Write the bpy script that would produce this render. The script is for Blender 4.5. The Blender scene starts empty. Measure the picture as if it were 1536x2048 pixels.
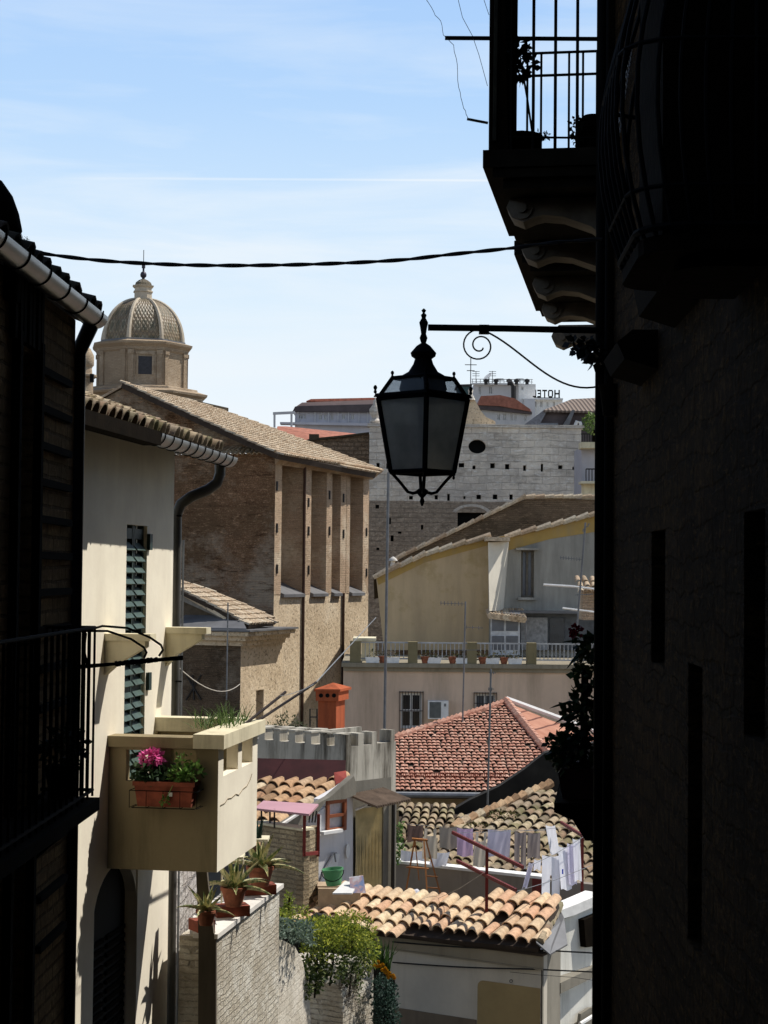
import bpy, math, random
from mathutils import Vector, Matrix, Euler
R=math.radians
rng=random.Random(7)
sc=bpy.context.scene
COL=sc.collection
V=Vector
# ------------------------------------------------------------------ camera
F=3400.0; CX=768.0; CY=1024.0
CAM=V((0,0,5.0))
PITCH=math.atan(126/F); ROLL=R(0.55)
RM=(Euler((R(90)+PITCH,0,0)).to_matrix() @ Matrix.Rotation(ROLL,3,'Z'))
cd=bpy.data.cameras.new('camera'); cam=bpy.data.objects.new('camera',cd); COL.objects.link(cam)
cam.matrix_world=Matrix.Translation(CAM)@RM.to_4x4()
cd.sensor_fit='HORIZONTAL'; cd.sensor_width=36; cd.lens=36*F/1536; cd.clip_start=0.05; cd.clip_end=20000
sc.camera=cam
def ray(px,py): return RM@V(((px-CX)/F,(CY-py)/F,-1))
def P(px,py,Y):
    d=ray(px,py); return CAM+d*(Y/d.y)
def proj(p):
    q=RM.transposed()@(p-CAM); return (CX+F*q.x/-q.z, CY-F*q.y/-q.z)
def hitp(px,py,o,n):
    d=ray(px,py); return CAM+d*((o-CAM).dot(n)/d.dot(n))
def inside(x,y,poly):
    c=False; j=len(poly)-1
    for i in range(len(poly)):
        xi,yi=poly[i]; xj,yj=poly[j]
        if (yi>y)!=(yj>y) and x<(xj-xi)*(y-yi)/(yj-yi)+xi: c=not c
        j=i
    return c
# ------------------------------------------------------------------ mesh builder
class MB:
    def __init__(s): s.v=[]; s.f=[]
    def poly(s,pts):
        b=len(s.v); s.v+= [V(p) for p in pts]; s.f.append(tuple(range(b,b+len(pts)))); return s
    def prism(s,pts,vec):
        pts=[V(p) for p in pts]; vec=V(vec); n=len(pts); b=len(s.v)
        s.v+=pts+[p+vec for p in pts]
        s.f.append(tuple(range(b,b+n))); s.f.append(tuple(range(b+2*n-1,b+n-1,-1)))
        for i in range(n):
            j=(i+1)%n; s.f.append((b+i,b+n+i,b+n+j,b+j))
        return s
    def box(s,o,a,b,c):
        o=V(o);a=V(a);b=V(b);c=V(c)
        return s.prism([o,o+a,o+a+b,o+b],c)
    def tube(s,pts,r,n=8,closed=False,cap=True):
        pts=[V(p) for p in pts]; m=len(pts); b=len(s.v)
        rr=r if isinstance(r,(list,tuple)) else [r]*m
        prev=None
        for i,p in enumerate(pts):
            if i==0: t=pts[1]-p
            elif i==m-1: t=p-pts[i-1]
            else: t=pts[i+1]-pts[i-1]
            t=t.normalized()
            if prev is None:
                a=t.orthogonal().normalized()
            else:
                a=(prev-t*prev.dot(t)).normalized()
            prev=a; c=t.cross(a)
            for k in range(n):
                an=2*math.pi*k/n; s.v.append(p+(a*math.cos(an)+c*math.sin(an))*rr[i])
        for i in range(m-1):
            for k in range(n):
                k2=(k+1)%n; s.f.append((b+i*n+k,b+i*n+k2,b+(i+1)*n+k2,b+(i+1)*n+k))
        if cap:
            s.f.append(tuple(range(b+n-1,b-1,-1))); s.f.append(tuple(range(b+(m-1)*n,b+m*n)))
        return s
    def lathe(s,c,prof,n=16,rot=0,sc=(1,1)):
        c=V(c); b=len(s.v); m=len(prof)
        for (r,z) in prof:
            for k in range(n):
                a=rot+2*math.pi*k/n; s.v.append(c+V((math.cos(a)*r*sc[0],math.sin(a)*r*sc[1],z)))
        for i in range(m-1):
            for k in range(n):
                k2=(k+1)%n; s.f.append((b+i*n+k,b+i*n+k2,b+(i+1)*n+k2,b+(i+1)*n+k))
        s.f.append(tuple(range(b+n-1,b-1,-1))); s.f.append(tuple(range(b+(m-1)*n,b+m*n)))
        return s
    def leaf(s,p,d,up,l,w):
        d=d.normalized(); sd=d.cross(up)
        if sd.length<1e-4: sd=d.orthogonal()
        sd=sd.normalized()*w*.5
        q=p+d*l; m=p+d*l*.45
        b=len(s.v); s.v+=[p,m-sd,q,m+sd]; s.f.append((b,b+1,b+2,b+3))
    def cloud(s,c,rad,n,size,rnd=rng,shell=.35,asp=.6):
        c=V(c)
        for _ in range(n):
            while True:
                q=V((rnd.uniform(-1,1),rnd.uniform(-1,1),rnd.uniform(-1,1)))
                if shell<q.length<1: break
            p=c+V((q.x*rad[0],q.y*rad[1],q.z*rad[2]))
            d=(q*.8+V((rnd.gauss(0,.6),rnd.gauss(0,.6),rnd.gauss(0,.6))))
            sz=size*rnd.uniform(.6,1.4)
            s.leaf(p,d,V((rnd.gauss(0,1),rnd.gauss(0,1),rnd.gauss(0,1)+.5)),sz,sz*asp)
    def blade(s,p,dirv,l,w,bend=.6,n=6,thick=.15):
        dirv=V(dirv).normalized(); q=V(p); prev=None
        side=dirv.cross(V((0,0,1)))
        if side.length<1e-3: side=V((1,0,0))
        side.normalize(); b=len(s.v); d=dirv.copy()
        for i in range(n+1):
            t=i/n; ww=w*(1-t**2.2)*(.75+.6*t if t<.4 else 1)
            if i==n: ww=w*.04
            upv=side.cross(d).normalized()
            s.v+=[q-side*ww*.5+upv*ww*thick,q-upv*ww*thick,q+side*ww*.5+upv*ww*thick]
            q=q+d*(l/n); d=(d+V((0,0,-bend/n))).normalized()
        for i in range(n):
            for k in (0,1):
                a=b+i*3+k; s.f.append((a,a+1,a+4,a+3))
    def build(s,name,m,parent=None,smooth=False,label=None):
        me=bpy.data.meshes.new(name); me.from_pydata([tuple(x) for x in s.v],[],s.f); me.update()
        import bmesh
        bm=bmesh.new(); bm.from_mesh(me); bmesh.ops.recalc_face_normals(bm,faces=bm.faces); bm.to_mesh(me); bm.free()
        if smooth:
            me.polygons.foreach_set('use_smooth',[True]*len(me.polygons))
            try: me.set_sharp_from_angle(angle=R(40))
            except Exception: pass
        me.materials.append(m)
        o=bpy.data.objects.new(name,me); COL.objects.link(o)
        if parent is not None:
            o.parent=parent; o.matrix_parent_inverse=Matrix.Translation(-parent.location) if parent.type=='EMPTY' else Matrix.Identity(4)
        if label: o['label']=label
        return o
def T(name,loc,label,cat,group=None):
    o=bpy.data.objects.new(name,None); COL.objects.link(o); loc=V(loc); o.location=loc
    o.matrix_world=Matrix.Translation(loc)
    o['label']=label; o['category']=cat
    if group: o['group']=group
    o.empty_display_size=.1
    return o
def tag(o,label,cat,group=None,kind=None):
    if label: o['label']=label
    if cat: o['category']=cat
    if group: o['group']=group
    if kind: o['kind']=kind
    return o
def solo(mb,name,m,label,cat,group=None,smooth=False):
    return tag(mb.build(name,m,None,smooth),label,cat,group)
def struct(mb,name,m,label=None):
    o=mb.build(name,m); o['kind']='structure'
    if label: o['label']=label
    return o
# ------------------------------------------------------------------ vertical wall plane
class W:
    def __init__(s,a,b):
        a=V((a.x,a.y,0)); b=V((b.x,b.y,0)); s.o=a; s.len=(b-a).length; s.d=(b-a).normalized(); s.n=V((s.d.y,-s.d.x,0))
    def hit(s,px,py,off=0): return hitp(px,py,s.o+s.n*off,s.n)
    def sz(s,px,py,off=0):
        p=s.hit(px,py,off); return ((p-s.o).dot(s.d),p.z)
    def pt(s,u,z,off=0): return s.o+s.d*u+s.n*off+V((0,0,z))
    def pr(s,x0,y0,x1,y1,off=0):
        xm=(x0+x1)/2; ym=(y0+y1)/2
        return (s.sz(x0,ym,off)[0],s.sz(x1,ym,off)[0],s.sz(xm,y1,off)[1],s.sz(xm,y0,off)[1])
    def box(s,mb,u0,u1,z0,z1,o0,o1):
        mb.box(s.pt(u0,z0,o0),s.d*(u1-u0),V((0,0,z1-z0)),s.n*(o1-o0)); return mb
    def pbox(s,mb,x0,y0,x1,y1,o0,o1):
        u0,u1,z0,z1=s.pr(x0,y0,x1,y1,max(o0,o1)*0+o1); return s.box(mb,u0,u1,z0,z1,o0,o1)
    def face(s,mb,u0,u1,z0,z1,holes=(),off=0,depth=.25):
        us=sorted({u0,u1,*[min(max(h[k],u0),u1) for h in holes for k in (0,1)]})
        zs=sorted({z0,z1,*[min(max(h[k],z0),z1) for h in holes for k in (2,3)]})
        for i in range(len(us)-1):
            for j in range(len(zs)-1):
                um=(us[i]+us[i+1])/2; zm=(zs[j]+zs[j+1])/2
                if any(h[0]<um<h[1] and h[2]<zm<h[3] for h in holes): continue
                mb.poly([s.pt(us[i],zs[j],off),s.pt(us[i+1],zs[j],off),s.pt(us[i+1],zs[j+1],off),s.pt(us[i],zs[j+1],off)])
        for h in holes:
            a,b,c,d=h[:4]; D=off-depth
            for (p,q) in (((a,c),(b,c)),((b,c),(b,d)),((b,d),(a,d)),((a,d),(a,c))):
                mb.poly([s.pt(*p,off),s.pt(*q,off),s.pt(*q,D),s.pt(*p,D)])
        return mb
    def ppoly(s,mb,pts,off,thick):
        q=[s.hit(x,y,off) for x,y in pts]; return mb.prism(q,s.n*-thick)
# ------------------------------------------------------------------ materials
def lin(c): return tuple(((x/255)/12.92 if x/255<=.04045 else ((x/255+.055)/1.055)**2.4) for x in c)
def nt(m): return m.node_tree.nodes,m.node_tree.links
class G:
    def __init__(s,name):
        s.m=bpy.data.materials.new(name); s.m.use_nodes=True; s.N,s.L=nt(s.m)
        s.b=s.N['Principled BSDF']; s.out=s.N['Material Output']
        s.tc=s.n('ShaderNodeTexCoord'); s.pos=s.tc.outputs['Object']
    def n(s,t,**k):
        x=s.N.new(t)
        for a,b in k.items(): setattr(x,a,b)
        return x
    def set(s,node,key,val):
        if isinstance(val,bpy.types.NodeSocket): s.L.new(val,node.inputs[key])
        else: node.inputs[key].default_value=val
    def noise(s,scale,vec=None,detail=5,rough=.6,stretch=None,dist=0):
        x=s.n('ShaderNodeTexNoise'); v=vec or s.pos
        if stretch:
            mp=s.n('ShaderNodeMapping'); s.L.new(v,mp.inputs['Vector']); mp.inputs['Scale'].default_value=stretch; v=mp.outputs[0]
        s.L.new(v,x.inputs['Vector']); x.inputs['Scale'].default_value=scale; x.inputs['Detail'].default_value=detail; x.inputs['Roughness'].default_value=rough; x.inputs['Distortion'].default_value=dist
        return x.outputs['Fac']
    def ramp(s,fac,stops):
        r=s.n('ShaderNodeValToRGB'); s.L.new(fac,r.inputs[0]); e=r.color_ramp.elements
        while len(e)<len(stops): e.new(.5)
        for i,(p,c) in enumerate(stops):
            e[i].position=p; e[i].color=(*c,1) if hasattr(c,'__len__') else (c,c,c,1)
        return r.outputs[0]
    def mix(s,fac,a,b,mode='MIX'):
        x=s.n('ShaderNodeMix',data_type='RGBA',blend_type=mode)
        s.set(x,0,fac)
        for k,v in ((6,a),(7,b)):
            if isinstance(v,bpy.types.NodeSocket): s.L.new(v,x.inputs[k])
            else: x.inputs[k].default_value=(*v,1) if len(v)==3 else v
        return x.outputs[2]
    def math(s,op,a,b=0,c=0):
        x=s.n('ShaderNodeMath',operation=op); s.set(x,0,a); s.set(x,1,b); s.set(x,2,c); return x.outputs[0]
    def bump(s,h,st=.5,dist=.02):
        x=s.n('ShaderNodeBump'); s.L.new(h,x.inputs['Height']); x.inputs['Strength'].default_value=st; x.inputs['Distance'].default_value=dist
        s.L.new(x.outputs[0],s.b.inputs['Normal'])
    def fin(s,col,rough=.9,metal=0,spec=.3):
        s.set(s.b,'Base Color',col if isinstance(col,bpy.types.NodeSocket) else (*col,1)); s.set(s.b,'Roughness',rough); s.set(s.b,'Metallic',metal)
        s.b.inputs['Specular IOR Level'].default_value=spec
        return s.m
def mul(c,k): return tuple(min(1,x*k) for x in c)
def plain(name,c,rough=.7,metal=0,var=.25,scale=6,bump=0,spec=.3):
    g=G(name); f=g.noise(scale)
    col=g.ramp(f,[(.3,mul(c,1-var)),(.7,mul(c,1+var))])
    if bump: g.bump(g.noise(scale*6),bump,.01)
    return g.fin(col,rough,metal,spec)
def plaster(name,c,dirt=(.1,.09,.07),amt=.5,scale=1.2,bump=.25,bs=30,patch=None,lo=.5,hi=.78):
    g=G(name); a=g.noise(scale,detail=8,rough=.65); st=g.noise(scale*2.2,stretch=(1,1,.12),detail=6,rough=.7)
    col=g.ramp(a,[(.3,mul(c,.84)),(.65,mul(c,1.08))])
    m=g.ramp(st,[(lo,0),(hi,amt)])
    col=g.mix(m,col,dirt)
    if patch:
        pm=g.ramp(g.noise(scale*.7,detail=9,rough=.7),[(.53,0),(.6,.8)]); col=g.mix(pm,col,patch)
    h=g.noise(bs,detail=4)
    g.bump(h,bump,.01)
    return g.fin(col,.92,0,.15)
def masonry(name,dirv,bw,bh,c1,c2,mortar,ms=.012,bump=.6,dist=.02,mott=.5,dark=None,light=None,wob=.02,mscale=1.5,streak=None,hs=0,hsc=1.5):
    g=G(name); d=V((dirv[0],dirv[1],0)).normalized()
    dp=g.n('ShaderNodeVectorMath',operation='DOT_PRODUCT'); g.L.new(g.pos,dp.inputs[0]); dp.inputs[1].default_value=d
    sx=g.n('ShaderNodeSeparateXYZ'); g.L.new(g.pos,sx.inputs[0])
    w=g.noise(1.3/bw*.25,detail=3); wo=g.math('MULTIPLY',g.math('SUBTRACT',w,.5),wob*bw*14)
    w2=g.noise(1.1/bh*.22,detail=3); wz=g.math('MULTIPLY',g.math('SUBTRACT',w2,.5),wob*bh*22)
    cb=g.n('ShaderNodeCombineXYZ'); g.L.new(g.math('ADD',dp.outputs['Value'],wo),cb.inputs[0]); g.L.new(g.math('ADD',sx.outputs[2],wz),cb.inputs[1])
    br=g.n('ShaderNodeTexBrick'); g.L.new(cb.outputs[0],br.inputs['Vector']); br.inputs['Scale'].default_value=1
    br.inputs['Brick Width'].default_value=bw; br.inputs['Row Height'].default_value=bh; br.inputs['Mortar Size'].default_value=ms; br.inputs['Mortar Smooth'].default_value=.4
    br.inputs['Color1'].default_value=(*c1,1); br.inputs['Color2'].default_value=(*c2,1); br.inputs['Mortar'].default_value=(*mortar,1); br.inputs['Bias'].default_value=0
    br.offset=.5; br.squash=1
    n1=g.noise(mscale,detail=8,rough=.7); n2=g.noise(2.2/bh,detail=5,rough=.7)
    col=g.mix(mott,br.outputs['Color'],g.ramp(n2,[(.33,mul(c1,.5)),(.5,c2),(.66,mul(c1,1.5))]))
    col=g.mix(g.ramp(n1,[(.42,.75),(.62,0)]),col,dark or mul(c2,.5))
    if light: col=g.mix(g.ramp(g.noise(mscale*.8,detail=9,rough=.75),[(.5,0),(.64,.8)]),col,light)
    if hs:
        hn=g.noise(hsc,detail=10,rough=.8,stretch=(1,1,4.2)); hn2=g.noise(hsc*3.1,detail=6,rough=.8,stretch=(1,1,3.5))
        col=g.mix(g.ramp(hn,[(.36,hs),(.47,0)]),col,mul(c2,.38)); col=g.mix(g.ramp(hn2,[(.55,0),(.66,hs)]),col,mul(c1,1.55))
    if streak: col=g.mix(g.ramp(g.noise(mscale,stretch=(1,1,.1)),[(.5,0),(.7,.7)]),col,streak)
    h=g.math('ADD',g.math('MULTIPLY',g.math('SUBTRACT',1,br.outputs['Fac']),.7),g.math('MULTIPLY',n2,.9))
    g.bump(h,bump,dist)
    return g.fin(col,.95,0,.1)
def tilemat(name,cols,rough=.85,moss=None,mossamt=.5):
    g=G(name); gi=g.n('ShaderNodeNewGeometry'); rp=gi.outputs['Random Per Island']
    col=g.ramp(rp,[(i/(len(cols)-1)*.98,c) for i,c in enumerate(cols)])
    n=g.noise(14,detail=6,rough=.7); n2=g.noise(2.5,detail=6)
    col=g.mix(g.ramp(n,[(.35,.55),(.6,0)]),col,mul(cols[0],.45))
    if moss: col=g.mix(g.ramp(n2,[(.5,0),(.62,mossamt)]),col,moss)
    g.bump(n,.4,.01)
    return g.fin(col,rough,0,.15)
def leafmat(name,c,c2=None,trans=.3):
    g=G(name); gi=g.n('ShaderNodeNewGeometry'); rp=gi.outputs['Random Per Island']
    col=g.ramp(rp,[(0,mul(c,.45)),(.55,c),(1,c2 or mul(c,1.8))])
    m=g.fin(col,.6,0,.3)
    tr=g.n('ShaderNodeBsdfTranslucent'); g.L.new(col,tr.inputs[0]); mx=g.n('ShaderNodeMixShader'); mx.inputs[0].default_value=trans
    g.L.new(g.b.outputs[0],mx.inputs[1]); g.L.new(tr.outputs[0],mx.inputs[2]); g.L.new(mx.outputs[0],g.out.inputs[0])
    return m
def glassy(name,c,a=.5,rough=.25):
    g=G(name); g.fin(g.ramp(g.noise(5),[(.3,mul(c,.7)),(.7,mul(c,1.2))]),rough,0,.5)
    tr=g.n('ShaderNodeBsdfTransparent'); tr.inputs[0].default_value=(.8,.82,.84,1); mx=g.n('ShaderNodeMixShader'); mx.inputs[0].default_value=a
    g.L.new(tr.outputs[0],mx.inputs[1]); g.L.new(g.b.outputs[0],mx.inputs[2]); g.L.new(mx.outputs[0],g.out.inputs[0]); return g.m
S15=V((.15,1,0)).normalized()
BLACK=plain('black_iron',(.004,.004,.004),.8,0,.3,6,0,.08)
DARKM=plain('dark_metal',(.03,.027,.025),.5,.3)
WIRE=plain('wire',(.02,.02,.02),.7)
GREYM=plain('grey_metal',(.28,.29,.3),.5,.4)
MASTM=plain('mast_steel',(.16,.165,.17),.5,.3)
ZINC=plain('zinc_gutter',(.34,.36,.38),.33,.85,.15,4)
ZINCD=plain('zinc_dark',(.1,.095,.085),.5,.5,.3,3)
LEAD=plain('lead_sheet',(.16,.16,.165),.55,.2,.25,1.5)
WHITE=plain('white_paint',(.82,.81,.78),.7,0,.12)
WHITEC=plain('white_cloth',(.75,.74,.8),.9,0,.05)
GLASS=plain('window_glass',(.02,.023,.028),.15,0,.4,3,0,.6)
GLASSG=plain('window_glass_grey',(.12,.13,.15),.25,0,.4,1,0,.6)
HOLE=plain('dark_hollow',(.004,.004,.004),1,0,.1)
TERRA=plain('terracotta_pot',(.27,.095,.05),.9,0,.5,9,.3)
REDB=plain('terracotta_red',(.22,.055,.03),.85,0,.45,7,.2)
REDM=plain('red_painted_steel',(.16,.022,.018),.5,0,.3,8)
ORANGE=plaster('orange_stucco',(.42,.105,.042),(.12,.04,.025),.7,2)
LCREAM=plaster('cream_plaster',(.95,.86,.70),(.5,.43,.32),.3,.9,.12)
SCREAM=plaster('cream_plaster_shade',(.29,.235,.14),(.10,.085,.045),.7,1.1,.15,lo=.5,hi=.72)  # darker copy of cream plaster; front face shade is put into the colour
CAPCR=plaster('cream_coping',(.74,.67,.48),(.22,.18,.1),.6,1.8,.2)
SHUT=plain('green_shutter_paint',(.055,.09,.075),.5,0,.3,9)
SHUTD=plain('green_shutter_frame',(.018,.035,.03),.6,0,.3,9)
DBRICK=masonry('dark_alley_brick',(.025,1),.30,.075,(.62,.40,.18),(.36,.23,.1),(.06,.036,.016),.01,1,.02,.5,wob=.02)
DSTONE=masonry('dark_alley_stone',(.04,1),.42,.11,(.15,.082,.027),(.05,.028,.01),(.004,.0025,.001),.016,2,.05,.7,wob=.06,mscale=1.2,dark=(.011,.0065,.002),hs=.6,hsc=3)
DTRIM=plain('dark_stone_trim',(.008,.0055,.003),1,0,.4,5,.5,.05)
CORB=plain('stone_corbel',(.20,.17,.13),.9,0,.3,6,.4)
SLABD=plain('slab_dark_stone',(.016,.013,.009),.95,0,.4,6,.4,.05)
COPPO=tilemat('old_clay_tiles',[(.26,.16,.09),(.55,.35,.2),(.7,.5,.3),(.45,.24,.13),(.66,.55,.38)])
COPPOF=tilemat('warm_clay_tiles',[(.55,.34,.2),(.80,.62,.4),(.74,.47,.3),(.84,.7,.46),(.72,.43,.27),(.62,.44,.28),(.82,.66,.44)])
COPPOM=tilemat('mossy_clay_tiles',[(.16,.13,.09),(.42,.32,.21),(.55,.45,.3),(.3,.2,.13),(.36,.3,.22)],.9,(.12,.125,.04),.55)
COPPOC=tilemat('church_clay_tiles',[(.30,.22,.14),(.62,.48,.33),(.74,.61,.44),(.46,.33,.22),(.66,.57,.43)])
COPPOD=tilemat('dark_clay_tiles',[(.03,.026,.02),(.08,.06,.04),(.11,.085,.055)],.9,(.06,.06,.02),.5)
MARS=tilemat('red_interlocking_tiles',[(.44,.20,.14),(.60,.33,.24),(.52,.27,.19),(.66,.41,.31)])
UNDER=plain('roof_underlay',(.05,.035,.025),.95)
REDROOF=plain('far_red_roof',(.38,.15,.10),.9,0,.3,2.5,.3)
# ------------------------------------------------------------------ roofs
def rooftiles(O,U,Vv,nu,nv,w=.2,e=.32,poly=None,r=.085,seg=6,jit=.012,flat=1.0,mb=None,thick=.015,rnd=rng):
    mb=mb or MB(); U=V(U).normalized(); Vv=V(Vv).normalized(); N=U.cross(Vv).normalized()
    if N.z<0: N=-N
    for i in range(nu):
        for j in range(nv):
            c=O+U*((i+.5)*w+rnd.gauss(0,jit))+Vv*(j*e+max(-.02,min(.03,rnd.gauss(0,jit*1.3))))
            if j>0 and rnd.random()<.003: continue
            if poly and not inside(*proj(c+Vv*e*.5),poly): continue
            L=e*1.22; rot=rnd.gauss(0,.035); D=(Vv+U*rot).normalized()
            r0=r*rnd.uniform(.98,1.06); r1=r*.82
            b=len(mb.v)
            for (q,rr,up) in ((c,r0,.035),(c+D*L,r1,.0)):
                for rad in (rr,rr-thick):
                    for k in range(seg+1):
                        a=math.pi*k/seg; mb.v.append(q+U*(math.cos(a)*rad)+N*(math.sin(a)*rad*flat+up))
            s1=seg+1
            for k in range(seg):
                mb.f.append((b+k,b+k+1,b+2*s1+k+1,b+2*s1+k))
                mb.f.append((b+s1+k+1,b+s1+k,b+3*s1+k,b+3*s1+k+1))
                mb.f.append((b+k+1,b+k,b+s1+k,b+s1+k+1))
    return mb
def pixroof(name,parent,mat,poly,A,B,C,w=.2,e=.32,slab=.12,under=None,r=.085,flat=1.0,label=None,seg=6,nuv=None,udir=None):
    """roof face: plane through world points A,B (eave) and C (upslope); outline from the corner rays"""
    U=(udir or (B-A)).normalized(); N=U.cross(C-A).normalized() if udir is None else (B-A).cross(C-A).normalized()
    if N.z<0: N=-N
    Vv=N.cross(U)
    if Vv.z<0: Vv=-Vv; 
    pts=[hitp(x,y,A,N) for x,y in poly]
    us=[(p-A).dot(U) for p in pts]; vs=[(p-A).dot(Vv) for p in pts]
    u0=min(us); v0=min(vs); nu=int((max(us)-u0)/w)+1; nv=int((max(vs)-v0)/e)+1
    O=A+U*u0+Vv*v0
    mb=rooftiles(O,U,Vv,nu,nv,w,e,poly,r,seg,flat=flat)
    base=MB().prism(pts,-N*slab)
    o=mb.build(name,mat,parent,True,label)
    base.build(name+'_deck' if False else 'roof_deck',under or UNDER,parent)
    return o,N
def window(wall,parent,rect,frame_m,glass_m=GLASS,off=0,depth=.2,fw=.06,mull=1,trans=1,name='window'):
    u0,u1,z0,z1=rect; m=MB(); d0=off-depth+.03; d1=off-depth+.08
    wall.box(m,u0,u0+fw,z0,z1,d0,d1); wall.box(m,u1-fw,u1,z0,z1,d0,d1)
    wall.box(m,u0+fw,u1-fw,z0,z0+fw,d0,d1); wall.box(m,u0+fw,u1-fw,z1-fw,z1,d0,d1)
    for k in range(1,mull+1):
        c=u0+(u1-u0)*k/(mull+1); wall.box(m,c-fw/2,c+fw/2,z0+fw,z1-fw,d0,d1-.003)
    for k in range(1,trans+1):
        c=z0+(z1-z0)*k/(trans+1); wall.box(m,u0+fw,u1-fw,c-fw/2.4,c+fw/2.4,d0,d1-.006)
    w=m.build(name,frame_m,parent)
    g=MB(); wall.box(g,u0,u1,z0,z1,off-depth-.02,off-depth+.01); g.build('pane',glass_m,w)
    return w
Z3=V((0,0,1))
GZ=-4.2

# ================================================================== WORLD AND SUN
SKYS=.1; SKYW=9.6; LOWK=10.0; SKYT=(.6,.66,.75,1)
SUN=V((1,.47,1.58)).normalized()
wd=bpy.data.worlds.new('World'); sc.world=wd; wd.use_nodes=True
N,L=wd.node_tree.nodes,wd.node_tree.links; N.clear()
def wn(t,**k):
    x=N.new(t)
    for a,b in k.items(): setattr(x,a,b)
    return x
sky=wn('ShaderNodeTexSky',sky_type='NISHITA'); sky.sun_disc=False; sky.sun_elevation=math.asin(SUN.z); sky.sun_rotation=math.atan2(SUN.x,SUN.y)
sky.air_density=1.0; sky.dust_density=.6; sky.ozone_density=1.5
tc=wn('ShaderNodeTexCoord'); sep=wn('ShaderNodeSeparateXYZ'); L.new(tc.outputs['Generated'],sep.inputs[0])
def wmath(op,a,b=0,c=0):
    x=wn('ShaderNodeMath',operation=op)
    for i,v in enumerate((a,b,c)):
        if isinstance(v,bpy.types.NodeSocket): L.new(v,x.inputs[i])
        else: x.inputs[i].default_value=v
    return x.outputs[0]
def wramp(f,st):
    r=wn('ShaderNodeValToRGB'); L.new(f,r.inputs[0]); e=r.color_ramp.elements
    while len(e)<len(st): e.new(.5)
    for i,(p,c) in enumerate(st): e[i].position=p; e[i].color=(c,c,c,1)
    return r.outputs[0]
mp=wn('ShaderNodeMapping'); L.new(tc.outputs['Generated'],mp.inputs[0]); mp.inputs['Scale'].default_value=(1.9,1.9,13); mp.inputs['Rotation'].default_value=(0,.03,0); mp.inputs['Location'].default_value=(.3,.1,.4)
nz=wn('ShaderNodeTexNoise'); L.new(mp.outputs[0],nz.inputs[0]); nz.inputs['Scale'].default_value=2.4; nz.inputs['Detail'].default_value=8; nz.inputs['Roughness'].default_value=.55
nz.inputs['Distortion'].default_value=.4
def cramp(f,st):
    r=wn('ShaderNodeValToRGB'); L.new(f,r.inputs[0]); e=r.color_ramp.elements
    while len(e)<len(st): e.new(.5)
    for i,(p,c) in enumerate(st): e[i].position=p; e[i].color=(*c,1)
    return r.outputs[0]
lowsky=cramp(sep.outputs[2],[(0,(.9,.96,1)),(.09,(.86,.94,1)),(.15,(.74,.88,1)),(.21,(.60,.79,1.0)),(.27,(.47,.69,.99)),(.34,(.40,.62,.97)),(.5,(.2,.42,.85))])
haze=wramp(sep.outputs[2],[(0,.0),(1,.0)])
cloud=wramp(nz.outputs['Fac'],[(.40,0),(.66,.75)])
cl=wmath('MULTIPLY',cloud,wramp(sep.outputs[2],[(0,1),(.2,.95),(.27,.55),(.34,.4),(.6,.1)]))
# thin aircraft trail: a band around the direction plane
tv=CAM*0
a1=ray(290,357).normalized(); a2=ray(985,361).normalized(); nn=a1.cross(a2).normalized()
dp=wn('ShaderNodeVectorMath',operation='DOT_PRODUCT'); L.new(tc.outputs['Generated'],dp.inputs[0]); dp.inputs[1].default_value=nn
ab=wmath('ABSOLUTE',dp.outputs['Value'])
tr=wramp(wmath('MULTIPLY',ab,100),[(0,1),(.04,.8),(.09,0)])
dx=wn('ShaderNodeVectorMath',operation='DOT_PRODUCT'); L.new(tc.outputs['Generated'],dx.inputs[0]); dx.inputs[1].default_value=(a2-a1).normalized()
xr=wmath('MULTIPLY',wramp(wmath('ADD',dx.outputs['Value'],.5),[(.35,0),(.44,.7),(.60,.7)]),sep.outputs[1])
trail=wmath('MULTIPLY',wmath('MULTIPLY',tr,xr),.6)
tot=wmath('MINIMUM',wmath('ADD',wmath('ADD',haze,cl),trail),1)
mx=wn('ShaderNodeMix',data_type='RGBA'); L.new(tot,mx.inputs[0]); mx.inputs[7].default_value=(SKYW*.90,SKYW*.97,SKYW*1.03,1)
tint=wn('ShaderNodeMix',data_type='RGBA',blend_type='MULTIPLY'); tint.inputs[0].default_value=1; L.new(sky.outputs[0],tint.inputs[6]); tint.inputs[7].default_value=SKYT
ls=wn('ShaderNodeMix',data_type='RGBA',blend_type='MULTIPLY'); ls.inputs[0].default_value=1; L.new(lowsky,ls.inputs[6]); ls.inputs[7].default_value=(LOWK,LOWK,LOWK,1)
bl=wn('ShaderNodeMix',data_type='RGBA'); L.new(wramp(sep.outputs[2],[(.33,0),(.42,1)]),bl.inputs[0]); L.new(ls.outputs[2],bl.inputs[6]); L.new(tint.outputs[2],bl.inputs[7])
L.new(bl.outputs[2],mx.inputs[6])
bg=wn('ShaderNodeBackground'); L.new(mx.outputs[2],bg.inputs[0]); bg.inputs[1].default_value=SKYS
bk=wramp(wmath('ADD',sep.outputs[1],.5),[(.0,1.0),(1,1)]); L.new(wmath('MULTIPLY',bk,SKYS),bg.inputs[1])
wo=wn('ShaderNodeOutputWorld'); L.new(bg.outputs[0],wo.inputs[0])
sl=bpy.data.lights.new('sun','SUN'); sl.energy=5; sl.angle=R(.53); sl.color=(1,.955,.88)
so=bpy.data.objects.new('sun',sl); COL.objects.link(so); so.rotation_euler=SUN.to_track_quat('Z','Y').to_euler()
sc.view_settings.view_transform='Standard'; sc.view_settings.look='None'; sc.view_settings.exposure=0; sc.view_settings.gamma=1
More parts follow.
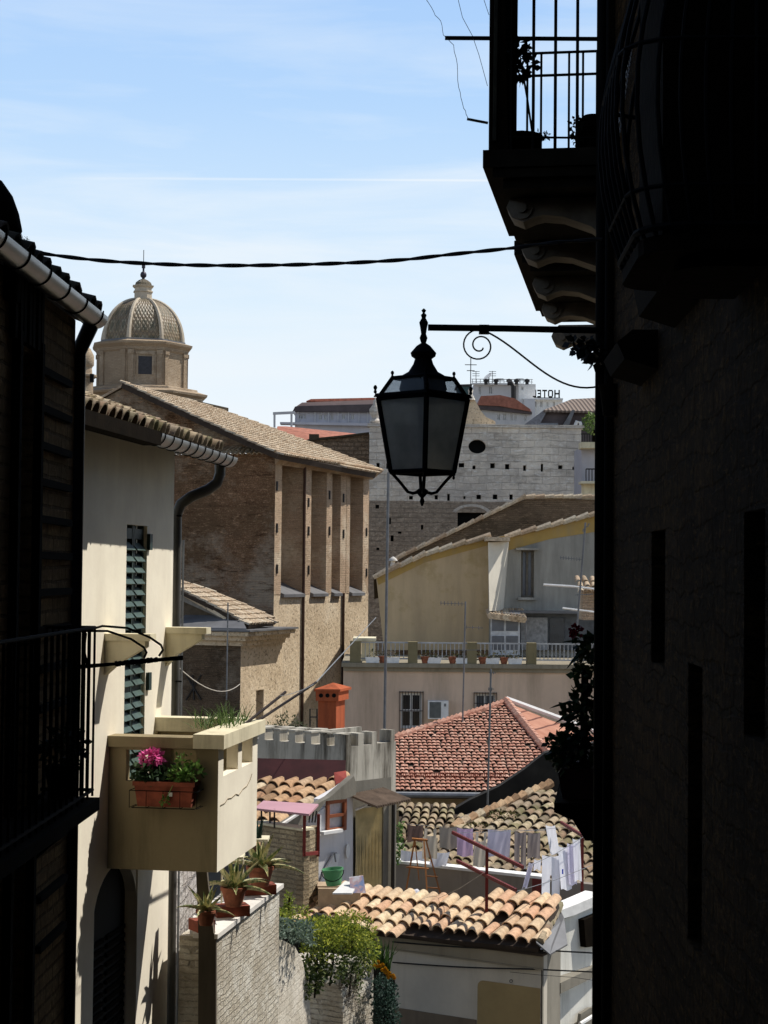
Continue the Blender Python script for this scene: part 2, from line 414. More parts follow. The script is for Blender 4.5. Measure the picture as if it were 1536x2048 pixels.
# ================================================================== GROUND
gm=plaster('ground_earth',(.14,.12,.09),(.05,.045,.03),.5,.3)
m=MB(); S=6000
m.poly([(-S,-200,-4),(S,-200,-4),(S,S,-4),(-S,S,-4)])
struct(m,'ground',gm)
pm=masonry('street_paving',(1,0),.3,.3,(.09,.085,.075),(.07,.065,.06),(.03,.03,.03))
m=MB()
prof=[(-14,3.42),(4,3.4),(8,1.8),(12,.2),(16,-1.4),(20,-3.0),(22.5,-3.98),(23,-4.06)]
pts=[V((-6,y,z)) for y,z in prof]
m.prism(pts+[V((-6,-14,-4.1))],V((12,0,0)))
struct(m,'sloping_street',pm)
hm=plain('far_hills',(.07,.10,.10),.95,0,.3,.004)
m=MB(); hp=[]
for i in range(41):
    x=-3500+i*175; hp.append((x,40+25*math.sin(i*.9)+14*math.sin(i*2.3)))
for i in range(40):
    m.poly([(hp[i][0],2600,-4),(hp[i+1][0],2600,-4),(hp[i+1][0],3400,hp[i+1][1]),(hp[i][0],3400,hp[i][1])])
struct(m,'hills',hm)
# ================================================================== LEFT NEAR BRICK HOUSE
def bumps(): pass
A=P(-330,900,7.2)
wend=P(147,900,9.05); dl=V((.025,1,0)).normalized()
wb=wend-dl*20
LW=W(wb,wend)     # n points right
root=T('brick_house',LW.pt(20,GZ),'dark brick house in shadow with banded wall and metal gutter at the left edge','house')
zt=P(120,640,9.05).z
def Ls(px,py): return LW.sz(px,py)
hole=(LW.sz(28,900)[0],LW.sz(66,900)[0],CAM.z-2.1,LW.sz(48,700)[1])
m=MB(); LW.face(m,0,20,GZ,zt,[hole],0,.2)
m.poly([LW.pt(20,GZ),LW.pt(20,GZ,-7),LW.pt(20,zt,-7),LW.pt(20,zt)])
m.poly([LW.pt(0,zt),LW.pt(20,zt),LW.pt(20,zt,-7),LW.pt(0,zt,-7)])
m.build('wall',DBRICK,root)
m=MB(); LW.box(m,*hole,-.26,-.19); m.build('window',HOLE,root)
# rustication bands between pier and corner
m=MB()
yy=[735,812,888,962,1037,1110,1185,1262,1340,1420,1500,1600,1700,1800,1900]
for y in yy:
    u0,z=LW.sz(70,y); u1,_=LW.sz(135,y); u1=min(u1,19.9)
    LW.box(m,u0,u1,z-.018,z+.018,.0,.028)
m.build('band',DTRIM,root)
m=MB(); u0,_=LW.sz(66,900); u2,_=LW.sz(-40,900)
LW.box(m,u0,u0+.05,GZ,zt-.25,0,.04); LW.box(m,LW.sz(26,900)[0]-.05,LW.sz(26,900)[0],GZ,zt-.25,0,.04)
for k in range(7):
    u=LW.sz(18+k*9,640)[0]; LW.box(m,u,u+.05,LW.sz(48,700)[1]+.02,LW.sz(48,700)[1]+.33,0,.03+.004*(k%2))
m.build('window_surround',DTRIM,root)
# roof with silhouetted tiles
ev=LW.pt(20.12,zt+.06,.14); N0=V((-.42,0,.9)).normalized()
up=(-LW.n+V((0,0,.38))).normalized()
eo=LW.pt(12,zt+.03,.03)
m=rooftiles(eo,LW.d,up,40,9,.21,.33,None,.095)
m.build('roof',COPPOD,root,True)
m=MB(); m.prism([LW.pt(0,zt+.002,.02),LW.pt(20.1,zt+.002,.02),LW.pt(20.1,zt+.002,.02)+up*7,LW.pt(0,zt+.002,.02)+up*7],V((0,0,.05))); m.build('roof_deck',UNDER,root)
def gutter(m,a,b,r,n=14,th=.008,seg=24):
    a=V(a);b=V(b); d=(b-a).normalized(); sd=d.cross(Z3).normalized()
    base=len(m.v)
    ring=[]
    for q in (a,b):
        for rad in (r,r-th):
            for k in range(n+1):
                an=math.pi*k/n; m.v.append(q+sd*math.cos(an)*rad-Z3*math.sin(an)*rad)
    s1=n+1
    for k in range(n):
        m.f.append((base+k,base+k+1,base+2*s1+k+1,base+2*s1+k)); m.f.append((base+s1+k,base+s1+k+1,base+3*s1+k+1,base+3*s1+k))
        for q in (0,2*s1): m.f.append((base+q+k,base+q+k+1,base+q+s1+k+1,base+q+s1+k))
    for q,o in ((0,0),(n,n)):
        m.f.append((base+q,base+s1+q,base+3*s1+q,base+2*s1+q))
    # end cap
    m.poly([b+sd*math.cos(math.pi*k/n)*r-Z3*math.sin(math.pi*k/n)*r for k in range(n+1)])
    m.poly([a+sd*math.cos(math.pi*k/n)*r-Z3*math.sin(math.pi*k/n)*r for k in range(n+1)])
def rings(par,a,b,r,step,w=.012,n=14):
    a=V(a);b=V(b); d=(b-a).normalized(); sd=d.cross(Z3).normalized(); L_=(b-a).length; k=0
    t=step*.35
    while t<L_:
        q=a+d*t
        pts=[q+sd*math.cos(math.pi*j/n)*r-Z3*math.sin(math.pi*j/n)*r for j in range(n+1)]
        m=MB(); m.tube([q+sd*r+Z3*.01]+pts+[q-sd*r+Z3*.01],w,4); m.build('gutter_strap',BLACK,par)
        t+=step
gz=zt+.045
ga=LW.pt(14,gz,.075); gb=LW.pt(20.18,gz,.075)
m=MB(); gutter(m,ga,gb,.066); g_=m.build('gutter',ZINC,root,True)
rings(g_,ga,gb,.068,.42,.005)
m=MB(); q=P(156,690,9.1); m.tube([V((gb.x-.02,gb.y-.06,gz-.06)),V((q.x,q.y,gz-.22)),V((q.x,q.y,GZ+3))],.043,12); m.build('downpipe',DARKM,root,True)
# chimney turret at the frame edge
t=T('round_chimney',P(5,500,7.6),'dark rounded chimney top at the left frame edge above the near roof','chimney')
c=P(-22,560,7.6)
m=MB(); m.lathe(c,[(.14,-.1),(.145,.1),(.15,.16),(.125,.2),(.145,.23),(.13,.3),(.10,.38),(.05,.45),(.01,.47)],16); m.build('stack',DTRIM,t,True)
wt=T('roof_weed',P(42,495,7.7),'tiny dry weed sprouting from the dark tiles beside the round chimney','weed')
m=MB()
for k in range(5):
    a=P(40+rng.uniform(-4,4),500,7.7); b=P(42+rng.uniform(-8,16),468+rng.uniform(-4,10),7.7); m.tube([a,(a+b)/2+V((.01,0,.01)),b],.0016,4)
    for _ in range(4): m.leaf(a.lerp(b,rng.uniform(.5,1)),V((rng.gauss(0,1),rng.gauss(0,1),rng.gauss(0,1))),Z3,.016,.01)
m.build('stem',leafmat('weed_leaf',(.03,.035,.02)),wt)
# balcony of the brick house
def spx(px,py,Y): return P(px,py,Y)
bal=T('iron_balcony',P(150,1600,8.3),'narrow black iron balcony with closely spaced vertical bars on the dark brick house','balcony')
e0=P(190,1255,8.35); ztop=e0.z; zbot=P(190,1592,8.35).z
off=(V((e0.x,e0.y,0))-LW.o).dot(LW.n); ue=(V((e0.x,e0.y,0))-LW.o).dot(LW.d)
m=MB()
for zz in (ztop,zbot+.03):
    m.tube([LW.pt(ue,zz,.01),LW.pt(ue,zz,off)],.009,6); m.tube([LW.pt(ue,zz,off),LW.pt(ue-2.4,zz,off)],.009,6)
nb=9
for k in range(nb):
    o_=off*(1-k/nb); m.tube([LW.pt(ue,zbot,o_),LW.pt(ue,ztop,o_)],.0065,5)
for k in range(1,20): m.tube([LW.pt(ue-k*.12,zbot,off),LW.pt(ue-k*.12,ztop,off)],.0065,5)
m.build('railing',BLACK,bal)
m=MB(); LW.box(m,ue-2.4,ue+.03,zbot-.07,zbot-.01,0.01,off+.03)
m.prism([LW.pt(ue-.05,zbot-.07,0.01),LW.pt(ue-.05,zbot-.07,off),LW.pt(ue-.05,zbot-.3,.01)],LW.d*-.09)
m.build('slab',DTRIM,bal)
pt=T('potted_plant',P(150,1500,8.2),'small silhouetted plant behind the iron bars of the left balcony','plant')
m=MB(); c=LW.pt(ue-.12,zbot-.0,off*.5); m.lathe(c,[(.05,0),(.075,.14),(.08,.16)],12); m.build('pot',DTRIM,pt,True)
m=MB(); m.cloud(c+V((.02,0,.24)),(.1,.1,.11),160,.04,asp=.7)
m.build('foliage',leafmat('shade_leaf',(.02,.03,.012)),pt)
# drying rack with arched stays
rk=T('drying_rack',P(200,1330,8.6),'black clothes drying rack with twin arched stays projecting from the iron balcony','drying rack')
m=MB()
def bez(p0,p1,p2,p3,n=14):
    return [p0*(1-t)**3+p1*3*t*(1-t)**2+p2*3*t*t*(1-t)+p3*t**3 for t in [i/n for i in range(n+1)]]
Yk=8.55
pa=[P(x,y,Yk) for x,y in ((90,1265),(170,1262),(205,1252),(255,1256),(300,1275),(322,1290),(326,1300),(318,1312))]
m.tube(pa,.006,6)
pa=[P(x,y,Yk-.15) for x,y in ((110,1264),(175,1262),(215,1262),(262,1278),(288,1295),(293,1305),(288,1316))]
m.tube(pa,.006,6)
m.tube([P(172,1266,Yk),P(168,1300,Yk),P(176,1335,Yk)],.007,6)
m.build('stay',BLACK,rk)
m=MB()
m.tube([P(150,1336,Yk-.05),P(240,1327,Yk-.05),P(366,1314,Yk-.05)],.008,8); m.tube([P(150,1332,Yk+.05),P(366,1318,Yk+.05)],.006,6)
for k in range(26):
    x=232+k*3.2+rng.uniform(-1,1); y=1327-(x-240)*.103; c=P(x,y,Yk-.05); m.tube([c+V((-.006,0,0)),c+V((.006,0,rng.uniform(-.003,.003)))],rng.uniform(.011,.015),6)
m.build('rail',BLACK,rk)
# ================================================================== CREAM HOUSE
ca=P(348,1000,16.0); cb=ca-S15*6
CW=W(cb,ca)      # u=6 at far corner
ce=6.0
root=T('cream_house',CW.pt(6,GZ),'cream plastered house with green shutters and a tiled eave on the left','house')
zt=P(465,905,16.3).z
eo=P(462,915,16.3)
# arched opening under the balcony
ar0,ar1=CW.sz(188,1850)[0],CW.sz(274,1850)[0]; arz=CW.sz(235,1728)[1]
m=MB()
sh=(CW.sz(250,1300)[0],CW.sz(291,1300)[0],CW.sz(270,1620)[1],CW.sz(272,1050)[1])
CW.face(m,-3,6,GZ,zt+.0,[sh,(ar0,ar1,GZ+.2,arz)],0,.12)
m.poly([CW.pt(6,GZ),CW.pt(6,GZ,-5),CW.pt(6,zt+1.2,-5),CW.pt(6,zt+.0)])
m.build('wall',LCREAM,root)
# arch spandrels
m=MB()
um=(ar0+ar1)/2; rr=(ar1-ar0)/2
for sgn in (-1,1):
    pts=[CW.pt(um+sgn*rr,arz,-.01)]
    for k in range(9):
        a=math.pi/2*k/8; pts.append(CW.pt(um+sgn*rr*math.cos(a),arz-.42+ .42*math.sin(a),-.01))
    m.prism(pts,-CW.n*.1)
m.build('arch_spandrel',LCREAM,root)
m=MB(); CW.box(m,ar0,ar1,GZ+.2,arz,-.2,-.115)
dr=m.build('door',plain('dark_door',(.006,.006,.005),.9),root)
m=MB()
z=GZ+.4
while z<arz-.6:
    for q in (0,1):
        uu0=ar0+.05+q*rr; CW.box(m,uu0,uu0+rr-.1,z,z+.035,-.113,-.09)
    z+=.075
m.build('louvre',DTRIM,dr)
# shutter: two leaves of slats
st=CW.sz(272,1050)[1]; sb=sh[2]
for q in (0,1):
    w_=(sh[1]-sh[0])/2; a0=sh[0]+q*w_+.006; a1=sh[0]+(q+1)*w_-.006
    m=MB(); CW.box(m,a0,a0+.035,sb,st,-.08,-.03); CW.box(m,a1-.035,a1,sb,st,-.08,-.03)
    for zz in (sb,(sb+st)/2-.2,st-.12): CW.box(m,a0+.035,a1-.035,zz,zz+.09,-.078,-.033)
    CW.box(m,a0+.03,a1-.03,sb,st,-.1,-.09)
    s_=m.build('shutter',SHUTD,root)
    m=MB(); z=sb+.1; Ln=0
    while z<st-.14:
        p0=CW.pt(a0+.02,z,-.008); 
        m.box(p0,CW.d*(a1-a0-.04),CW.n*-.055+V((0,0,.068)),CW.n*.008+V((0,0,.008))); z+=.098
    m.build('slat',SHUT,s_)
for x,y0,y1 in ((296,1068,1100),(294,1345,1380)):
    m=MB(); u,z1=CW.sz(x,y0); _,z0=CW.sz(x,y1); CW.box(m,u-.03,u+.05,z0,z1,.0,.03); m.build('shutter_hinge',SHUTD,root)
# cream stone corbels beside the window
for x0,x1,y0,yd in ((204,242,1262,1350),(326,366,1250,1332)):
    u,z1=CW.sz(x0+6,y0); _,z0=CW.sz(x0+6,yd); 
    m=MB(); m.prism([CW.pt(u,z1-.08,0),CW.pt(u,z1-.08,.34),CW.pt(u,z1-.13,.34),CW.pt(u,z1-.27,.1),CW.pt(u,z0,.0)],CW.d*.12)
    CW.box(m,u-.02,u+.15,z1-.078,z1-.02,0,.39)
    m.build('corbel',CAPCR,root)
# roof: eave skewed with the wall
evd=CW.d; oh=.37
e1=CW.pt(6.35,zt,oh); up=(-CW.n+V((0,0,.36))).normalized()
m=rooftiles(CW.pt(1.2,zt-.01,oh-.02),CW.d,up,26,10,.2,.33,None,.088)
m.build('roof',COPPOM,root,True)
m=MB(); m.prism([CW.pt(-3,zt-.09,oh-.03),CW.pt(6.35,zt-.09,oh-.03),CW.pt(6.35,zt-.09,oh-.03)+up*5,CW.pt(-3,zt-.09,oh-.03)+up*5],V((0,0,.09)))
m.build('soffit',plain('dark_soffit',(.03,.022,.016),.95),root)
m=MB(); CW.box(m,-3,3.8,zt-.13,zt-.02,oh-.02,oh+.13); m.build('fascia',DTRIM,root)
r=.09
ga=CW.pt(3.8,zt-.03,oh+.05); gb=CW.pt(6.42,zt-.05,oh+.05)
m=MB(); gutter(m,ga,gb,r); g_=m.build('gutter',ZINC,root,True)
rings(g_,ga,gb,r+.002,.26,.007)
Yp=16.15
m=MB()
pp=[P(440,925,16.3),P(440,948,16.3),P(434,966,16.28),P(415,980,16.25),P(383,993,Yp),P(362,1008,Yp),P(353,1030,Yp)]
low=P(345,1400,Yp); low2=V((pp[-1].x,pp[-1].y,GZ))
m.tube([*pp,V((pp[-1].x,pp[-1].y,pp[-1].z-.1)),low2],.052,12); m.build('downpipe',ZINCD,root,True)
m=MB(); q=P(367,1080,16.3); m.tube([q,V((q.x,q.y,GZ))],.011,6); m.build('conduit',GREYM,root)
for y in (1032,1362): 
    m=MB(); q=P(352,y,Yp); m.tube([V((q.x-.1,q.y-.02,q.z)),V((q.x+.06,q.y-.055,q.z))],.008,6); m.build('pipe_clamp',BLACK,root)
# ---- parapet balcony
B0=P(215,1500,14.0); B1=P(437,1500,14.0)
BF=W(P(205,1600,14.0),B1)     # front face, faces camera
BF=W(B1-V((.99,-.15,0)).normalized()*.96,B1)
BR=W(B1,B1+S15*1.45)          # right face
bz1=P(430,1498,14).z; bz0=P(430,1745,14).z
root=T('parapet_balcony',BF.pt(0.5,bz0),'cream balcony with solid parapet, rounded openings and pink flowers hung on its front','balcony')
lenF=BF.len
m=MB()
h1=BF.pr(252,1500,300,1562); h2=BF.pr(342,1500,392,1530); h3=BF.pr(300,1506,342,1562)
hw=(h1[0],h2[1],h1[2],h1[3])
hwA=(h1[0],h1[1]+.02,h1[2],h1[3]); hwB=(h2[0],h2[1],h2[2],h2[3])
BF.face(m,0,lenF,bz0,bz1,[hwA,hwB],0,.1)
BF.face(m,0,lenF,bz0,bz1,[hwA,hwB],-.1,.001)
r1=BR.pr(447,1494,476,1548); r2=BR.pr(484,1476,504,1532)
r1=(BR.sz(447,1520)[0],BR.sz(476,1520)[0],BR.sz(460,1546)[1],BR.sz(460,1490)[1]); r2=(BR.sz(484,1505)[0],BR.sz(505,1505)[0],r1[2],r1[3])
ms=MB(); BR.face(ms,0,1.45,bz0,bz1,[r1,r2],0,.1); BR.face(ms,.1,1.45,bz0,bz1,[r1,r2],-.1,.001); ms.build('side_parapet',LCREAM,root)
m.poly([BF.pt(0,bz0),BF.pt(lenF,bz0),BR.pt(1.45,bz0),BF.pt(0,bz0)+S15*1.45])
m.poly([BF.pt(0,bz0+.12),BF.pt(lenF,bz0+.12),BR.pt(1.45,bz0+.12),BF.pt(0,bz0+.12)+S15*1.45])
BE=W(BF.pt(0,0)+S15*1.45,BR.pt(1.45,0)); BE.face(m,0,BE.len,bz0,bz1,[],0,.1); 
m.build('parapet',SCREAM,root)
m=MB(); cz=bz1
BF.box(m,-.03,lenF-.06,cz+.002,cz+.09,-.17,.05)
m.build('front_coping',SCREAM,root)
m=MB(); BR.box(m,-.06,1.5,cz+.004,cz+.12,-.2,.06); m.build('side_coping',CAPCR,root)
m=MB(); BE.box(m,0,BE.len-.1,cz+.006,cz+.13,-.1,.1); m.build('rear_coping',CAPCR,root)
m=MB(); cpts=[BR.hit(x,y,.003) for x,y in ((441,1611),(450,1606),(456,1597),(463,1596),(472,1588),(478,1590),(486,1578),(494,1572),(500,1560),(504,1548))]
m.tube(cpts,.0035,4); m.build('wire_shadow_line',plain('wire_shadow_dark',(.25,.2,.14),.95),root)  # wire's shadow drawn as a thin dark line
# grass clump on the balcony corner
g=T('grass_tuft',P(470,1455,15.2),'green spiky grass growing on the balcony coping at the corner','plant')
m=MB()
for k in range(150):
    c=BR.pt(rng.uniform(.55,1.4),cz+.1,rng.uniform(-.4,-.02)); m.blade(c,V((rng.gauss(0,.5),rng.gauss(0,.5),1)),rng.uniform(.1,.26),.012,1.0,4)
GRASS=leafmat('grass_blades',(.07,.13,.03),(.2,.28,.1)); m.build('blades',GRASS,g)
# flower box
fb=T('flower_box',BF.pt(.5,bz1-.5,.12),'terracotta trough in a wire holder hung on the balcony front','flower box')
fx0,fx1,fz0,fz1=BF.pr(272,1562,392,1612,.12)
m=MB()
def trough(m,wl,u0,u1,z0,z1,o0,o1,tp=.03):
    a=[wl.pt(u0+tp,z0,o0+tp*.4),wl.pt(u1-tp,z0,o0+tp*.4),wl.pt(u1-tp,z0,o1-tp*.6),wl.pt(u0+tp,z0,o1-tp*.6)]
    b=[wl.pt(u0,z1,o0),wl.pt(u1,z1,o0),wl.pt(u1,z1,o1),wl.pt(u0,z1,o1)]
    k=len(m.v); m.v+=a+b; m.f.append((k,k+3,k+2,k+1))
    for i in range(4):
        j=(i+1)%4; m.f.append((k+i,k+j,k+4+j,k+4+i))
    wl.box(m,u0-.008,u1+.008,z1-.035,z1,o0-.006,o1+.008)
trough(m,BF,fx0,fx1,fz0,fz1,.02,.19)
m.build('trough',REDB,fb)
m=MB(); zz=fz0-.005
for z_,a_ in ((fz0+.13,.02),(fz0-.008,.0)):
    pts=[BF.pt(fx0-a_-.01,z_,.0),BF.pt(fx0-a_-.01,z_,.205),BF.pt(fx1+a_+.01,z_,.205),BF.pt(fx1+a_+.01,z_,0)]
    m.tube(pts,.004,5)
for k in range(5):
    u=fx0-.03+(fx1-fx0+.06)*k/4; m.tube([BF.pt(u,fz0+.13,.208),BF.pt(u,fz0-.008,.205),BF.pt(u,fz0-.008,.01)],.003,5)
m.build('wire_holder',BLACK,fb)
m=MB(); u,z=BF.sz(338,1590,.2); BF.box(m,u-.012,u+.022,z-.015,z+.018,.178,.183); m.build('price_tag',WHITE,fb)
pf=T('pink_cyclamen',BF.pt(fx0+.12,fz1,.1),'pink cyclamen in bloom with dark heart shaped leaves in the trough','flower')
m=MB(); m.cloud(BF.pt(fx0+.11,fz1+.06,.12),(.14,.09,.075),150,.062,asp=.9); m.build('leaves',leafmat('cyclamen_leaf',(.035,.075,.03),(.1,.17,.08)),pf)
m=MB(); c0=BF.hit(302,1518,.12)
for k in range(7):
    q=c0+V((rng.uniform(-.05,.05),0,0)); m.tube([BF.pt(fx0+.12,fz1,.1),q],.004,4)
m.build('stem',leafmat('cyclamen_stem',(.1,.06,.04)),pf)
m=MB(); m.cloud(c0,(.092,.05,.062),190,.042,asp=.85,shell=.3)
PINK=leafmat('pink_petal',(.85,.12,.42),(.95,.3,.6)); m.build('bloom',PINK,pf)
gf=T('trailing_plant',BF.pt(fx1-.1,fz1,.1),'bright green leafy plant trailing over the right end of the trough','plant')
m=MB(); m.cloud(BF.hit(362,1548,.13),(.1,.08,.07),130,.042,asp=.8); m.cloud(BF.hit(392,1545,.14),(.06,.06,.09),60,.04,asp=.8); m.cloud(BF.hit(330,1600,.215),(.04,.02,.035),30,.03,asp=.8)
m.cloud(BF.hit(368,1520,.1),(.07,.04,.06),40,.04,asp=.5)
LG=leafmat('bright_leaf',(.12,.26,.05),(.3,.45,.12)); m.build('leaves',LG,gf)
m=MB()
for k in range(5): m.tube([BF.pt(fx1-.12,fz1-.02,.1),BF.hit(345+k*13,1520+rng.uniform(0,30),.12)],.003,4)
m.tube([BF.pt(fx1-.13,fz1,.12),BF.hit(345,1572,.2),BF.hit(335,1592,.215),BF.hit(330,1606,.215)],.003,4)
m.build('stem',LG,gf)
POLEM=plain('dark_brown_pole',(.018,.01,.009),.7,0,.3,6,0,.2)
# drying arms of the balcony (two dark poles)
for i,(x0,y0,Y0,x1,y1,Y1,lb) in enumerate(((425,1500,14.4,571,1384,16.0,'dark metal clothes pole slanting up from the cream balcony, lower and shorter of the pair'),(500,1452,15.2,632,1365,17.2,'dark metal clothes pole slanting up past the orange chimney from the cream balcony'))):
    m=MB(); m.tube([P(x0,y0,Y0),P(x1,y1,Y1)],.013,8); solo(m,'clothes_pole',POLEM,lb,'pole')
lines=[((560,1392,15.8),(628,1368,17.1)),((632,1365,17.2),(752,1235,30)),((347,1325,16.2),(480,1368,30))]
lbs=['thin washing line strung between the two dark clothes poles','thin wire rising from the clothes pole tip past the orange chimney','pale slack wire crossing in front of the shaded brick annex']
for (a,b),lb in zip(lines,lbs):
    m=MB(); a=P(*a);b=P(*b); sg=0 if 'rising' in lb else .035; m.tube([a.lerp(b,i/12)-V((0,0,(b-a).length*sg*4*(i/12)*(1-i/12)*(.4))) for i in range(13)],.0035 if b.y<20 else .006,4); solo(m,'wire',GREYM if 'pale' not in lb else plain('pale_wire',(.5,.45,.38)),lb,'wire')

# ================================================================== RIGHT NEAR HOUSE
ra=P(1222,1000,8.6); rd=V((.04,1,0)).normalized(); rb=ra-rd*22
RW=W(ra,rb)      # image left (far) -> right (near); n points left
root=T('stone_house',RW.pt(.5,GZ),'dark stone house wall in deep shadow filling the right side','house')
HT=CAM.z+8.5
def Rr(x0,y0,x1,y1): return RW.pr(x0,y0,x1,y1)
m=MB(); m.prism([V((-7,-9,GZ)),V((7,-9,GZ)),V((7,-12,GZ)),V((-7,-12,GZ))],V((0,0,HT-GZ+3))); m.build('rear_sky_blocker',DSTONE,root)  # unseen block added behind the camera to cut skylight in the alley
holes=[Rr(1303,1060,1330,1330),Rr(1488,1020,1530,1480),Rr(1376,1330,1404,1900)]
holes=[(h[0],h[1],max(h[2],GZ),h[3]) for h in holes]
m=MB(); RW.face(m,0,22,GZ,HT,holes,0,.25)
m.poly([RW.pt(0,GZ),RW.pt(0,GZ,-6),RW.pt(0,HT,-6),RW.pt(0,HT)])
m.poly([RW.pt(0,HT),RW.pt(22,HT),RW.pt(22,HT,-6),RW.pt(0,HT,-6)])
m.poly([RW.pt(22,GZ),RW.pt(22,GZ,-6),RW.pt(22,HT,-6),RW.pt(22,HT)])
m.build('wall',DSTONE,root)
for h in holes:
    m=MB(); RW.box(m,h[0],h[1],h[2],h[3],-.3,-.24); m.build('window',plain('recess_brown',(.018,.011,.005),.95,0,.4,5,0,.05) if h is holes[0] else bpy.data.materials['recess_brown'],root)
# stone brackets jutting from the wall
for x0,x1,y0,y1 in ((1330,1432,470,610),(1262,1322,676,752)):
    u0,u1,z0,z1=Rr(x0+20,y0,x1,y1); m=MB()
    m.prism([RW.pt(u0,z1,0),RW.pt(u0,z1,.10),RW.pt(u0,z1-.05,.16),RW.pt(u0,z0+.04,.13),RW.pt(u0,z0,.0)],RW.d*min(.6,u1-u0)); m.build('bracket_stone',DTRIM,root)
m=MB(); pb=P(1199,1000,8.55)
m.tube([V((pb.x,pb.y,HT)),V((pb.x,pb.y,GZ))],.026,10); m.build('downpipe',BLACK,root,True)
m=MB(); pb2=P(1216,1000,8.5)
m.tube([V((pb2.x,pb2.y,HT)),V((pb2.x,pb2.y,GZ))],.022,10); m.build('cable_conduit',BLACK,root,True)
m=MB(); RW.box(m,0.0,.13,GZ,HT,.004,.035); m.build('corner_pilaster',DTRIM,root)
# belly-shaped balcony on the right wall
bb=T('bowed_balcony',RW.pt(3.4,CAM.z+1.2),'black wrought iron balcony with bowed bars at the top right corner','balcony')
cu=RW.sz(1490,300)[0]
u0,_=RW.sz(1290,430); Y0=u0
zb=P(1400,440,5.6).z
zb=CAM.z+1.17; zt_=zb+.95
zb=CAM.z+.86; ua=3.72; ub=4.45; pr_=.38; cr=.14
path=[(ua,0.02)]+[(ua,pr_*k/4) for k in range(1,3)]
path+=[(ua+cr*(1-math.cos(a)),pr_-cr+cr*math.sin(a)) for a in [math.pi/2*i/4 for i in range(5)]]
path+=[(ua+cr+(ub-ua-2*cr)*k/5,pr_) for k in range(1,5)]
path+=[(ub-cr*(1-math.sin(a)) ,pr_-cr+cr*math.cos(a)) for a in [math.pi/2*i/4 for i in range(5)]]
path+=[(ub,(pr_-cr)*(1-k/4)) for k in range(1,4)]+[(ub,.02)]
uc=(ua+ub)/2
def bow(i,t):
    u,o=path[i]; k=.78+.26*math.sin(math.pi*min(1,.12+t*1.05)); return RW.pt(uc+(u-uc)*k,zb+.95*t,o*k)
for i in range(1,len(path)-1):
    m=MB(); m.tube([bow(i,t/9) for t in range(10)],.006,6); m.build('bar',BLACK,bb)
for t,rr in ((1,.013),(.5,.006),(.12,.006),(.02,.01)):
    m=MB(); m.tube([bow(i,t) for i in range(len(path))],rr,6); m.build('rail',BLACK,bb)
m=MB(); m.prism([bow(i,0)-Z3*.0 for i in range(len(path))],V((0,0,-.04)))
m.prism([RW.pt(uc+(u-uc)*.7,zb-.042,o*.62) for u,o in path],V((0,0,-.03))); m.build('slab',DTRIM,bb)
m=MB(); RW.box(m,ua+.1,ub-.09,zb+.002,zb+.92,.02,pr_-.1); m.build('dark_fill_box',DTRIM,bb)  # dark box added so the cage reads as solid black
# chain hanging beside it
ch=MB(); 
for k in range(26):
    y=95+k*11; c=P(1262-k*1.6,y,7.4); 
    ring=[c+V((math.cos(a)*.006,(math.sin(a)*.006 if k%2 else 0),math.sin(a)*.015 if not k%2 else math.cos(a)*.0+math.sin(a)*.015)) for a in [2*math.pi*i/6 for i in range(7)]]
    ch.tube(ring,.0028,4)
solo(ch,'chain',GREYM,'thin hanging chain glinting in front of the dark right wall near the top','chain')
# flowers on the wall beside the lamp arm
fl=T('wall_plant',P(1185,700,8.5),'black silhouetted leafy plant just below the lamp arm against the sky','plant')
m=MB()
for k in range(6):
    a=P(1206,rng.uniform(680,720),8.5); b=P(rng.uniform(1150,1185),rng.uniform(675,728),8.45); m.tube([a,(a+b)/2+V((0,0,.02)),b],.0025,4); m.cloud(b,(.03,.03,.03),12,.04,asp=.9,shell=.1)
m.cloud(P(1192,705,8.5),(.05,.04,.05),70,.045,asp=.9,shell=.1)
m.build('foliage',leafmat('shade_leaf_b',(.012,.015,.012),(.02,.02,.02),.1),fl)
pw=T('wall_pot',P(1225,765,8.4),'pale rimmed dark pot fixed on the right wall below the leafy silhouette','pot')
m=MB(); c=P(1222,800,8.35); m.lathe(c,[(.04,-.08),(.055,.04),(.064,.06),(.064,.075)],14); m.build('body',DTRIM,pw,True)
# ------------------------------------------------------------------ second house with stone balconies (beyond the corner)
q0=P(965,400,8.7); Bn=V((q0.x,q0.y,0)); 
ba=Bn+S15*4.4; BL=W(ba,Bn)          # outer edge line of balcony (far -> near), n points left
offH=.62                            # balcony projection
root=T('corner_house',BL.pt(2,GZ,-offH),'shadowed house behind the dark drainpipe carrying the stone balconies','house')
m=MB(); Ht=CAM.z+7.8
RH=W(BL.pt(-.6,0,-offH-.28),BL.pt(4.4,0,-offH-.28))
RH.face(m,0,5.0-.05,GZ,Ht,[],0,.1)
for a,b in ((0,0),):
    m.poly([RH.pt(0,GZ),RH.pt(0,GZ,-4),RH.pt(0,Ht,-4),RH.pt(0,Ht)])
    m.poly([RH.pt(0,Ht),RH.pt(4.95,Ht),RH.pt(4.95,Ht,-4),RH.pt(0,Ht,-4)])
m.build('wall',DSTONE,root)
m=MB(); m.prism([V((2.05,13.2,GZ)),V((6,13.2,GZ)),V((6,17.5,GZ)),V((2.55,17.5,GZ))],V((0,0,CAM.z+2.6-GZ))); m.build('side_sky_blocker',DSTONE,root)  # hidden block added to darken the shade on the cream house
bal=T('stone_balcony',BL.pt(4.4,CAM.z+2.2),'stone balcony slab on carved scroll corbels with iron railing seen from below','balcony')
zs=P(965,300,8.7).z
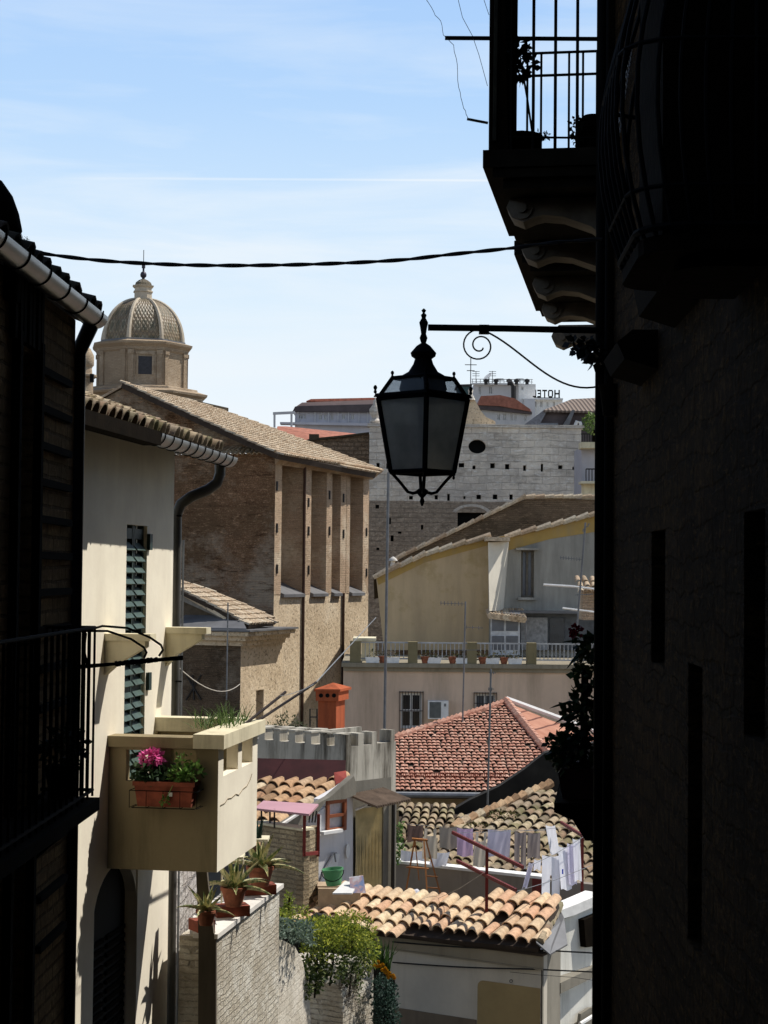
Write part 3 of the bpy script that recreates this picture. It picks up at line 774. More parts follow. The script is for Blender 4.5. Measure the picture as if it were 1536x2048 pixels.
def slab(u0,u1,z,h,par,step=.05):
    m=MB(); BL.box(m,u0,u1,z-h,z,-.95,0); BL.box(m,u0+.04,u1-.02,z-h-.05,z-h-.002,-.95,-.05); BL.box(m,u0+.07,u1-.06,z-h-.1,z-h-.052,-.95,-.1); m.build('slab',SLABD,par)
usA,_=BL.sz(1018,455); 
slab(usA,4.4,zs,.09,bal)
def corbel(par,u,z,L=.75,w=.2,h=.34,mat=CORB):
    m=MB(); pts=[]
    top=z; 
    pr=[(-.95,0),(-.08,0),(-.03,-.05),(-.0,-.12),(-.04,-.20),(-.12,-.235),(-.2,-.2),(-.26,-.185),(-.4,-.2),(-.6,-.28),(-.8,-.46),(-.95,-.7)]
    m.prism([BL.pt(u,top+b*h/.34*1.0,a*L-.10) for a,b in pr],BL.d*w)
    for dz,o in ((-.13,-.11),):
        c=BL.pt(u-.012,top+dz*h/.34,o*L-.10); m.tube([c,c+BL.d*(w+.024)],.085*h/.34,14)
        c=BL.pt(u-.03,top+dz*h/.34,o*L-.10); m.tube([c,c+BL.d*(w+.06)],.04*h/.34,12)
    m.build('corbel',mat,par,True)
ends=BL.len
for u in (3.9,usA+.12):
    corbel(bal,u,zs-.15,.75,.2,.24)
low=T('lower_stone_balcony',BL.pt(1,CAM.z+2.0),'farther weathered stone slab on pale scroll corbels just above the lamp arm','balcony')
usB,_=BL.sz(1028,468); usC,_=BL.sz(1082,585)
zl=zs-.03
slab(max(usC,-.2),usB-.02,zl,.09,low)
for u in (usB-.5,(usB+usC)/2-.05,usC+.06): corbel(low,u,zl-.14,.76,.2,.26)
# railing: near end panel with tall uprights
m=MB()
nearY=8.72
for x in (1022,1066,1110,1154):
    p0=P(x,296,nearY); m.tube([V((p0.x,p0.y,zs)),V((p0.x,p0.y,zs+1.5))],.0085,6)
p=P(890,76,nearY+.05); q=P(1200,78,nearY+.05); m.tube([p,q],.011,6)
m.tube([P(980,274,nearY),P(1200,276,nearY)],.006,5)
m.build('near_railing',BLACK,bal)
m=MB(); uf=usA+.1
zr=zs+.02
for k in range(12):
    c=BL.pt(uf,zr,-.03-k*.085); m.tube([c,c+V((0,0,1.0))],.0075,5)
for zz in (1.0,.86,.08): m.tube([BL.pt(uf,zr+zz,0),BL.pt(uf,zr+zz,-1)],.009,5)
m.build('far_railing',BLACK,bal)
m=MB()
for k in range(int((4.4-uf)/.1)):
    c=BL.pt(uf+k*.1,zr,-.03); m.tube([c,c+V((0,0,1.0))],.0075,5)
m.tube([BL.pt(uf,zr+1.0,-.03),BL.pt(4.4,zr+1.0,-.03)],.011,5)
m.build('side_railing',BLACK,bal)
# reed screen strapped to the side railing, edge seen as a dark post
m=MB()
for k in range(110):
    c=BL.pt(uf+.2+k*(4.2-uf-.0)/110,zr+.03,-.055+rng.uniform(-.006,.006)); m.tube([c,c+V((rng.uniform(-.01,.01),0,1.5+rng.uniform(-.05,.05)))],.012,4)
REED=plain('reed_screen',(.03,.028,.018),.95,0,.4,12); rs=m.build('reed_screen',REED,bal)
m=MB(); c=BL.pt(4.38,zs,-.03); m.prism([c,c+V((.03,0,0)),c+V((.10,0,0)),c+V((.05,0,1.6)),c+V((0,0,1.6))],V((0,.04,0))); m.build('corner_post',DTRIM,bal)
pl=T('leafy_potted_shrub',P(1040,130,9.2),'leafy shrub silhouetted between the railing bars of the high balcony','plant')
m=MB(); a=P(1068,290,9.3); b=P(1042,125,9.3); m.tube([a,P(1055,200,9.3),b],.006,5)
m.cloud(P(1042,130,9.3),(.07,.06,.09),90,.05,asp=.7,shell=.1); m.cloud(P(1036,102,9.3),(.05,.04,.05),40,.05,asp=.7,shell=.1)
SL=leafmat('silhouette_leaf',(.012,.02,.01),(.03,.04,.02),.1); m.build('foliage',SL,pl)
m=MB(); c=P(1040,296,9.35); m.lathe(V((c.x,c.y,zs+.002)),[(.07,0),(.12,.2),(.13,.24)],12); m.build('pot',DTRIM,pl,True)
pl=T('draped_pot',P(1170,240,9.4),'dark rounded pot and drooping foliage at the wall end of the high balcony','plant')
m=MB(); c=P(1185,250,9.5); m.lathe(V((c.x,c.y,zs+.002)),[(.07,0),(.1,.28),(.09,.36),(.05,.4)],14); m.build('pot',DTRIM,pl,True)
m=MB(); m.cloud(P(1152,260,9.4),(.03,.03,.08),70,.03,asp=.8,shell=.1); m.build('foliage',SL,pl)
pl=T('balcony_ledge_box',P(1085,275,9.4),'small dark plant tray behind the bars on the floor of the high balcony','tray')
m=MB(); c=P(1082,286,9.5); m.box(V((c.x-.05,c.y,zs+.01)),(.13,0,0),(0,.1,0),(0,0,.05)); m.build('tray',DTRIM,pl)
m=MB(); m.cloud(c+V((0,0,.04)),(.05,.04,.02),40,.02); m.build('seedlings',SL,pl)
m=MB(); p=P(934,238,8.75); q=P(976,246,8.75); m.tube([p,q],.007,6); solo(m,'short_bracket_rod',DARKM,'short dark rod poking left from the foot of the high balcony post','rod')
for nm,pts,lb in (('a',[(848,-6),(868,25),(880,42),(888,70),(908,90),(913,130),(916,175),(925,205),(930,222),(938,240)],'crinkled thin wire hanging from the clothes arm to the short rod'),
               ('b',[(915,-6),(925,35),(945,72),(958,110),(975,172)],'smooth curved wire from the top edge to the high balcony post'),
               ('c',[(966,-6),(978,30)],'short wire at the top edge touching the high balcony post')):
    m=MB(); pp_=[]
    for i in range(len(pts)-1):
        for k in range(3):
            t=k/3; x=pts[i][0]*(1-t)+pts[i+1][0]*t; y=pts[i][1]*(1-t)+pts[i+1][1]*t
            pp_.append(P(x+(rng.uniform(-1.8,1.8) if nm=='a' else 0),y,8.75))
    pp_.append(P(*pts[-1],8.75)); m.tube(pp_,.0018,4); solo(m,'hanging_wire',WIRE,lb,'wire')
# lower ledge with planter and foliage
ld=T('stone_ledge',P(1150,1600,9.2),'dark stone window ledge jutting left from behind the drainpipe, carrying the planter','ledge')
m=MB(); p=P(1108,1606,9.2); LB=W(V((p.x,p.y+1.2,0)),V((p.x,p.y,0)))
z=p.z; m.prism([V((p.x,p.y,z)),V((p.x,p.y,z-.05)),V((p.x+.1,p.y,z-.09)),V((p.x+.17,p.y,z-.2)),V((p.x+.5,p.y,z-.2)),V((p.x+.5,p.y,z))],V((.15,1.1,0))); m.build('slab',DTRIM,ld)
pr2=T('ledge_planter',P(1150,1570,9.3),'dark trough planter with climbing greenery on the lower right ledge','planter')
m=MB(); q=P(1118,1602,9.3); m.prism([V((q.x+.02,q.y,z+.01)),V((q.x+.4,q.y,z+.01)),V((q.x+.4,q.y,z+.17)),V((q.x-.01,q.y,z+.17))],V((.1,.7,0))); m.build('trough',plain('dark_trough',(.05,.015,.01),.8),pr2)
m=MB()
for (x,y,rx,rz,n) in ((1150,1500,.12,.11,260),(1160,1440,.1,.1,170),(1165,1400,.06,.08,80),(1125,1490,.09,.05,90),(1170,1350,.05,.09,60),(1120,1520,.05,.05,50),(1165,1330,.035,.1,60),(1172,1290,.05,.06,50)):
    m.cloud(P(x,y,9.4),(rx,.15,rz),n,.045,asp=.8,shell=.1)
SG=leafmat('shaded_green_leaf',(.018,.04,.012),(.05,.09,.02),.2); m.build('foliage',SG,pr2)
for (x,y,dx,dz) in ((1150,1405,-1,-.1),(1155,1425,-1,-.35),(1160,1430,-.9,-.5),(1170,1300,-.6,-.5),(1175,1285,-.7,.1)):
    m=MB(); m.blade(P(x,y,9.3),V((dx,-.2,dz)),.15,.05,.3,5); m.build('broad_leaf',SG,pr2)
m=MB(); m.tube([P(1170,1330,9.4),P(1168,1450,9.4),P(1165,1560,9.4)],.02,6); m.build('stem',DTRIM,pr2)
rf=T('dark_red_flower',P(1150,1262,9.35),'single dark red bloom above the climbing greenery at the right wall','flower')
m=MB(); m.cloud(P(1151,1263,9.35),(.028,.025,.03),60,.022,asp=.9,shell=.1); m.build('bloom',leafmat('dark_red_petal',(.16,.012,.02)),rf)
m=MB(); m.tube([P(1155,1275,9.35),P(1172,1300,9.38)],.003,4); m.build('stem',SG,rf)
# ================================================================== LANTERN
YL=8.5
lp=T('street_lantern',P(848,800,YL),'black wrought iron lantern with frosted glass hanging from a scrolled wall arm','street lantern')
cx=P(846,800,YL); 
def zz(y): return P(848,y,YL).z
c=V((cx.x,cx.y,0))
zT=zz(797); zB=zz(945); zU=zz(757)
rotl=R(3)
def sq(hw,z,rot=rotl): # corner facing the camera; hw = half diagonal
    return [c+V((math.cos(rot+math.pi/2*k)*hw,math.sin(rot+math.pi/2*k)*hw,z)) for k in range(4)]
k_=YL/3400
Tq=sq(90*k_,zT); Bq=sq(63*k_,zB); Uq=sq(62*k_,zU)
m=MB()
for a in range(4):
    m.tube([Tq[a],Bq[a]],.0135,6); 
    m.tube([Tq[a],Tq[(a+1)%4]],.013,6); m.tube([Bq[a],Bq[(a+1)%4]],.013,6)
    m.tube([Tq[a],Uq[a]],.0115,6); m.tube([Uq[a],Uq[(a+1)%4]],.010,6)
m.build('frame',BLACK,lp)
m=MB()
TT=sq(99*k_,zT+.004); TT2=sq(96*k_,zT+.022)
m.v+=TT+TT2
for a in range(4): m.f.append((a,(a+1)%4,4+(a+1)%4,4+a))
for a in range(4):
    i0=sq(80*k_,zT+.012)
    m.prism([TT[a],TT[(a+1)%4],i0[(a+1)%4],i0[a]],V((0,0,.006)))
m.build('rim',BLACK,lp)
fin=[(.004,0),(.007,.006),(.004,.014),(.008,.022),(.006,.03),(.001,.034)]
for a in range(4):
    for q,h in ((TT2,1.25),(Uq,1.1)):
        m=MB(); m.lathe(q[a]*.985+V((q[a].x*.015,q[a].y*.015,q[a].z*.015)),[(r*h,z*h) for r,z in fin],8); m.build('finial',BLACK,lp,True)
for a in (0,3): 
    m=MB(); m.lathe(Bq[a]-V((0,0,.035)),[(.001,0),(.008,.008),(.005,.016),(.01,.03)],8); m.build('bottom_knob',BLACK,lp,True)
g=G('frosted_glass'); tl=g.n('ShaderNodeBsdfTranslucent'); cc_=g.ramp(g.noise(7,detail=6),[(.3,(.55,.55,.52)),(.7,(.85,.85,.8))]); g.L.new(cc_,tl.inputs[0]); tp=g.n('ShaderNodeBsdfTransparent'); tp.inputs[0].default_value=(.8,.8,.78,1)
m1=g.n('ShaderNodeMixShader'); m1.inputs[0].default_value=.42; g.L.new(tl.outputs[0],m1.inputs[1]); g.L.new(tp.outputs[0],m1.inputs[2])
g.fin(cc_,.3,0,.5); m2=g.n('ShaderNodeMixShader'); m2.inputs[0].default_value=.2; g.L.new(m1.outputs[0],m2.inputs[1]); g.L.new(g.b.outputs[0],m2.inputs[2]); g.L.new(m2.outputs[0],g.out.inputs[0]); FG=g.m
FG2=glassy('roof_glass',(.6,.62,.58),.18,.35)
for a in range(4):
    m=MB(); b_=(a+1)%4; ins=.985
    m.prism([V((c.x+(p.x-c.x)*ins,c.y+(p.y-c.y)*ins,p.z)) for p in (Tq[a],Tq[b_],Bq[b_],Bq[a])],V((0,0,.001))+ (c-V(((Tq[a].x+Tq[b_].x)/2,(Tq[a].y+Tq[b_].y)/2,0))).normalized()*.003); m.build('glass_pane',FG,lp)
    m=MB(); m.prism([V((c.x+(p.x-c.x)*.99,c.y+(p.y-c.y)*.99,p.z)) for p in (Tq[a],Tq[b_],Uq[b_],Uq[a])],(c-V(((Tq[a].x+Tq[b_].x)/2,(Tq[a].y+Tq[b_].y)/2,.0))).normalized()*.003); m.build('roof_pane',FG2,lp)
def Lz(y): return zz(y)
prof=[(45*k_,Lz(760)),(44*k_,Lz(752)),(30*k_,Lz(744)),(20*k_,Lz(728)),(17*k_,Lz(718)),(24*k_,Lz(713)),(26*k_,Lz(706)),(20*k_,Lz(699)),(14*k_,Lz(692)),(5*k_,Lz(686)),(8*k_,Lz(676)),(5*k_,Lz(668)),(7*k_,Lz(655)),(9*k_,Lz(645)),(4*k_,Lz(636)),(6*k_,Lz(630)),(2*k_,Lz(626)),(5*k_,Lz(621)),(1*k_,Lz(617))]
m=MB(); m.lathe(c,prof,20); m.build('crown',BLACK,lp,True)
m=MB(); m.lathe(c,[(40*k_,Lz(800)),(48*k_,Lz(778)),(44*k_,Lz(762))],18); m.build('reflector',plain('dark_reflector',(.02,.02,.02),.5),lp,True)
m=MB(); m.lathe(c,[(2*k_,Lz(1012)),(5*k_,Lz(1003)),(3*k_,Lz(996)),(10*k_,Lz(988)),(12*k_,Lz(981)),(5*k_,Lz(976)),(4*k_,Lz(968))],14); m.build('pendant',BLACK,lp,True)
for a in range(4):
    q=Bq[a]; cc=c+V((0,0,Lz(982))); mid=V((c.x+(q.x-c.x)*.55,c.y+(q.y-c.y)*.55,Lz(982))); m=MB()
    m.tube([q,V((c.x+(q.x-c.x)*.72,c.y+(q.y-c.y)*.72,Lz(964))),V((c.x+(q.x-c.x)*.46,c.y+(q.y-c.y)*.46,Lz(984))),V((c.x+(q.x-c.x)*.3,c.y+(q.y-c.y)*.3,Lz(987))),cc],.0085,6); m.build('scroll_bracket',BLACK,lp)
m=MB(); 
for dx,dy in ((-.05,.0),(.05,.02)):
    m.lathe(c+V((dx,dy,Lz(940))),[(.022,0),(.024,.02),(.012,.035)],10)
bl_=m.build('lamp_holder',plain('bulb_white',(.6,.6,.55),.4),lp,True)
m=MB(); m.tube([P(856,655,YL),P(1010,657,YL),P(1199,661,YL)],.0165,8); m.build('arm',BLACK,lp)
m=MB(); m.box(P(958,668,YL)+V((0,-.02,0)),(.05,0,0),(0,.04,0),(0,0,.045)); m.build('arm_clamp',BLACK,lp)
pts=[]
for k in range(40):
    t=k/39; a=R(95)+t*R(585); r_=(26*(1-t)**.75+5)*1.05; pts.append(P(959-3*(1-t)+ r_*math.cos(a)+3*t, 692 - r_*math.sin(a),YL))
m=MB(); m.tube(pts,.0042,6); m.tube([pts[0],P(975,664,YL)],.0045,6); m.build('scroll',BLACK,lp)
m=MB(); m.tube(bez(P(974,664,YL),P(1050,700,YL),P(1110,795,YL),P(1200,772,YL),20),.0048,6); m.build('brace',BLACK,lp)
# twisted overhead cable
pc=[(-20,488),(20,497),(180,519),(340,529),(480,531),(640,528),(800,520),(900,509),(1025,496),(1110,485),(1205,478)]
def interp(x):
    for i in range(len(pc)-1):
        if pc[i][0]<=x<=pc[i+1][0]:
            # Catmull-Rom
            p0=pc[max(0,i-1)];p1=pc[i];p2=pc[i+1];p3=pc[min(len(pc)-1,i+2)]; t=(x-p1[0])/(p2[0]-p1[0])
            m1=(p2[1]-p0[1])/(p2[0]-p0[0])*(p2[0]-p1[0]); m2=(p3[1]-p1[1])/(p3[0]-p1[0])*(p2[0]-p1[0])
            return (2*t**3-3*t*t+1)*p1[1]+(t**3-2*t*t+t)*m1+(-2*t**3+3*t*t)*p2[1]+(t**3-t*t)*m2
cbx=T('twisted_cable',P(600,530,8.4),'thick twisted black cable sagging across the alley from left roof to right wall','cable')
for ph in (0,math.pi):
    m=MB(); pts=[]
    for k in range(300):
        x=-20+1224*k/299; pts.append(P(x,interp(x),8.3)+V((0,math.cos(k*.2+ph)*.004,math.sin(k*.2+ph)*.004)))
    m.tube(pts,.0066,6); m.build('strand',WIRE,cbx)
# ================================================================== CHURCH
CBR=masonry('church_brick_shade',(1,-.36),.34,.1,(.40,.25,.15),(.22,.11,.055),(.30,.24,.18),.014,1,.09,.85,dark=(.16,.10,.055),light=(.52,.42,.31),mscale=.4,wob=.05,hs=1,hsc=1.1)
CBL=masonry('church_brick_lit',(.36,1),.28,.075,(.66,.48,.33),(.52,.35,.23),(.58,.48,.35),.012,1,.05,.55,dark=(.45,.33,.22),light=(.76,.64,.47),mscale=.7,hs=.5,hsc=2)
CBR2=masonry('church_brick_recess_shade',(.36,1),.28,.075,(.42,.25,.13),(.27,.15,.075),(.24,.18,.12),.012,1,.05,.6,dark=(.16,.12,.06),mscale=.5,hs=.7,hsc=1.6)  # darker brick copy with the recess shade in its colour
g=G('pitted_plaster'); v_=g.n('ShaderNodeTexVoronoi'); g.L.new(g.pos,v_.inputs[0]); v_.inputs['Scale'].default_value=6.5; v_.inputs['Randomness'].default_value=1
pn=g.noise(7,detail=6,rough=.8,stretch=(1,1,1.2)); pit=g.ramp(pn,[(.39,1),(.46,0)])
col=g.ramp(g.noise(.45,detail=9,rough=.7),[(.3,(.46,.35,.23)),(.5,(.68,.54,.37)),(.7,(.82,.69,.51))])
col=g.mix(g.math('MULTIPLY',g.ramp(v_.outputs['Distance'],[(.2,1),(.35,0)]),.35),col,(.8,.7,.54))
col=g.mix(g.math('MULTIPLY',pit,.8),col,(.16,.11,.07)); g.bump(g.math('ADD',pn,g.math('MULTIPLY',v_.outputs['Distance'],-.3)),.7,.05)
PITTED=g.fin(col,.95,0,.1)
fb_=P(550,1000,65); sk=V((.36,1,0)).normalized(); pk=V((1,-.36,0)).normalized()
FL=W(fb_-pk*17,fb_)            # camera facing
FRw=W(fb_,fb_+sk*11.6)         # right facing
flat_end=FRw.sz(738,1050)[0]
FRw=W(fb_,fb_+sk*flat_end)
root=T('brick_church',V((fb_.x,fb_.y,GZ)),'tall brown brick church flank with buttresses and pale tiled roof','church')
zE=FL.sz(556,905)[1]
m=MB(); FL.face(m,0,17,GZ,zE-.1,[],0,.1)
FL.ppoly(m,[(120,905),(120,812),(185,800),(245,771),(330,812),(430,856),(540,905)],-.6,.3)
back=MB()
m.build('front_wall',CBR,root)
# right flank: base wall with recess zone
zl=FRw.sz(640,1187)[1]
m=MB(); FRw.face(m,0,flat_end,GZ,zl,[],0,.1); m.poly([FRw.pt(flat_end,GZ),FRw.pt(flat_end,GZ,-6),FRw.pt(flat_end,zE,-6),FRw.pt(flat_end,zE)])
m.build('lower_wall',PITTED,root)
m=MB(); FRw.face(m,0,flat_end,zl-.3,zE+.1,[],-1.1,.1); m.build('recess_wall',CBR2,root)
px_b=[(549,563,0),(606,622,1),(653,664,0),(681,692,0),(693,700,1),(726,737,0)]
for i,(x0,x1,w) in enumerate(px_b):
    u0=FRw.sz(x0,1050)[0]; u1=FRw.sz(x1,1050)[0]; m=MB()
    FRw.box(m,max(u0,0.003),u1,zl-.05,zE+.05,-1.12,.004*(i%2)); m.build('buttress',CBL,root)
us=[FRw.sz(b[0],1050)[0] for b in px_b]+[0]
for i in range(5):
    u0=FRw.sz(px_b[i][1],1050)[0]+.01; u1=FRw.sz(px_b[i+1][0],1050)[0]-.01
    if u1-u0<.3: continue
    m=MB(); m.prism([FRw.pt(u0,zl+.55,-1.08),FRw.pt(u0,zl+.0,.14),FRw.pt(u0,zl-.12,.14),FRw.pt(u0,zl-.2,-1.08)],FRw.d*(u1-u0)); m.build('ledge',LEAD,root)
for i in (0,1,2,3):
    u=FRw.sz(px_b[i+ (0 if i<3 else 0)][0]+5,1050)[0]
for x in (608,688):
    m=MB(); q=FRw.hit(x,1100,.07); zt0=zE-.2 if x==608 else zl; m.tube([V((q.x,q.y,zt0)),V((q.x,q.y,GZ))],.06,6); m.build('downpipe',plain('rust_pipe',(.06,.03,.02),.8) if x==608 else bpy.data.materials['rust_pipe'],root)
for i,(x,ys) in enumerate(((554,(972,1056,1138)),(617,(1005,1062,1140)),(659,(990,1062)),(687,(996,1068)),(733,(1064,1145)))):
    for y in ys:
        u,z=FRw.sz(x,y,.02); m=MB(); FRw.box(m,u-.05,u+.05,z-.18,z+.18,.006,.05); m.build('wall_tie',DARKM,root)
# roof: right slope
Ar=FL.hit(245,768,-.0); Br=FL.hit(560,906,.3)+sk*-.3; Cc=P(757,941,76.3)
pixroof('roof',root,COPPOC,[(245,766),(300,784),(400,808),(470,832),(550,861),(650,899),(710,922),(757,940),(752,948),(700,938),(640,925),(556,908),(520,893),(430,852),(330,806)],Br,Cc,Ar,.21,.36,.2,None,.095,seg=4)
m=MB(); a=Br-Z3*.12; b_=Cc-Z3*.12
m.prism([FRw.pt(-.1,zE-.45,.02),FRw.pt(-.1,zE-.05,.55),FRw.pt(-.1,zE+.02,.55),FRw.pt(-.1,zE+.05,.02)],FRw.d*(flat_end+.4)); m.build('cornice',CBL,root)
m=MB(); rooftiles(FL.pt(9.6,zE-.12,.2),FL.d,(-FL.n+V((0,0,.5))),35,2,.21,.36,None,.1,5,mb=m); m.build('tile_course',COPPOC,root,True)
m=MB(); 
FL.ppoly(m,[(186,801),(245,768),(330,807),(430,851),(545,905),(545,909),(430,856),(330,812),(245,773),(186,806)],-.45,.5); m.build('gable_rake',CBL,root)
m=MB(); FL.box(m,0,17,zE-.15,zE-.02,-.7,.02); m.build('ledge',CBR,root)
# left slope hint
m=MB(); m.prism([FL.hit(186,800,-.5),FL.hit(245,768,-.5),FL.hit(245,768,-.5)+sk*10,FL.hit(186,800,-.5)+sk*10],V((0,0,-.15))); m.build('left_roof',COPPOD,root)
# ---------------- annex
an=P(481,1350,57.5); AL=W(an-pk*9,an); AR=W(an,an+sk*3.6)
root=T('church_annex',V((an.x,an.y,GZ)),'low brick annex with lead covered cornice and sloping tile roof against the church','annex')
zc=AL.sz(470,1262)[1]
m=MB(); AL.face(m,0,9,GZ,zc,[],0,.1); m.build('front_wall',masonry('annex_brick',(1,-.36),.26,.075,(.2,.14,.09),(.15,.10,.065),(.17,.14,.1),.012,1,.04,.6,dark=(.08,.06,.04),light=(.33,.27,.2),mscale=.8,hs=.8,hsc=1.6),root)
m=MB(); dh=(AR.sz(512,1420)[0],AR.sz(527,1420)[0],GZ+.01,AR.sz(519,1380)[1]); AR.face(m,0,3.6,GZ,zc,[dh],0,.3); m.build('side_wall',PITTED,root)
m=MB(); AR.box(m,dh[0],dh[1],dh[2],dh[3],-.34,-.28); m.build('doorway',plain('dark_wood_door',(.05,.03,.02),.8),root)
m=MB()
for (o,h0,h1) in ((.12,.5,.33),(.3,.32,.16),(.5,.15,.02)):
    AL.box(m,0,9+o,zc-h0,zc-h1,-.0+.002,o); 
    AR.box(m,-o+.001,3.6,zc-h0-.002,zc-h1+.002,0.002,o)
m.build('cornice',PITTED,root)
m=MB(); m.prism([AL.pt(0,zc,.6),AL.pt(9.6,zc,.6),AL.pt(9.6,zc,.6)+sk*4.2,AL.pt(0,zc,.6)+sk*4.2],V((0,0,.06)))
a=AL.pt(9,zc+.06,.35)
m.prism([AL.pt(6.6,zc+.06,.45),AL.pt(9.4,zc+.06,.45),AL.pt(8.7,zc+.45,-.6),AL.pt(6.6,zc+.45,-.6)],V((0,0,.05)))
m.build('lead_flashing',LEAD,root)
# annex roof (tile slope rising to the left along the church)
m=MB(); AL.ppoly(m,[(300,1255),(300,1150),(365,1177),(500,1245),(500,1262)],-.7,.4); m.build('roof_gable',plain('annex_gable',(.12,.09,.06),.95),root)
m=MB(); AL.ppoly(m,[(300,1160),(300,1150),(365,1182),(452,1235),(452,1241),(365,1192)],-.3,.35); m.build('rake_trim',PITTED,root)
A_=AL.hit(495,1247,-.4); C_=AL.hit(360,1178,-.4); B_=A_+sk*4
pixroof('roof',root,COPPOC,[(300,1140),(362,1165),(420,1183),(480,1208),(550,1238),(553,1243),(497,1252),(440,1220),(362,1182),(300,1152)],A_,B_,C_,.2,.36,.12,None,.09,seg=4)
m=MB(); AL.ppoly(m,[(360,1176),(497,1248),(497,1262),(360,1200)],-.42,.1); m.build('verge',plain('grey_verge',(.25,.23,.2),.9),root)
m=MB(); 
for a,b_ in (((372,1350),(402,1400)),((402,1350),(372,1400)),((385,1350),(388,1400))): m.tube([AL.hit(*a,.05),AL.hit(*b_,.05)],.03,5)
m.build('wall_anchor',DARKM,root)
m=MB(); q=AR.hit(551,1300,.1)
# ================================================================== STONE WALL TOWER
SW_=W(P(738,950,86),P(1162,950,86))
STL=masonry('pale_ashlar',(1,0),.8,.36,(.84,.75,.62),(.54,.48,.40),(.44,.38,.31),.012,1,.06,.35,dark=(.5,.46,.41),light=(.88,.8,.67),mscale=.25,wob=.03,hs=.55,hsc=.55)
STD=masonry('brown_rubble',(1,0),.42,.24,(.50,.42,.33),(.31,.255,.195),(.3,.25,.2),.014,1,.05,.5,dark=(.24,.195,.15),mscale=.4,hs=.6,hsc=.9)
root=T('stone_tower_house',SW_.pt(5,GZ),'broad pale grey ashlar building with oval hole and rows of putlog holes','building')
zt=SW_.sz(950,855)[1]; zm=SW_.sz(950,1003)[1]
hs=[]
for x in (757,775,900,922,947,984,1014,1050,1083,1121,1147): hs.append(SW_.pr(x-3,929+(x-950)*.012,x+4,938+(x-950)*.012))
for x in (768,795,822,872,896,928,956,989,1023,1060): hs.append(SW_.pr(x-3,990,x+4,1001))
for x,y in ((753,1015),(778,1040),(845,1052),(757,1098),(783,1075),(800,1065)): hs.append(SW_.pr(x-2.5,y-5,x+3,y+5))
hs=[(h[0]+rng.uniform(-.05,.05),h[1]+rng.uniform(-.06,.08),h[2]+rng.uniform(-.12,.08),h[3]+rng.uniform(-.08,.08)) for h in hs]
ow=SW_.pr(937,879,972,907)
m=MB(); SW_.face(m,0,SW_.len,zm,zt,[h for h in hs if h[2]>zm and h[3]<zt]+[ow],0,.5)
m.poly([SW_.pt(0,zm),SW_.pt(0,zm,-8),SW_.pt(0,zt,-8),SW_.pt(0,zt)]); m.poly([SW_.pt(0,zt),SW_.pt(SW_.len,zt),SW_.pt(SW_.len,zt,-8),SW_.pt(0,zt,-8)])
m.poly([SW_.pt(SW_.len,zm),SW_.pt(SW_.len,zm,-8),SW_.pt(SW_.len,zt,-8),SW_.pt(SW_.len,zt)])
m.build('upper_wall',STL,root)
aw=SW_.pr(915,1025,972,1055)
m=MB(); SW_.face(m,0,SW_.len,GZ,zm,[h for h in hs if h[3]<zm]+[aw],0.003,.5); 
m.poly([SW_.pt(0,zm),SW_.pt(0,zm,-8),SW_.pt(0,GZ,-8),SW_.pt(0,GZ)]); m.build('lower_wall',STD,root)
m=MB(); SW_.box(m,0.1,SW_.len-.1,GZ,zt-.1,-.62,-.52); m.build('hollow',HOLE,root)
# round the oval opening with four corner fillets
u0,u1,z0,z1=ow; m=MB()
for sx in (-1,1):
    for sy in (-1,1):
        cxx=(u0+u1)/2; cz_=(z0+z1)/2; hx=(u1-u0)/2; hz=(z1-z0)/2
        pts=[SW_.pt(cxx+sx*hx,cz_+sy*hz,-.006)]+[SW_.pt(cxx+sx*hx*math.cos(a),cz_+sy*hz*math.sin(a),-.006) for a in [math.pi/2*i/6 for i in range(7)]]
        m.prism(pts,-SW_.n*.4)
m.build('oval_rim',STL,root)
m=MB(); u0,u1,z0,z1=aw; mid=(u0+u1)/2; Rr_=(u1-u0)*.62
for k in range(10):
    a0=math.pi*(.14+.72*k/10); a1=math.pi*(.14+.72*(k+1)/10)-.01
    m.prism([SW_.pt(mid+math.cos(a)*r_,z1-.25+math.sin(a)*r_*.62,.02) for a,r_ in ((a0,Rr_),(a1,Rr_),(a1,Rr_+.2),(a0,Rr_+.2))],SW_.n*-.1)
m.build('arch_stones',STL,root)
m=MB(); SW_.box(m,-.1,SW_.len+.15,zt+.003,zt+.16,-.8,.12); m.build('coping',STL,root)
m=MB(); SW_.ppoly(m,[(905,852),(905,835),(922,812),(930,800),(950,800),(962,822),(972,834),(990,842),(992,852)],-.3,.5); m.build('gable_ornament',PITTED,root)
for x in (750,):
    m=MB(); m.lathe(SW_.hit(x,850,-.3)+V((0,0,.1)),[(.25,0),(.3,.1),(.15,.25),(.28,.5),(.3,.7),(.12,.95),(.1,1.1),(.02,1.3)],10); m.build('urn',STL,root,True)
m=MB(); m.lathe(SW_.hit(941,800,-.3)+V((0,0,.0)),[(.25,0),(.1,.3),(.14,.5),(.02,.7)],8); m.build('urn',STL,root,True)
m=MB(); q=SW_.hit(941,800,-.3); m.tube([q,q+V((0,0,2.2))],.03,4); m.tube([q+V((-.3,0,1.8)),q+V((.3,0,1.8))],.025,4); m.tube([q+V((-.2,0,1.5)),q+V((.2,0,1.5))],.025,4); m.build('cross',DARKM,root)
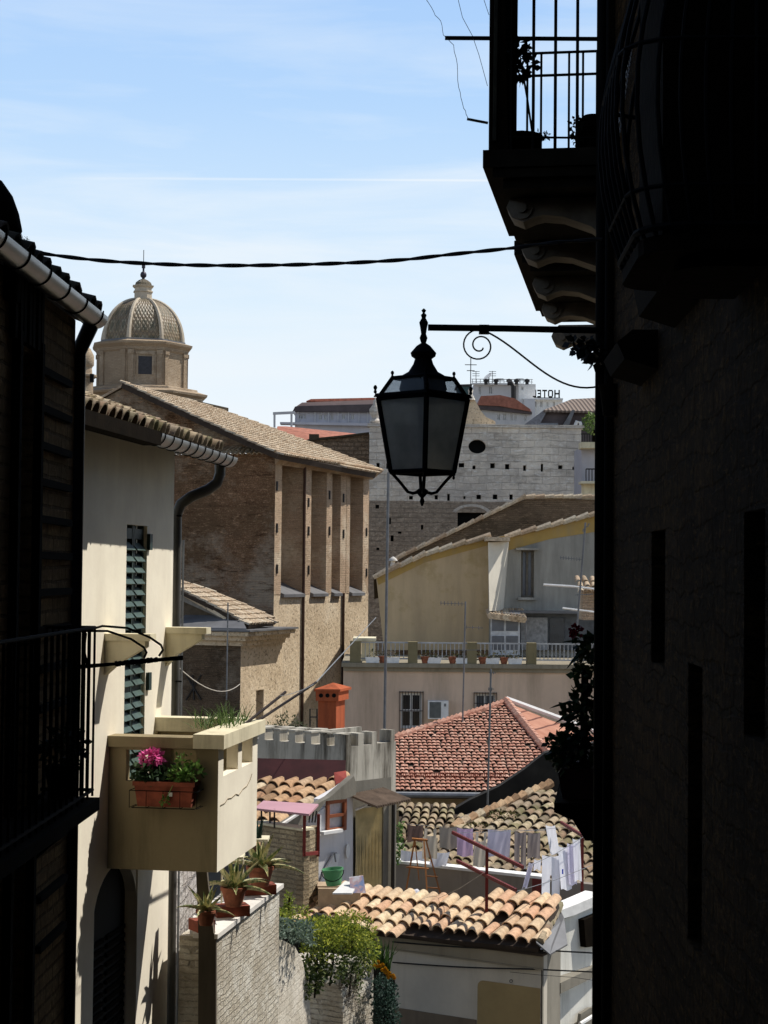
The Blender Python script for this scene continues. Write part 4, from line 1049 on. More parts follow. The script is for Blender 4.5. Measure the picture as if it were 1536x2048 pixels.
# brown stone gable wing left of it
t=T('stone_wing',P(680,900,88),'rough brown stone wing with sloping top between church roof and ashlar building','building')
WG=W(P(560,900,88),P(738,900,88)); m=MB(); WG.ppoly(m,[(560,1100),(560,905),(620,882),(680,876),(738,868),(738,1100)],0,6); m.build('wall',masonry('rubble_wing',(1,0),.4,.22,(.50,.38,.27),(.32,.23,.16),(.14,.1,.07),.03,1.5,.1,.7,dark=(.18,.13,.09),mscale=.8),t)
m=MB(); WG.ppoly(m,[(560,905),(620,881),(680,875),(738,867),(738,864),(680,871),(620,877),(560,900)],.25,6.5); m.build('verge_tiles',COPPOD,t)
# brown gable roof building in front of the tower
GH=W(P(785,1100,66),P(1200,1100,66))
root=T('brown_brick_gable',GH.pt(6,GZ),'dark brown brick gable wall with sloping tiled verge below the ashlar building','building')
m=MB(); GH.ppoly(m,[(792,1400),(792,1122),(850,1093),(930,1055),(1050,998),(1120,997),(1200,999),(1200,1400)],0,7)
m.build('wall',masonry('brown_gable_brick',(1,0),.26,.075,(.32,.23,.15),(.2,.14,.09),(.24,.18,.13),.012,1.2,.05,.6,dark=(.10,.075,.05),mscale=.7,hs=.7,hsc=1.4),root)
for (x0,y0),(x1,y1) in (((790,1118),(850,1090)),((850,1090),(930,1052)),((930,1052),(1050,994)),((1050,994),(1200,994))):
    m=MB(); a=GH.hit(x0,y0,.1); b=GH.hit(x1,y1,.1); n_=max(2,int((b-a).length/.35))
    for k in range(n_):
        p=a.lerp(b,k/n_); q=a.lerp(b,(k+1.1)/n_); m.tube([p+V((0,0,.0)),q+V((0,0,.04))],[.075,.1],6)
    m.build('verge_tiles',COPPOC,root,True)
t=T('flue_cowl',P(787,1125,60),'small pale metal flue pipe with cap on the sloping roof edge','flue')
m=MB(); c=P(786,1135,56); m.lathe(c,[(.09,-.3),(.09,.12),(.07,.14),(.07,.22),(.15,.22),(.13,.28),(.02,.36)],10); m.build('pipe',plain('pale_flue',(.5,.48,.44),.6),t,True)
# ================================================================== OCHRE TERRACE HOUSE
HB=W(P(755,1250,54),P(1200,1250,54))
OCH=plaster('weathered_ochre_plaster',(.60,.45,.27),(.36,.27,.17),.75,.35,.2,lo=.42,hi=.68,patch=(.40,.29,.13))
GRYP=plaster('grey_render_wall',(.40,.38,.33),(.17,.16,.14),.7,.6,.3,lo=.44,hi=.7)
PINKP=plaster('faded_pink_plaster',(.68,.51,.38),(.36,.27,.19),.75,.5,.2,lo=.45,hi=.7)
root=T('terrace_house',HB.pt(6,GZ),'ochre and pink plastered house with sloping roofline and railed terrace','house')
m=MB(); HB.ppoly(m,[(768,1300),(752,1152),(850,1110),(978,1078),(978,1300)],0,10)
m.build('wall',OCH,root)
wd_=HB.pr(1042,1100,1068,1195,.0)
dr_=HB.pr(980,1235,1040,1300); 
m=MB(); zb_=HB.sz(980,1330)[1]; zw1=HB.sz(1050,1086)[1]
u0=HB.sz(978,1200)[0]+.003; u1=HB.len
HB.face(m,u0,u1,zb_,zw1,[wd_],0,.3)
HB.ppoly(m,[(979,1087),(979,1077),(1000,1072),(1100,1050),(1200,1028),(1200,1088)],-.006,.2)
m.build('grey_wall',GRYP,root)
m=MB(); HB.ppoly(m,[(979,1100),(979,1078),(1000,1073),(1200,1029),(1200,1062),(1100,1078),(1020,1100)],.012,.01); m.build('ochre_band',plaster('ochre_band',(.45,.30,.10),(.3,.25,.18),.6,1),root)
m=MB(); HB.ppoly(m,[(757,1170),(752,1152),(850,1110),(978,1078),(978,1090),(850,1125)],.012,.01); m.build('ochre_band',bpy.data.materials['ochre_band'],root)
window(HB,root,wd_,plain('old_wood',(.16,.14,.11),.8),GLASSG,0,.28,.07,1,0)
m=MB(); HB.pbox(m,1032,1096,1078,1100,0.005,.22); HB.pbox(m,1036,1195,1074,1200,.005,.14); m.build('window_sill',GRYP,root)
# pale buttress chimney
m=MB(); a=[HB.hit(979,1222,1.2),HB.hit(976,1085,1.0),HB.hit(1017,1083,.15),HB.hit(1005,1222,.35)]
b=[HB.hit(977,1220,0),HB.hit(977,1085,0),HB.hit(1018,1085,0),HB.hit(1007,1222,0)]
k=len(m.v); m.v+=a+b; 
for f in ((0,1,2,3),(0,4,5,1),(1,5,6,2),(2,6,7,3),(3,7,4,0)): m.f.append(tuple(k+i for i in f))
m.build('pale_buttress',plaster('pale_buttress',(.78,.72,.60),(.4,.36,.3),.35,.8),root)
m=MB(); HB.pbox(m,972,1074,1020,1082,.0,1.1); m.build('buttress_cap',COPPOC,root)
def verge(par,wall,pts,off,mat=COPPOC,r=.1,name='verge_tiles'):
    m=MB()
    for i in range(len(pts)-1):
        a=wall.hit(*pts[i],off); b=wall.hit(*pts[i+1],off); n_=max(1,int((b-a).length/.4))
        for k in range(n_): m.tube([a.lerp(b,k/n_),a.lerp(b,(k+1.08)/n_)+V((0,0,.05))],[r*.8,r],6)
    m.build(name,mat,par,True)
verge(root,HB,[(747,1155),(850,1109),(930,1086),(978,1074)],.2); verge(root,HB,[(1010,1074),(1100,1052),(1200,1026)],.15)
# roof behind verge
m=MB(); m.prism([HB.hit(747,1153,0),HB.hit(978,1073,0),HB.hit(978,1073,0)+V((0,6,-1.2)),HB.hit(747,1153,0)+V((0,6,-.8))],V((0,0,.1)))
m.build('roof',COPPOD,root)
# dark slab painted as the porch's shade, with white framed doors
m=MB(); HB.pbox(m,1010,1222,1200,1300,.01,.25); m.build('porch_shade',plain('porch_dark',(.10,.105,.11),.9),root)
dd=W(HB.pt(HB.sz(980,1260)[0],0,.9),HB.pt(HB.sz(1040,1260)[0],0,.9))
m=MB(); dd.pbox(m,981,1225,1040,1310,-.03,-.01); db=m.build('door',plain('glass_door_white',(.5,.52,.55),.5),root)
for (x0,y0,x1,y1) in ((984,1234,1008,1262),(1012,1234,1036,1262),(984,1272,1008,1300),(1012,1272,1036,1300)):
    m=MB(); dd.pbox(m,x0,y0,x1,y1,-.008,.012); m.build('pane',GLASSG,db)
m=MB()
for k in range(12):
    x=977+k*6; a=HB.hit(x,1222,.1); b=HB.hit(x+4,1232+k*.7,1.2); m.tube([a,b],.11,5)
m.build('porch_roof',COPPOC,root,True)
m=MB(); HB.pbox(m,1042,1235,1095,1300,.26,.3); m.build('curtain',plain('grey_curtain',(.3,.3,.3),.9,0,.3,9),root)
for (x0,x1) in ((1100,1128),):
    m=MB(); HB.pbox(m,x0,1236,x1,1300,.26,.3); m.build('window',GLASS,root)
m=MB(); HB.pbox(m,1020,1222,1200,1227,.3,.7); m.tube([HB.hit(1046,1232,1.1),HB.hit(1052,1250,1.1),HB.hit(1052,1300,1.1)],.03,5); m.build('porch_beam',LEAD,root)
# terrace storey
TY=49
TB=W(P(700,1400,TY),P(1200,1400,TY))
zt=TB.sz(900,1335)[1]
w1=TB.pr(801,1386,844,1457); w2=TB.pr(950,1388,991,1425)
m=MB(); TB.face(m,-.2,TB.len,GZ,zt,[w1,w2],0,.25); m.poly([TB.pt(-.2,GZ),TB.pt(-.2,GZ,-5),TB.pt(-.2,zt,-5),TB.pt(-.2,zt)]); m.build('lower_wall',PINKP,root)
m=MB(); TB.box(m,-.25,TB.len,zt,zt+.12,-5,.25); TB.box(m,-.2,TB.len,zt-.12,zt-.002,-1,.1); m.build('terrace_slab',plaster('mossy_slab',(.3,.26,.19),(.1,.09,.05),.8,1.5),root)
window(TB,root,w1,WHITE,GLASS,0,.2,.07,1,1); window(TB,root,w2,WHITE,GLASSG,0,.2,.06,1,0)
for w in (w1,w2):
    m=MB()
    for k in range(9): u=w[0]-.03+(w[1]-w[0]+.06)*k/8; m.tube([TB.pt(u,w[2]-.1,.03),TB.pt(u,w[3]+.05,.03)],.012,4)
    for z_ in (w[2]-.08,(w[2]+w[3])/2,w[3]+.03): m.tube([TB.pt(w[0]-.04,z_,.03),TB.pt(w[1]+.04,z_,.03)],.014,4)
    m.build('window_grille',DARKM,root)
PILL=plaster('mossy_pillar',(.24,.2,.11),(.08,.07,.04),.8,1.5)
zr1=TB.sz(900,1286)[1]; zr0=zt+.12
pxs=[(700,722),(816,835),(934,953),(1053,1072)]
for x0,x1 in pxs:
    m=MB(); u0=TB.sz(x0,1300)[0]; u1=TB.sz(x1,1300)[0]; TB.box(m,u0,u1,zr0+.002,zr1+.03,-.15,.18); m.build('pillar',PILL,root)
spans=[(722,816),(835,934),(953,1053),(1072,1200)]
RAILM=plain('rail_grey',(.45,.46,.47),.5,.2)
for x0,x1 in spans:
    u0=TB.sz(x0,1300)[0]; u1=TB.sz(x1,1300)[0]; m=MB(); n_=int((u1-u0)/.115)
    for z_ in (zr1,zr0+.12): TB.box(m,u0,u1,z_-.02,z_+.02,-.0,.04)
    for k in range(1,n_): u=u0+(u1-u0)*k/n_; TB.box(m,u-.011,u+.011,zr0+.14,zr1-.02,.008,.03)
    m.build('railing',RAILM,root)
m=MB(); u0=TB.sz(706,1280)[0]; u1=TB.sz(752,1280)[0]; TB.box(m,u0,u1,zr1+.04,zr1+.12,-1.2,.1); m.build('pillar_cap',CAPCR,root)
m=MB(); TB.box(m,TB.sz(722,1300)[0],TB.sz(750,1300)[0],zr0,zr1+.0,-1.2,-1.0); m.build('side_parapet',CAPCR,root)
PB_=0
for i,x in enumerate((745,765,785,850,868,905,925,965,985,1008,1030)):
    white=i%2==0; q=TB.hit(x,1325,.12); z0=zr0+.003
    t=T('terrace_pot' if not white else 'terrace_tray',V((q.x,q.y,z0)),('white planter tray' if white else 'small clay pot')+' on the terrace edge behind the grey railing','planter' if white else 'pot','white trays along the terrace edge' if white else 'clay pots along the terrace edge')
    m=MB()
    if white: m.prism([V((q.x-.18,q.y-.06,z0)),V((q.x+.18,q.y-.06,z0)),V((q.x+.21,q.y-.06,z0+.16)),V((q.x-.21,q.y-.06,z0+.16))],V((0,.14,0))); m.build('tray',WHITE,t)
    else: m.lathe(V((q.x,q.y,z0)),[(.08,0),(.12,.16),(.13,.19)],10); m.build('pot',TERRA,t,True)
    m=MB(); m.cloud(V((q.x,q.y,z0+.25)),(.16,.06,.1),30,.07); m.build('foliage',leafmat('dry_leaf',(.10,.10,.04),(.25,.22,.12)) if i==0 else bpy.data.materials['dry_leaf'],t)
ac=T('air_conditioner',TB.pt(TB.sz(875,1440)[0],TB.sz(875,1440)[1]),'white air conditioning unit mounted beside the barred window on the pink wall','air conditioner')
m=MB(); TB.pbox(m,856,1402,897,1438,.01,.35); m.build('casing',WHITE,ac)
m=MB(); u0,u1,z0,z1=TB.pr(859,1404,882,1436,.35)
for k in range(14): z_=z0+.04+(z1-z0-.08)*k/13; TB.box(m,u0,u1,z_-.008,z_+.008,.352,.37)
TB.box(m,u0,u1,z0,z1,.351,.356); m.build('grille',plain('ac_grille',(.16,.17,.16),.7),ac)
m=MB(); u,z=TB.sz(890,1410,.35); TB.box(m,u-.03,u+.03,z-.04,z+.04,.352,.36); m.build('badge',plain('badge_grey',(.2,.2,.2),.5),ac)
# small tiled chimney at the right edge
t=T('tiled_chimney',P(1180,1180,48),'brick chimney with little tile hood beside the dark drainpipe','chimney')
m=MB(); q=P(1166,1240,47.5); m.box(q,(1.4,0,0),(0,1,0),(0,0,.85)); m.build('stack',CBL,t)
m=MB(); rooftiles(P(1155,1187,47.2),V((1,0,0)),V((0,1,.5)),7,3,.2,.3,None,.09,6,mb=m); m.build('hood',COPPOC,t,True)
# ================================================================== ORANGE CHIMNEY
oc=T('orange_chimney',P(660,1480,36),'bright orange chimney with pyramid cap and small round vents','chimney')
OW=W(P(636,1430,36),P(672,1430,36)); OR=W(P(672,1430,36),P(672,1430,36)+V((.3,1,0)).normalized()*.6)
zb_=OW.sz(655,1600)[1]; z1=OW.sz(655,1378)[1]; z2=OW.sz(655,1402)[1]; zk=OW.sz(655,1371)[1]
def oprism(m,off,z0,z1_):
    a=OW.pt(-off,z0,off); b=OW.pt(OW.len+off,z0,off); c_=b+OR.d*(OR.len+2*off); d_=a+OR.d*(OR.len+2*off); m.prism([a,b,c_,d_],V((0,0,z1_-z0))); return a,b,c_,d_
m=MB(); oprism(m,0,zb_,z2); m.build('stack',ORANGE,oc)
m=MB(); oprism(m,.05,z2,z1-.05); m.build('vent_collar',ORANGE,oc)
m=MB(); a,b,c_,d_=oprism(m,.085,z1-.048,z1); ap=(a+c_)/2+V((0,0,z1-a.z+.12)); up_=V((0,0,.05))
a,b,c_,d_=[V((p.x,p.y,z1+.001)) for p in (a,b,c_,d_)]
for p,q in ((a,b),(b,c_),(c_,d_),(d_,a)): m.poly([p,q,ap])
m.build('cap',ORANGE,oc)
for x in (642,655,668):
    m=MB(); q=OW.hit(x,1391,.053); m.tube([q,q-OW.n*.02+OW.n*.024],.045,12); m.build('vent_hole',HOLE,oc)
for k in range(3):
    m=MB(); OR.box(m,.12+k*.2,.22+k*.2,z2+.03,z1-.09,.052,.056); m.build('vent_slot',HOLE,oc)
# ================================================================== RED HIPPED ROOF
root=T('red_roof_house',P(940,1600,36),'low house with red hipped roof of interlocking tiles seen from above','house')
Ea=P(760,1582,35); Eb=P(1130,1586,35); Eb=V((Eb.x,Eb.y,Ea.z)); Ct=P(1000,1412,41.5)
pixroof('front_roof_slope',root,MARS,[(790,1478),(850,1458),(930,1434),(1003,1410),(1015,1404),(1050,1450),(1088,1500),(1140,1560),(1140,1586),(790,1582)],Ea,Eb,Ct,.105,.225,.15,None,.052,flat=.42,seg=4)
hipT=hitp(1012,1406,Ea,((Eb-Ea).cross(Ct-Ea)).normalized()); hipB=hitp(1088,1502,Ea,((Eb-Ea).cross(Ct-Ea)).normalized())
far=P(1165,1466,41.5); 
N2=(hipB-hipT).cross(far-hipT).normalized()
def mars_slab(poly,o,n,name,mat):
    if n.z<0:n=-n
    m=MB(); m.prism([hitp(x,y,o,n) for x,y in poly],-n*.1); return m.build(name,mat,root)
g=G('plain_red_tiles'); w_=g.n('ShaderNodeTexWave',wave_type='BANDS',bands_direction='Z'); g.L.new(g.pos,w_.inputs[0]); w_.inputs['Scale'].default_value=2.2; w_.inputs['Distortion'].default_value=.4
col=g.mix(g.ramp(w_.outputs['Fac'],[(.0,1),(.1,0)]),g.ramp(g.noise(2.5,detail=8),[(.3,(.36,.16,.105)),(.7,(.50,.26,.18))]),(.12,.05,.04)); g.bump(w_.outputs['Fac'],.5,.03)
PRT=g.fin(col,.9,0,.1)
mars_slab([(1014,1405),(1100,1440),(1165,1462),(1200,1475),(1200,1560),(1135,1560),(1088,1503)],hipT,N2,'side_roof_slope',PRT)
m=MB(); a=hipT+V((0,0,.06)); b=hipB+(hipB-hipT)*.6+V((0,0,.05)); n_=26
for k in range(n_): m.tube([a.lerp(b,k/n_),a.lerp(b,(k+1.1)/n_)+V((0,0,.03))],[.1,.08],6)
m.build('hip_tiles',MARS,root,True)
m=MB(); a=hitp(790,1477,Ea,((Eb-Ea).cross(Ct-Ea)).normalized()); b=hipT; n_=26
for k in range(n_): m.tube([a.lerp(b,k/n_),a.lerp(b,(k+1.1)/n_)+V((0,0,.03))],[.08,.1],6)
m.build('ridge_tiles',MARS,root,True)
m=MB(); a=hitp(1012,1404,hipT,N2)+V((0,0,.08)); b=hitp(1198,1472,hipT,N2)+V((0,0,.08)); m.tube([a,b],.07,6); m.build('white_gutter',WHITE,root)
m=MB(); m.tube([Ea+V((.2,-.08,-.06)),Eb+V((0,-.08,-.06))],.06,8); m.build('gutter',GREYM,root)
m=MB(); m.box(V((Ea.x,Ea.y+.3,GZ)),(6,0,0),(0,6,0),(0,0,Ea.z-.15-GZ)); m.build('wall',OCH,root)
# snow guard spikes row
m=MB()
for k in range(60):
    x=792+k*3.7; p=hitp(x,1558,Ea,((Eb-Ea).cross(Ct-Ea)).normalized()); m.tube([p,p+V((0,0,.14))],.01,3)
m.build('bird_spikes',REDB,root)
# ================================================================== DOME CHURCH
YD=112
dc=P(284,740,YD); k_=YD/3400
root=T('domed_church',V((dc.x,dc.y,GZ)),'octagonal brick drum carrying a ribbed dome of diamond patterned tiles with lantern','church')
def DZ(y): return P(284,y,YD).z
DBK=masonry('dome_brick',(1,0),.34,.1,(.5,.39,.27),(.4,.3,.2),(.33,.26,.19),.014,.8,.05,.4,dark=(.32,.24,.165),light=(.56,.46,.34),mscale=.6)
rot8=R(34.5)
def ngon(m,prof,n=8,rot=rot8): m.lathe(V((dc.x,dc.y,0)),[(r*k_/math.cos(math.pi/8) if n==8 else r*k_,z) for r,z in prof],n,rot)
m=MB(); ngon(m,[(86,DZ(800)),(86,DZ(701))]); m.build('drum',DBK,root)
m=MB(); ngon(m,[(86,DZ(712)),(89,DZ(709)),(90,DZ(704)),(96,DZ(698)),(97,DZ(694)),(84,DZ(690)),(80,DZ(690))]); m.build('cornice',DBK,root)
m=MB(); ngon(m,[(80,DZ(692)),(83,DZ(691)),(83,DZ(687)),(78,DZ(686))]); m.build('lead_ring',LEAD,root)
m=MB(); ngon(m,[(118,DZ(830)),(118,DZ(800)),(126,DZ(796)),(127,DZ(792)),(108,DZ(786)),(107,DZ(782)),(86,DZ(778))]); m.build('base',DBK,root)
g=G('dome_scale_tiles'); sx=g.n('ShaderNodeSeparateXYZ'); g.L.new(g.pos,sx.inputs[0])
at=g.math('ARCTAN2',g.math('SUBTRACT',sx.outputs[1],dc.y),g.math('SUBTRACT',sx.outputs[0],dc.x))
def fr(v): return g.math('ABSOLUTE',g.math('SUBTRACT',g.math('FRACT',v),.5))
a_=g.math('MULTIPLY',at,16/(2*math.pi)); z_=g.math('MULTIPLY',sx.outputs[2],.95)
d1=fr(g.math('ADD',a_,g.math('MULTIPLY',z_,.5))); d2=fr(g.math('SUBTRACT',a_,g.math('MULTIPLY',z_,.5)))
big=g.math('ADD',d1,d2)
s1=fr(g.math('ADD',g.math('MULTIPLY',at,9.5),g.math('MULTIPLY',sx.outputs[2],2.2))); s2=fr(g.math('SUBTRACT',g.math('MULTIPLY',at,9.5),g.math('MULTIPLY',sx.outputs[2],2.2)))
sm=g.math('MINIMUM',s1,s2)
col=g.ramp(big,[(.25,(.12,.105,.06)),(.42,(.27,.2,.11)),(.55,(.22,.16,.1)),(.7,(.31,.26,.17)),(.85,(.13,.12,.07))])
col=g.mix(g.ramp(sm,[(.05,.6),(.16,0)]),col,(.05,.04,.025)); col=g.mix(g.ramp(g.noise(3),[(.4,.5),(.6,0)]),col,(.2,.15,.09))
g.bump(sm,.8,.1); DT=g.fin(col,.5,0,.4)
dome=[]
for i in range(15):
    a=math.pi/2*i/14*.93; dome.append((77*math.cos(a)**.92,DZ(688)+(DZ(598)-DZ(688))*math.sin(a)))
m=MB(); ngon(m,dome); m.build('dome',DT,root)
RIB=plaster('dome_rib',(.55,.47,.36),(.3,.25,.18),.5,2)
for e in range(8):
    a=rot8+e*math.pi/4; m=MB(); pts=[V((dc.x+math.cos(a)*r*k_*1.085,dc.y+math.sin(a)*r*k_*1.085,z)) for r,z in dome]; m.tube(pts,[.17-.006*i for i in range(15)],6); m.build('rib',RIB,root)
m=MB(); ngon(m,[(20,DZ(612)),(19,DZ(606)),(17,DZ(604)),(17,DZ(586)),(19,DZ(585)),(19,DZ(583)),(16.5,DZ(582)),(16.5,DZ(577)),(20,DZ(574)),(21,DZ(572)),(14,DZ(571))]); ln=m.build('lantern',RIB,root)
m=MB(); ngon(m,[(17,DZ(572)),(15,DZ(566)),(9,DZ(561)),(3,DZ(558))]); m.build('lantern_cap',DT,root)
m=MB(); m.lathe(V((dc.x,dc.y,0)),[(2*k_,DZ(560)),(3*k_,DZ(556)),(6*k_,DZ(553)),(6.5*k_,DZ(549)),(5*k_,DZ(545)),(2*k_,DZ(543)),(2*k_,DZ(537)),(3.6*k_,DZ(536)),(3.6*k_,DZ(530)),(1*k_,DZ(529))],12)
m.build('finial',plain('dark_bronze',(.05,.045,.06),.5,.5),root,True)
m=MB(); m.tube([V((dc.x,dc.y,DZ(530))),V((dc.x,dc.y,DZ(500)))],.03,4); m.build('lightning_rod',DARKM,root)
# windows on drum faces: box per face
WMAT=plain('dome_window',(.05,.05,.055),.8)
for f_ in range(8):
    a=rot8+math.pi/8+f_*math.pi/4; nrm=V((math.cos(a),math.sin(a),0)); tg=V((-nrm.y,nrm.x,0)); o=V((dc.x,dc.y,0))+nrm*86*k_
    m=MB(); m.box(o+tg*-.44+nrm*.0+V((0,0,DZ(758))),tg*.88,nrm*.03,V((0,0,DZ(723)-DZ(758))))
    if f_%2==0: w=root
    else: w=m.build('window',WMAT,root)
    m=MB(); 
    for s_ in (-.56,.44): m.box(o+tg*s_+V((0,0,DZ(760))),tg*.12,nrm*.07,V((0,0,DZ(719)-DZ(760))))
    m.box(o+tg*-.6+V((0,0,DZ(719))),tg*1.2,nrm*.1,V((0,0,.16))); (m.build('surround',DBK,w) if f_%2 else None)
    for s_ in (-1,1):
        m=MB(); m.box(o+tg*(s_*.93-.16)+V((0,0,DZ(778))),tg*.32,nrm*.1,V((0,0,DZ(712)-DZ(778)))); m.box(o+tg*(s_*.93-.2)+V((0,0,DZ(718))),tg*.4,nrm*.16,V((0,0,.25))); m.build('pilaster',DBK,root)
tr_=T('side_turret',P(170,760,106),'small round brick turret with domed top partly behind the drainpipe','turret')
c=P(162,800,106); k2=106/3400
m=MB(); m.lathe(V((c.x,c.y,0)),[(24*k2,P(162,830,106).z),(24*k2,P(162,758,106).z),(31*k2,P(162,754,106).z),(31*k2,P(162,750,106).z),(22*k2,P(162,748,106).z),(21*k2,P(162,735,106).z),(25*k2,P(162,730,106).z),(25*k2,P(162,712,106).z),(18*k2,P(162,698,106).z),(6*k2,P(162,688,106).z)],16); m.build('tower',DBK,tr_,True)
m=MB(); m.box(P(180,764,105.2)+V((.0,-.1,0)),(.22,0,0),(0,.3,0),(0,0,.5)); m.build('slit_window',HOLE,tr_)
# ================================================================== FAR CITY BLOCKS
CONC=plaster('pale_concrete',(.62,.61,.61),(.33,.33,.35),.5,.15,.1)
LILAC=plaster('lilac_grey_render',(.55,.54,.58),(.3,.3,.34),.5,.15,.1)
BROWN=plain('dark_brown_mansard',(.10,.08,.08),.85,0,.3,.8)
def block(root,x0,y0,x1,y1,Y,dep,mat,name='wall',wins=(),off=0):
    w=W(P(x0,y1,Y),P(x1,y1,Y)); zt=w.sz((x0+x1)/2,y0)[1]; zb=w.sz((x0+x1)/2,y1)[1]
    hs=[w.pr(*q) for q in wins]; m=MB(); w.face(m,0,w.len,zb,zt,hs,0,.3)
    m.poly([w.pt(0,zb),w.pt(0,zb,-dep),w.pt(0,zt,-dep),w.pt(0,zt)]); m.poly([w.pt(w.len,zb),w.pt(w.len,zb,-dep),w.pt(w.len,zt,-dep),w.pt(w.len,zt)])
    m.poly([w.pt(0,zt),w.pt(w.len,zt),w.pt(w.len,zt,-dep),w.pt(0,zt,-dep)])
    o=m.build(name,mat,root)
    for h in hs:
        m=MB(); w.box(m,h[0],h[1],h[2],h[3],-.31,-.2); ww=m.build('window',WHITE,root)
        m=MB(); um=(h[0]+h[1])/2; w.box(m,h[0]+.08,um-.05,h[2]+.08,h[3]-.08,-.199,-.17); w.box(m,um+.05,h[1]-.08,h[2]+.08,h[3]-.08,-.199,-.17); m.build('pane',GLASSG,ww)
    return w,zb,zt
# pink topped long block
root=T('mansard_block',P(670,850,190),'long grey block with dark mansard band and pale red roof strips on the skyline','building')
w,zb,zt=block(root,588,822,760,1000,190,10,LILAC,wins=[(597,829,606,838),(608,829,612,838),(638,828,644,840),(648,828,653,840),(661,829,667,840),(684,829,690,839),(702,829,708,839)])
m=MB(); w.ppoly(m,[(585,823),(590,813),(600,812),(760,808),(760,824)],.6,8); m.build('mansard_band',BROWN,root)
m=MB(); w.ppoly(m,[(592,813),(604,805),(760,799),(760,808)],.2,8); m.build('roof_strip',plain('pale_red_metal',(.55,.38,.32),.7,0,.2,.4),root)
m=MB(); w.ppoly(m,[(612,802),(622,798),(760,795),(760,799),(640,803)],-2,6); m.build('roof_ridge',REDROOF,root)
m=MB(); w.ppoly(m,[(560,848),(560,844),(760,846),(760,852)],.8,1.5); m.build('balcony_ledge',LILAC,root)
m=MB()
for x in (596,630,657,676,697,718,735): w.pbox(m,x-1,823,x+1,845,.0,.25)
m.build('wall_rib',CONC,root)
t=T('rooftop_pergola',P(570,840,188),'small white pergola frame standing beside the long mansard block','pergola')
m=MB()
for x in (549,583): m.tube([P(x,855,188),P(x,827,188)],.16,4)
m.tube([P(546,827,188),P(590,825,188)],.2,4); m.build('frame',CONC,t)
t=T('low_red_roof',P(640,860,140),'low pale red tiled roof with tiny chimney behind the stone wing','building')
m=MB(); w=W(P(540,870,140),P(760,870,140)); a=w.hit(545,852); b=w.hit(760,866); 
m.prism([w.hit(535,900),w.hit(543,850)+V((0,8,.6)),w.hit(560,848)+V((0,9,.6)),w.hit(760,864)+V((0,9,0.4)),w.hit(760,900)],V((0,1,-1.5))); m.build('roof',REDROOF,t)
m=MB(); m.box(P(618,879,139),(.8,0,0),(0,.8,0),(0,0,.45)); m.build('chimney',COPPOD,t)
# hotel
root=T('hotel_building',P(1010,850,215),'pale rooftop block with antennas and rooftop letters on the skyline','hotel')
w,zb,zt=block(root,946,768,1046,1000,215,10,CONC,'tower_block',wins=[(957,772,963,790),(978,773,985,788)])
w2,zb2,zt2=block(root,1046,797,1124,1000,212,10,WHITE,'wing',wins=[(1068,803,1073,814),(1080,803,1085,814),(1093,804,1097,814),(1106,804,1110,814)])
w3,zb3,zt3=block(root,1036,768,1070,1000,213.5,10,WHITE,'stair_block',wins=[(1042,773,1047,780)])
m=MB(); w2.pbox(m,1044,796,1126,799,0.1,.8); w.pbox(m,943,766,1048,769,.01,.6); m.build('parapet',WHITE,root)
m=MB(); w3.pbox(m,1048,797,1070,850,.01,2.6); m.build('balcony_stack',CONC,root)
for x,h_ in ((1026,770),):
    m=MB(); m.tube([P(1027,820,211),P(1027,772,211),P(1022,766,211),P(1015,766,211)],.32,6); m.build('flue_pipe',DARKM,root)
m=MB()
for k in range(16): x=945+k*7.9; m.tube([P(x,768,214.5),P(x,758,214.5)],.045,3)
m.tube([P(943,758,214.5),P(1066,759,214.5)],.05,3); m.tube([P(943,763,214.5),P(1066,764,214.5)],.04,3); m.build('roof_railing',GREYM,root)
def L_(u0,u1,segs,wl,z,h,mat,root):   # letter strokes in a 0..1 box, mirrored (sign faces away)
    m=MB()
    for (x0,y0,x1,y1) in segs:
        X0=u1-(u1-u0)*x0; X1=u1-(u1-u0)*x1; a,b=min(X0,X1),max(X0,X1); wl.box(m,a,b,z+y0*h,z+y1*h,.3,.42)
    return m.build('sign_letter',mat,root)
W_=.24
LT={'H':[(0,0,W_,1),(1-W_,0,1,1),(W_,.4,1-W_,.6)],'O':[(0,.12,W_,.88),(1-W_,.12,1,.88),(.12,0,.88,.18),(.12,.82,.88,1)],'T':[(0,.8,1,1),(.38,0,.62,.8)],'E':[(0,0,W_,1),(W_,.8,1,1),(W_,.41,.85,.59),(W_,0,1,.18)],'L':[(0,0,W_,1),(W_,0,1,.18)]}
for ch_,x0,x1 in (('H',1108,1119),('O',1095.5,1105.5),('T',1084,1093.5),('E',1074,1081.5),('L',1065,1072)):
    u0=w2.sz(x0,790)[0]; u1=w2.sz(x1,790)[0]; z=w2.sz(1090,797)[1]+.1; L_(u0,u1,LT[ch_],w2,z,.95,BLACK,root)
m=MB(); u0=w2.sz(1068,790)[0]; z=w2.sz(1090,797)[1]; w2.box(m,u0,w2.sz(1120,790)[0],z+.02,z+.1,.2,.3); m.build('sign_rail',DARKM,root)
for i,(x,y0,y1) in enumerate(((952,766,742),(985,766,742),(1000,766,757),(1040,766,757))):
    m=MB(); a=P(x,y0,213); b=P(x,y1,213); m.tube([a,b],.05,4)
    for k in range(3): 
        q=a.lerp(b,.6+.18*k); m.tube([q+V((-.45,0,0)),q+V((.45,0,0))],.04,3)
    solo(m,'roof_antenna',DARKM,('tall cross shaped aerial at the left end of the hotel roof','slender aerial beside the dish on the hotel roof','short aerial in the middle of the hotel roof','short aerial at the right end of the hotel roof')[i],'antenna')
t=T('satellite_dish',P(978,760,213),'pale satellite dish tilted up on the hotel roof','satellite dish')
m=MB(); c=P(978,755,213); m.tube([c+V((0,0,-.8)),c],.06,5); m.build('mast',DARKM,t)
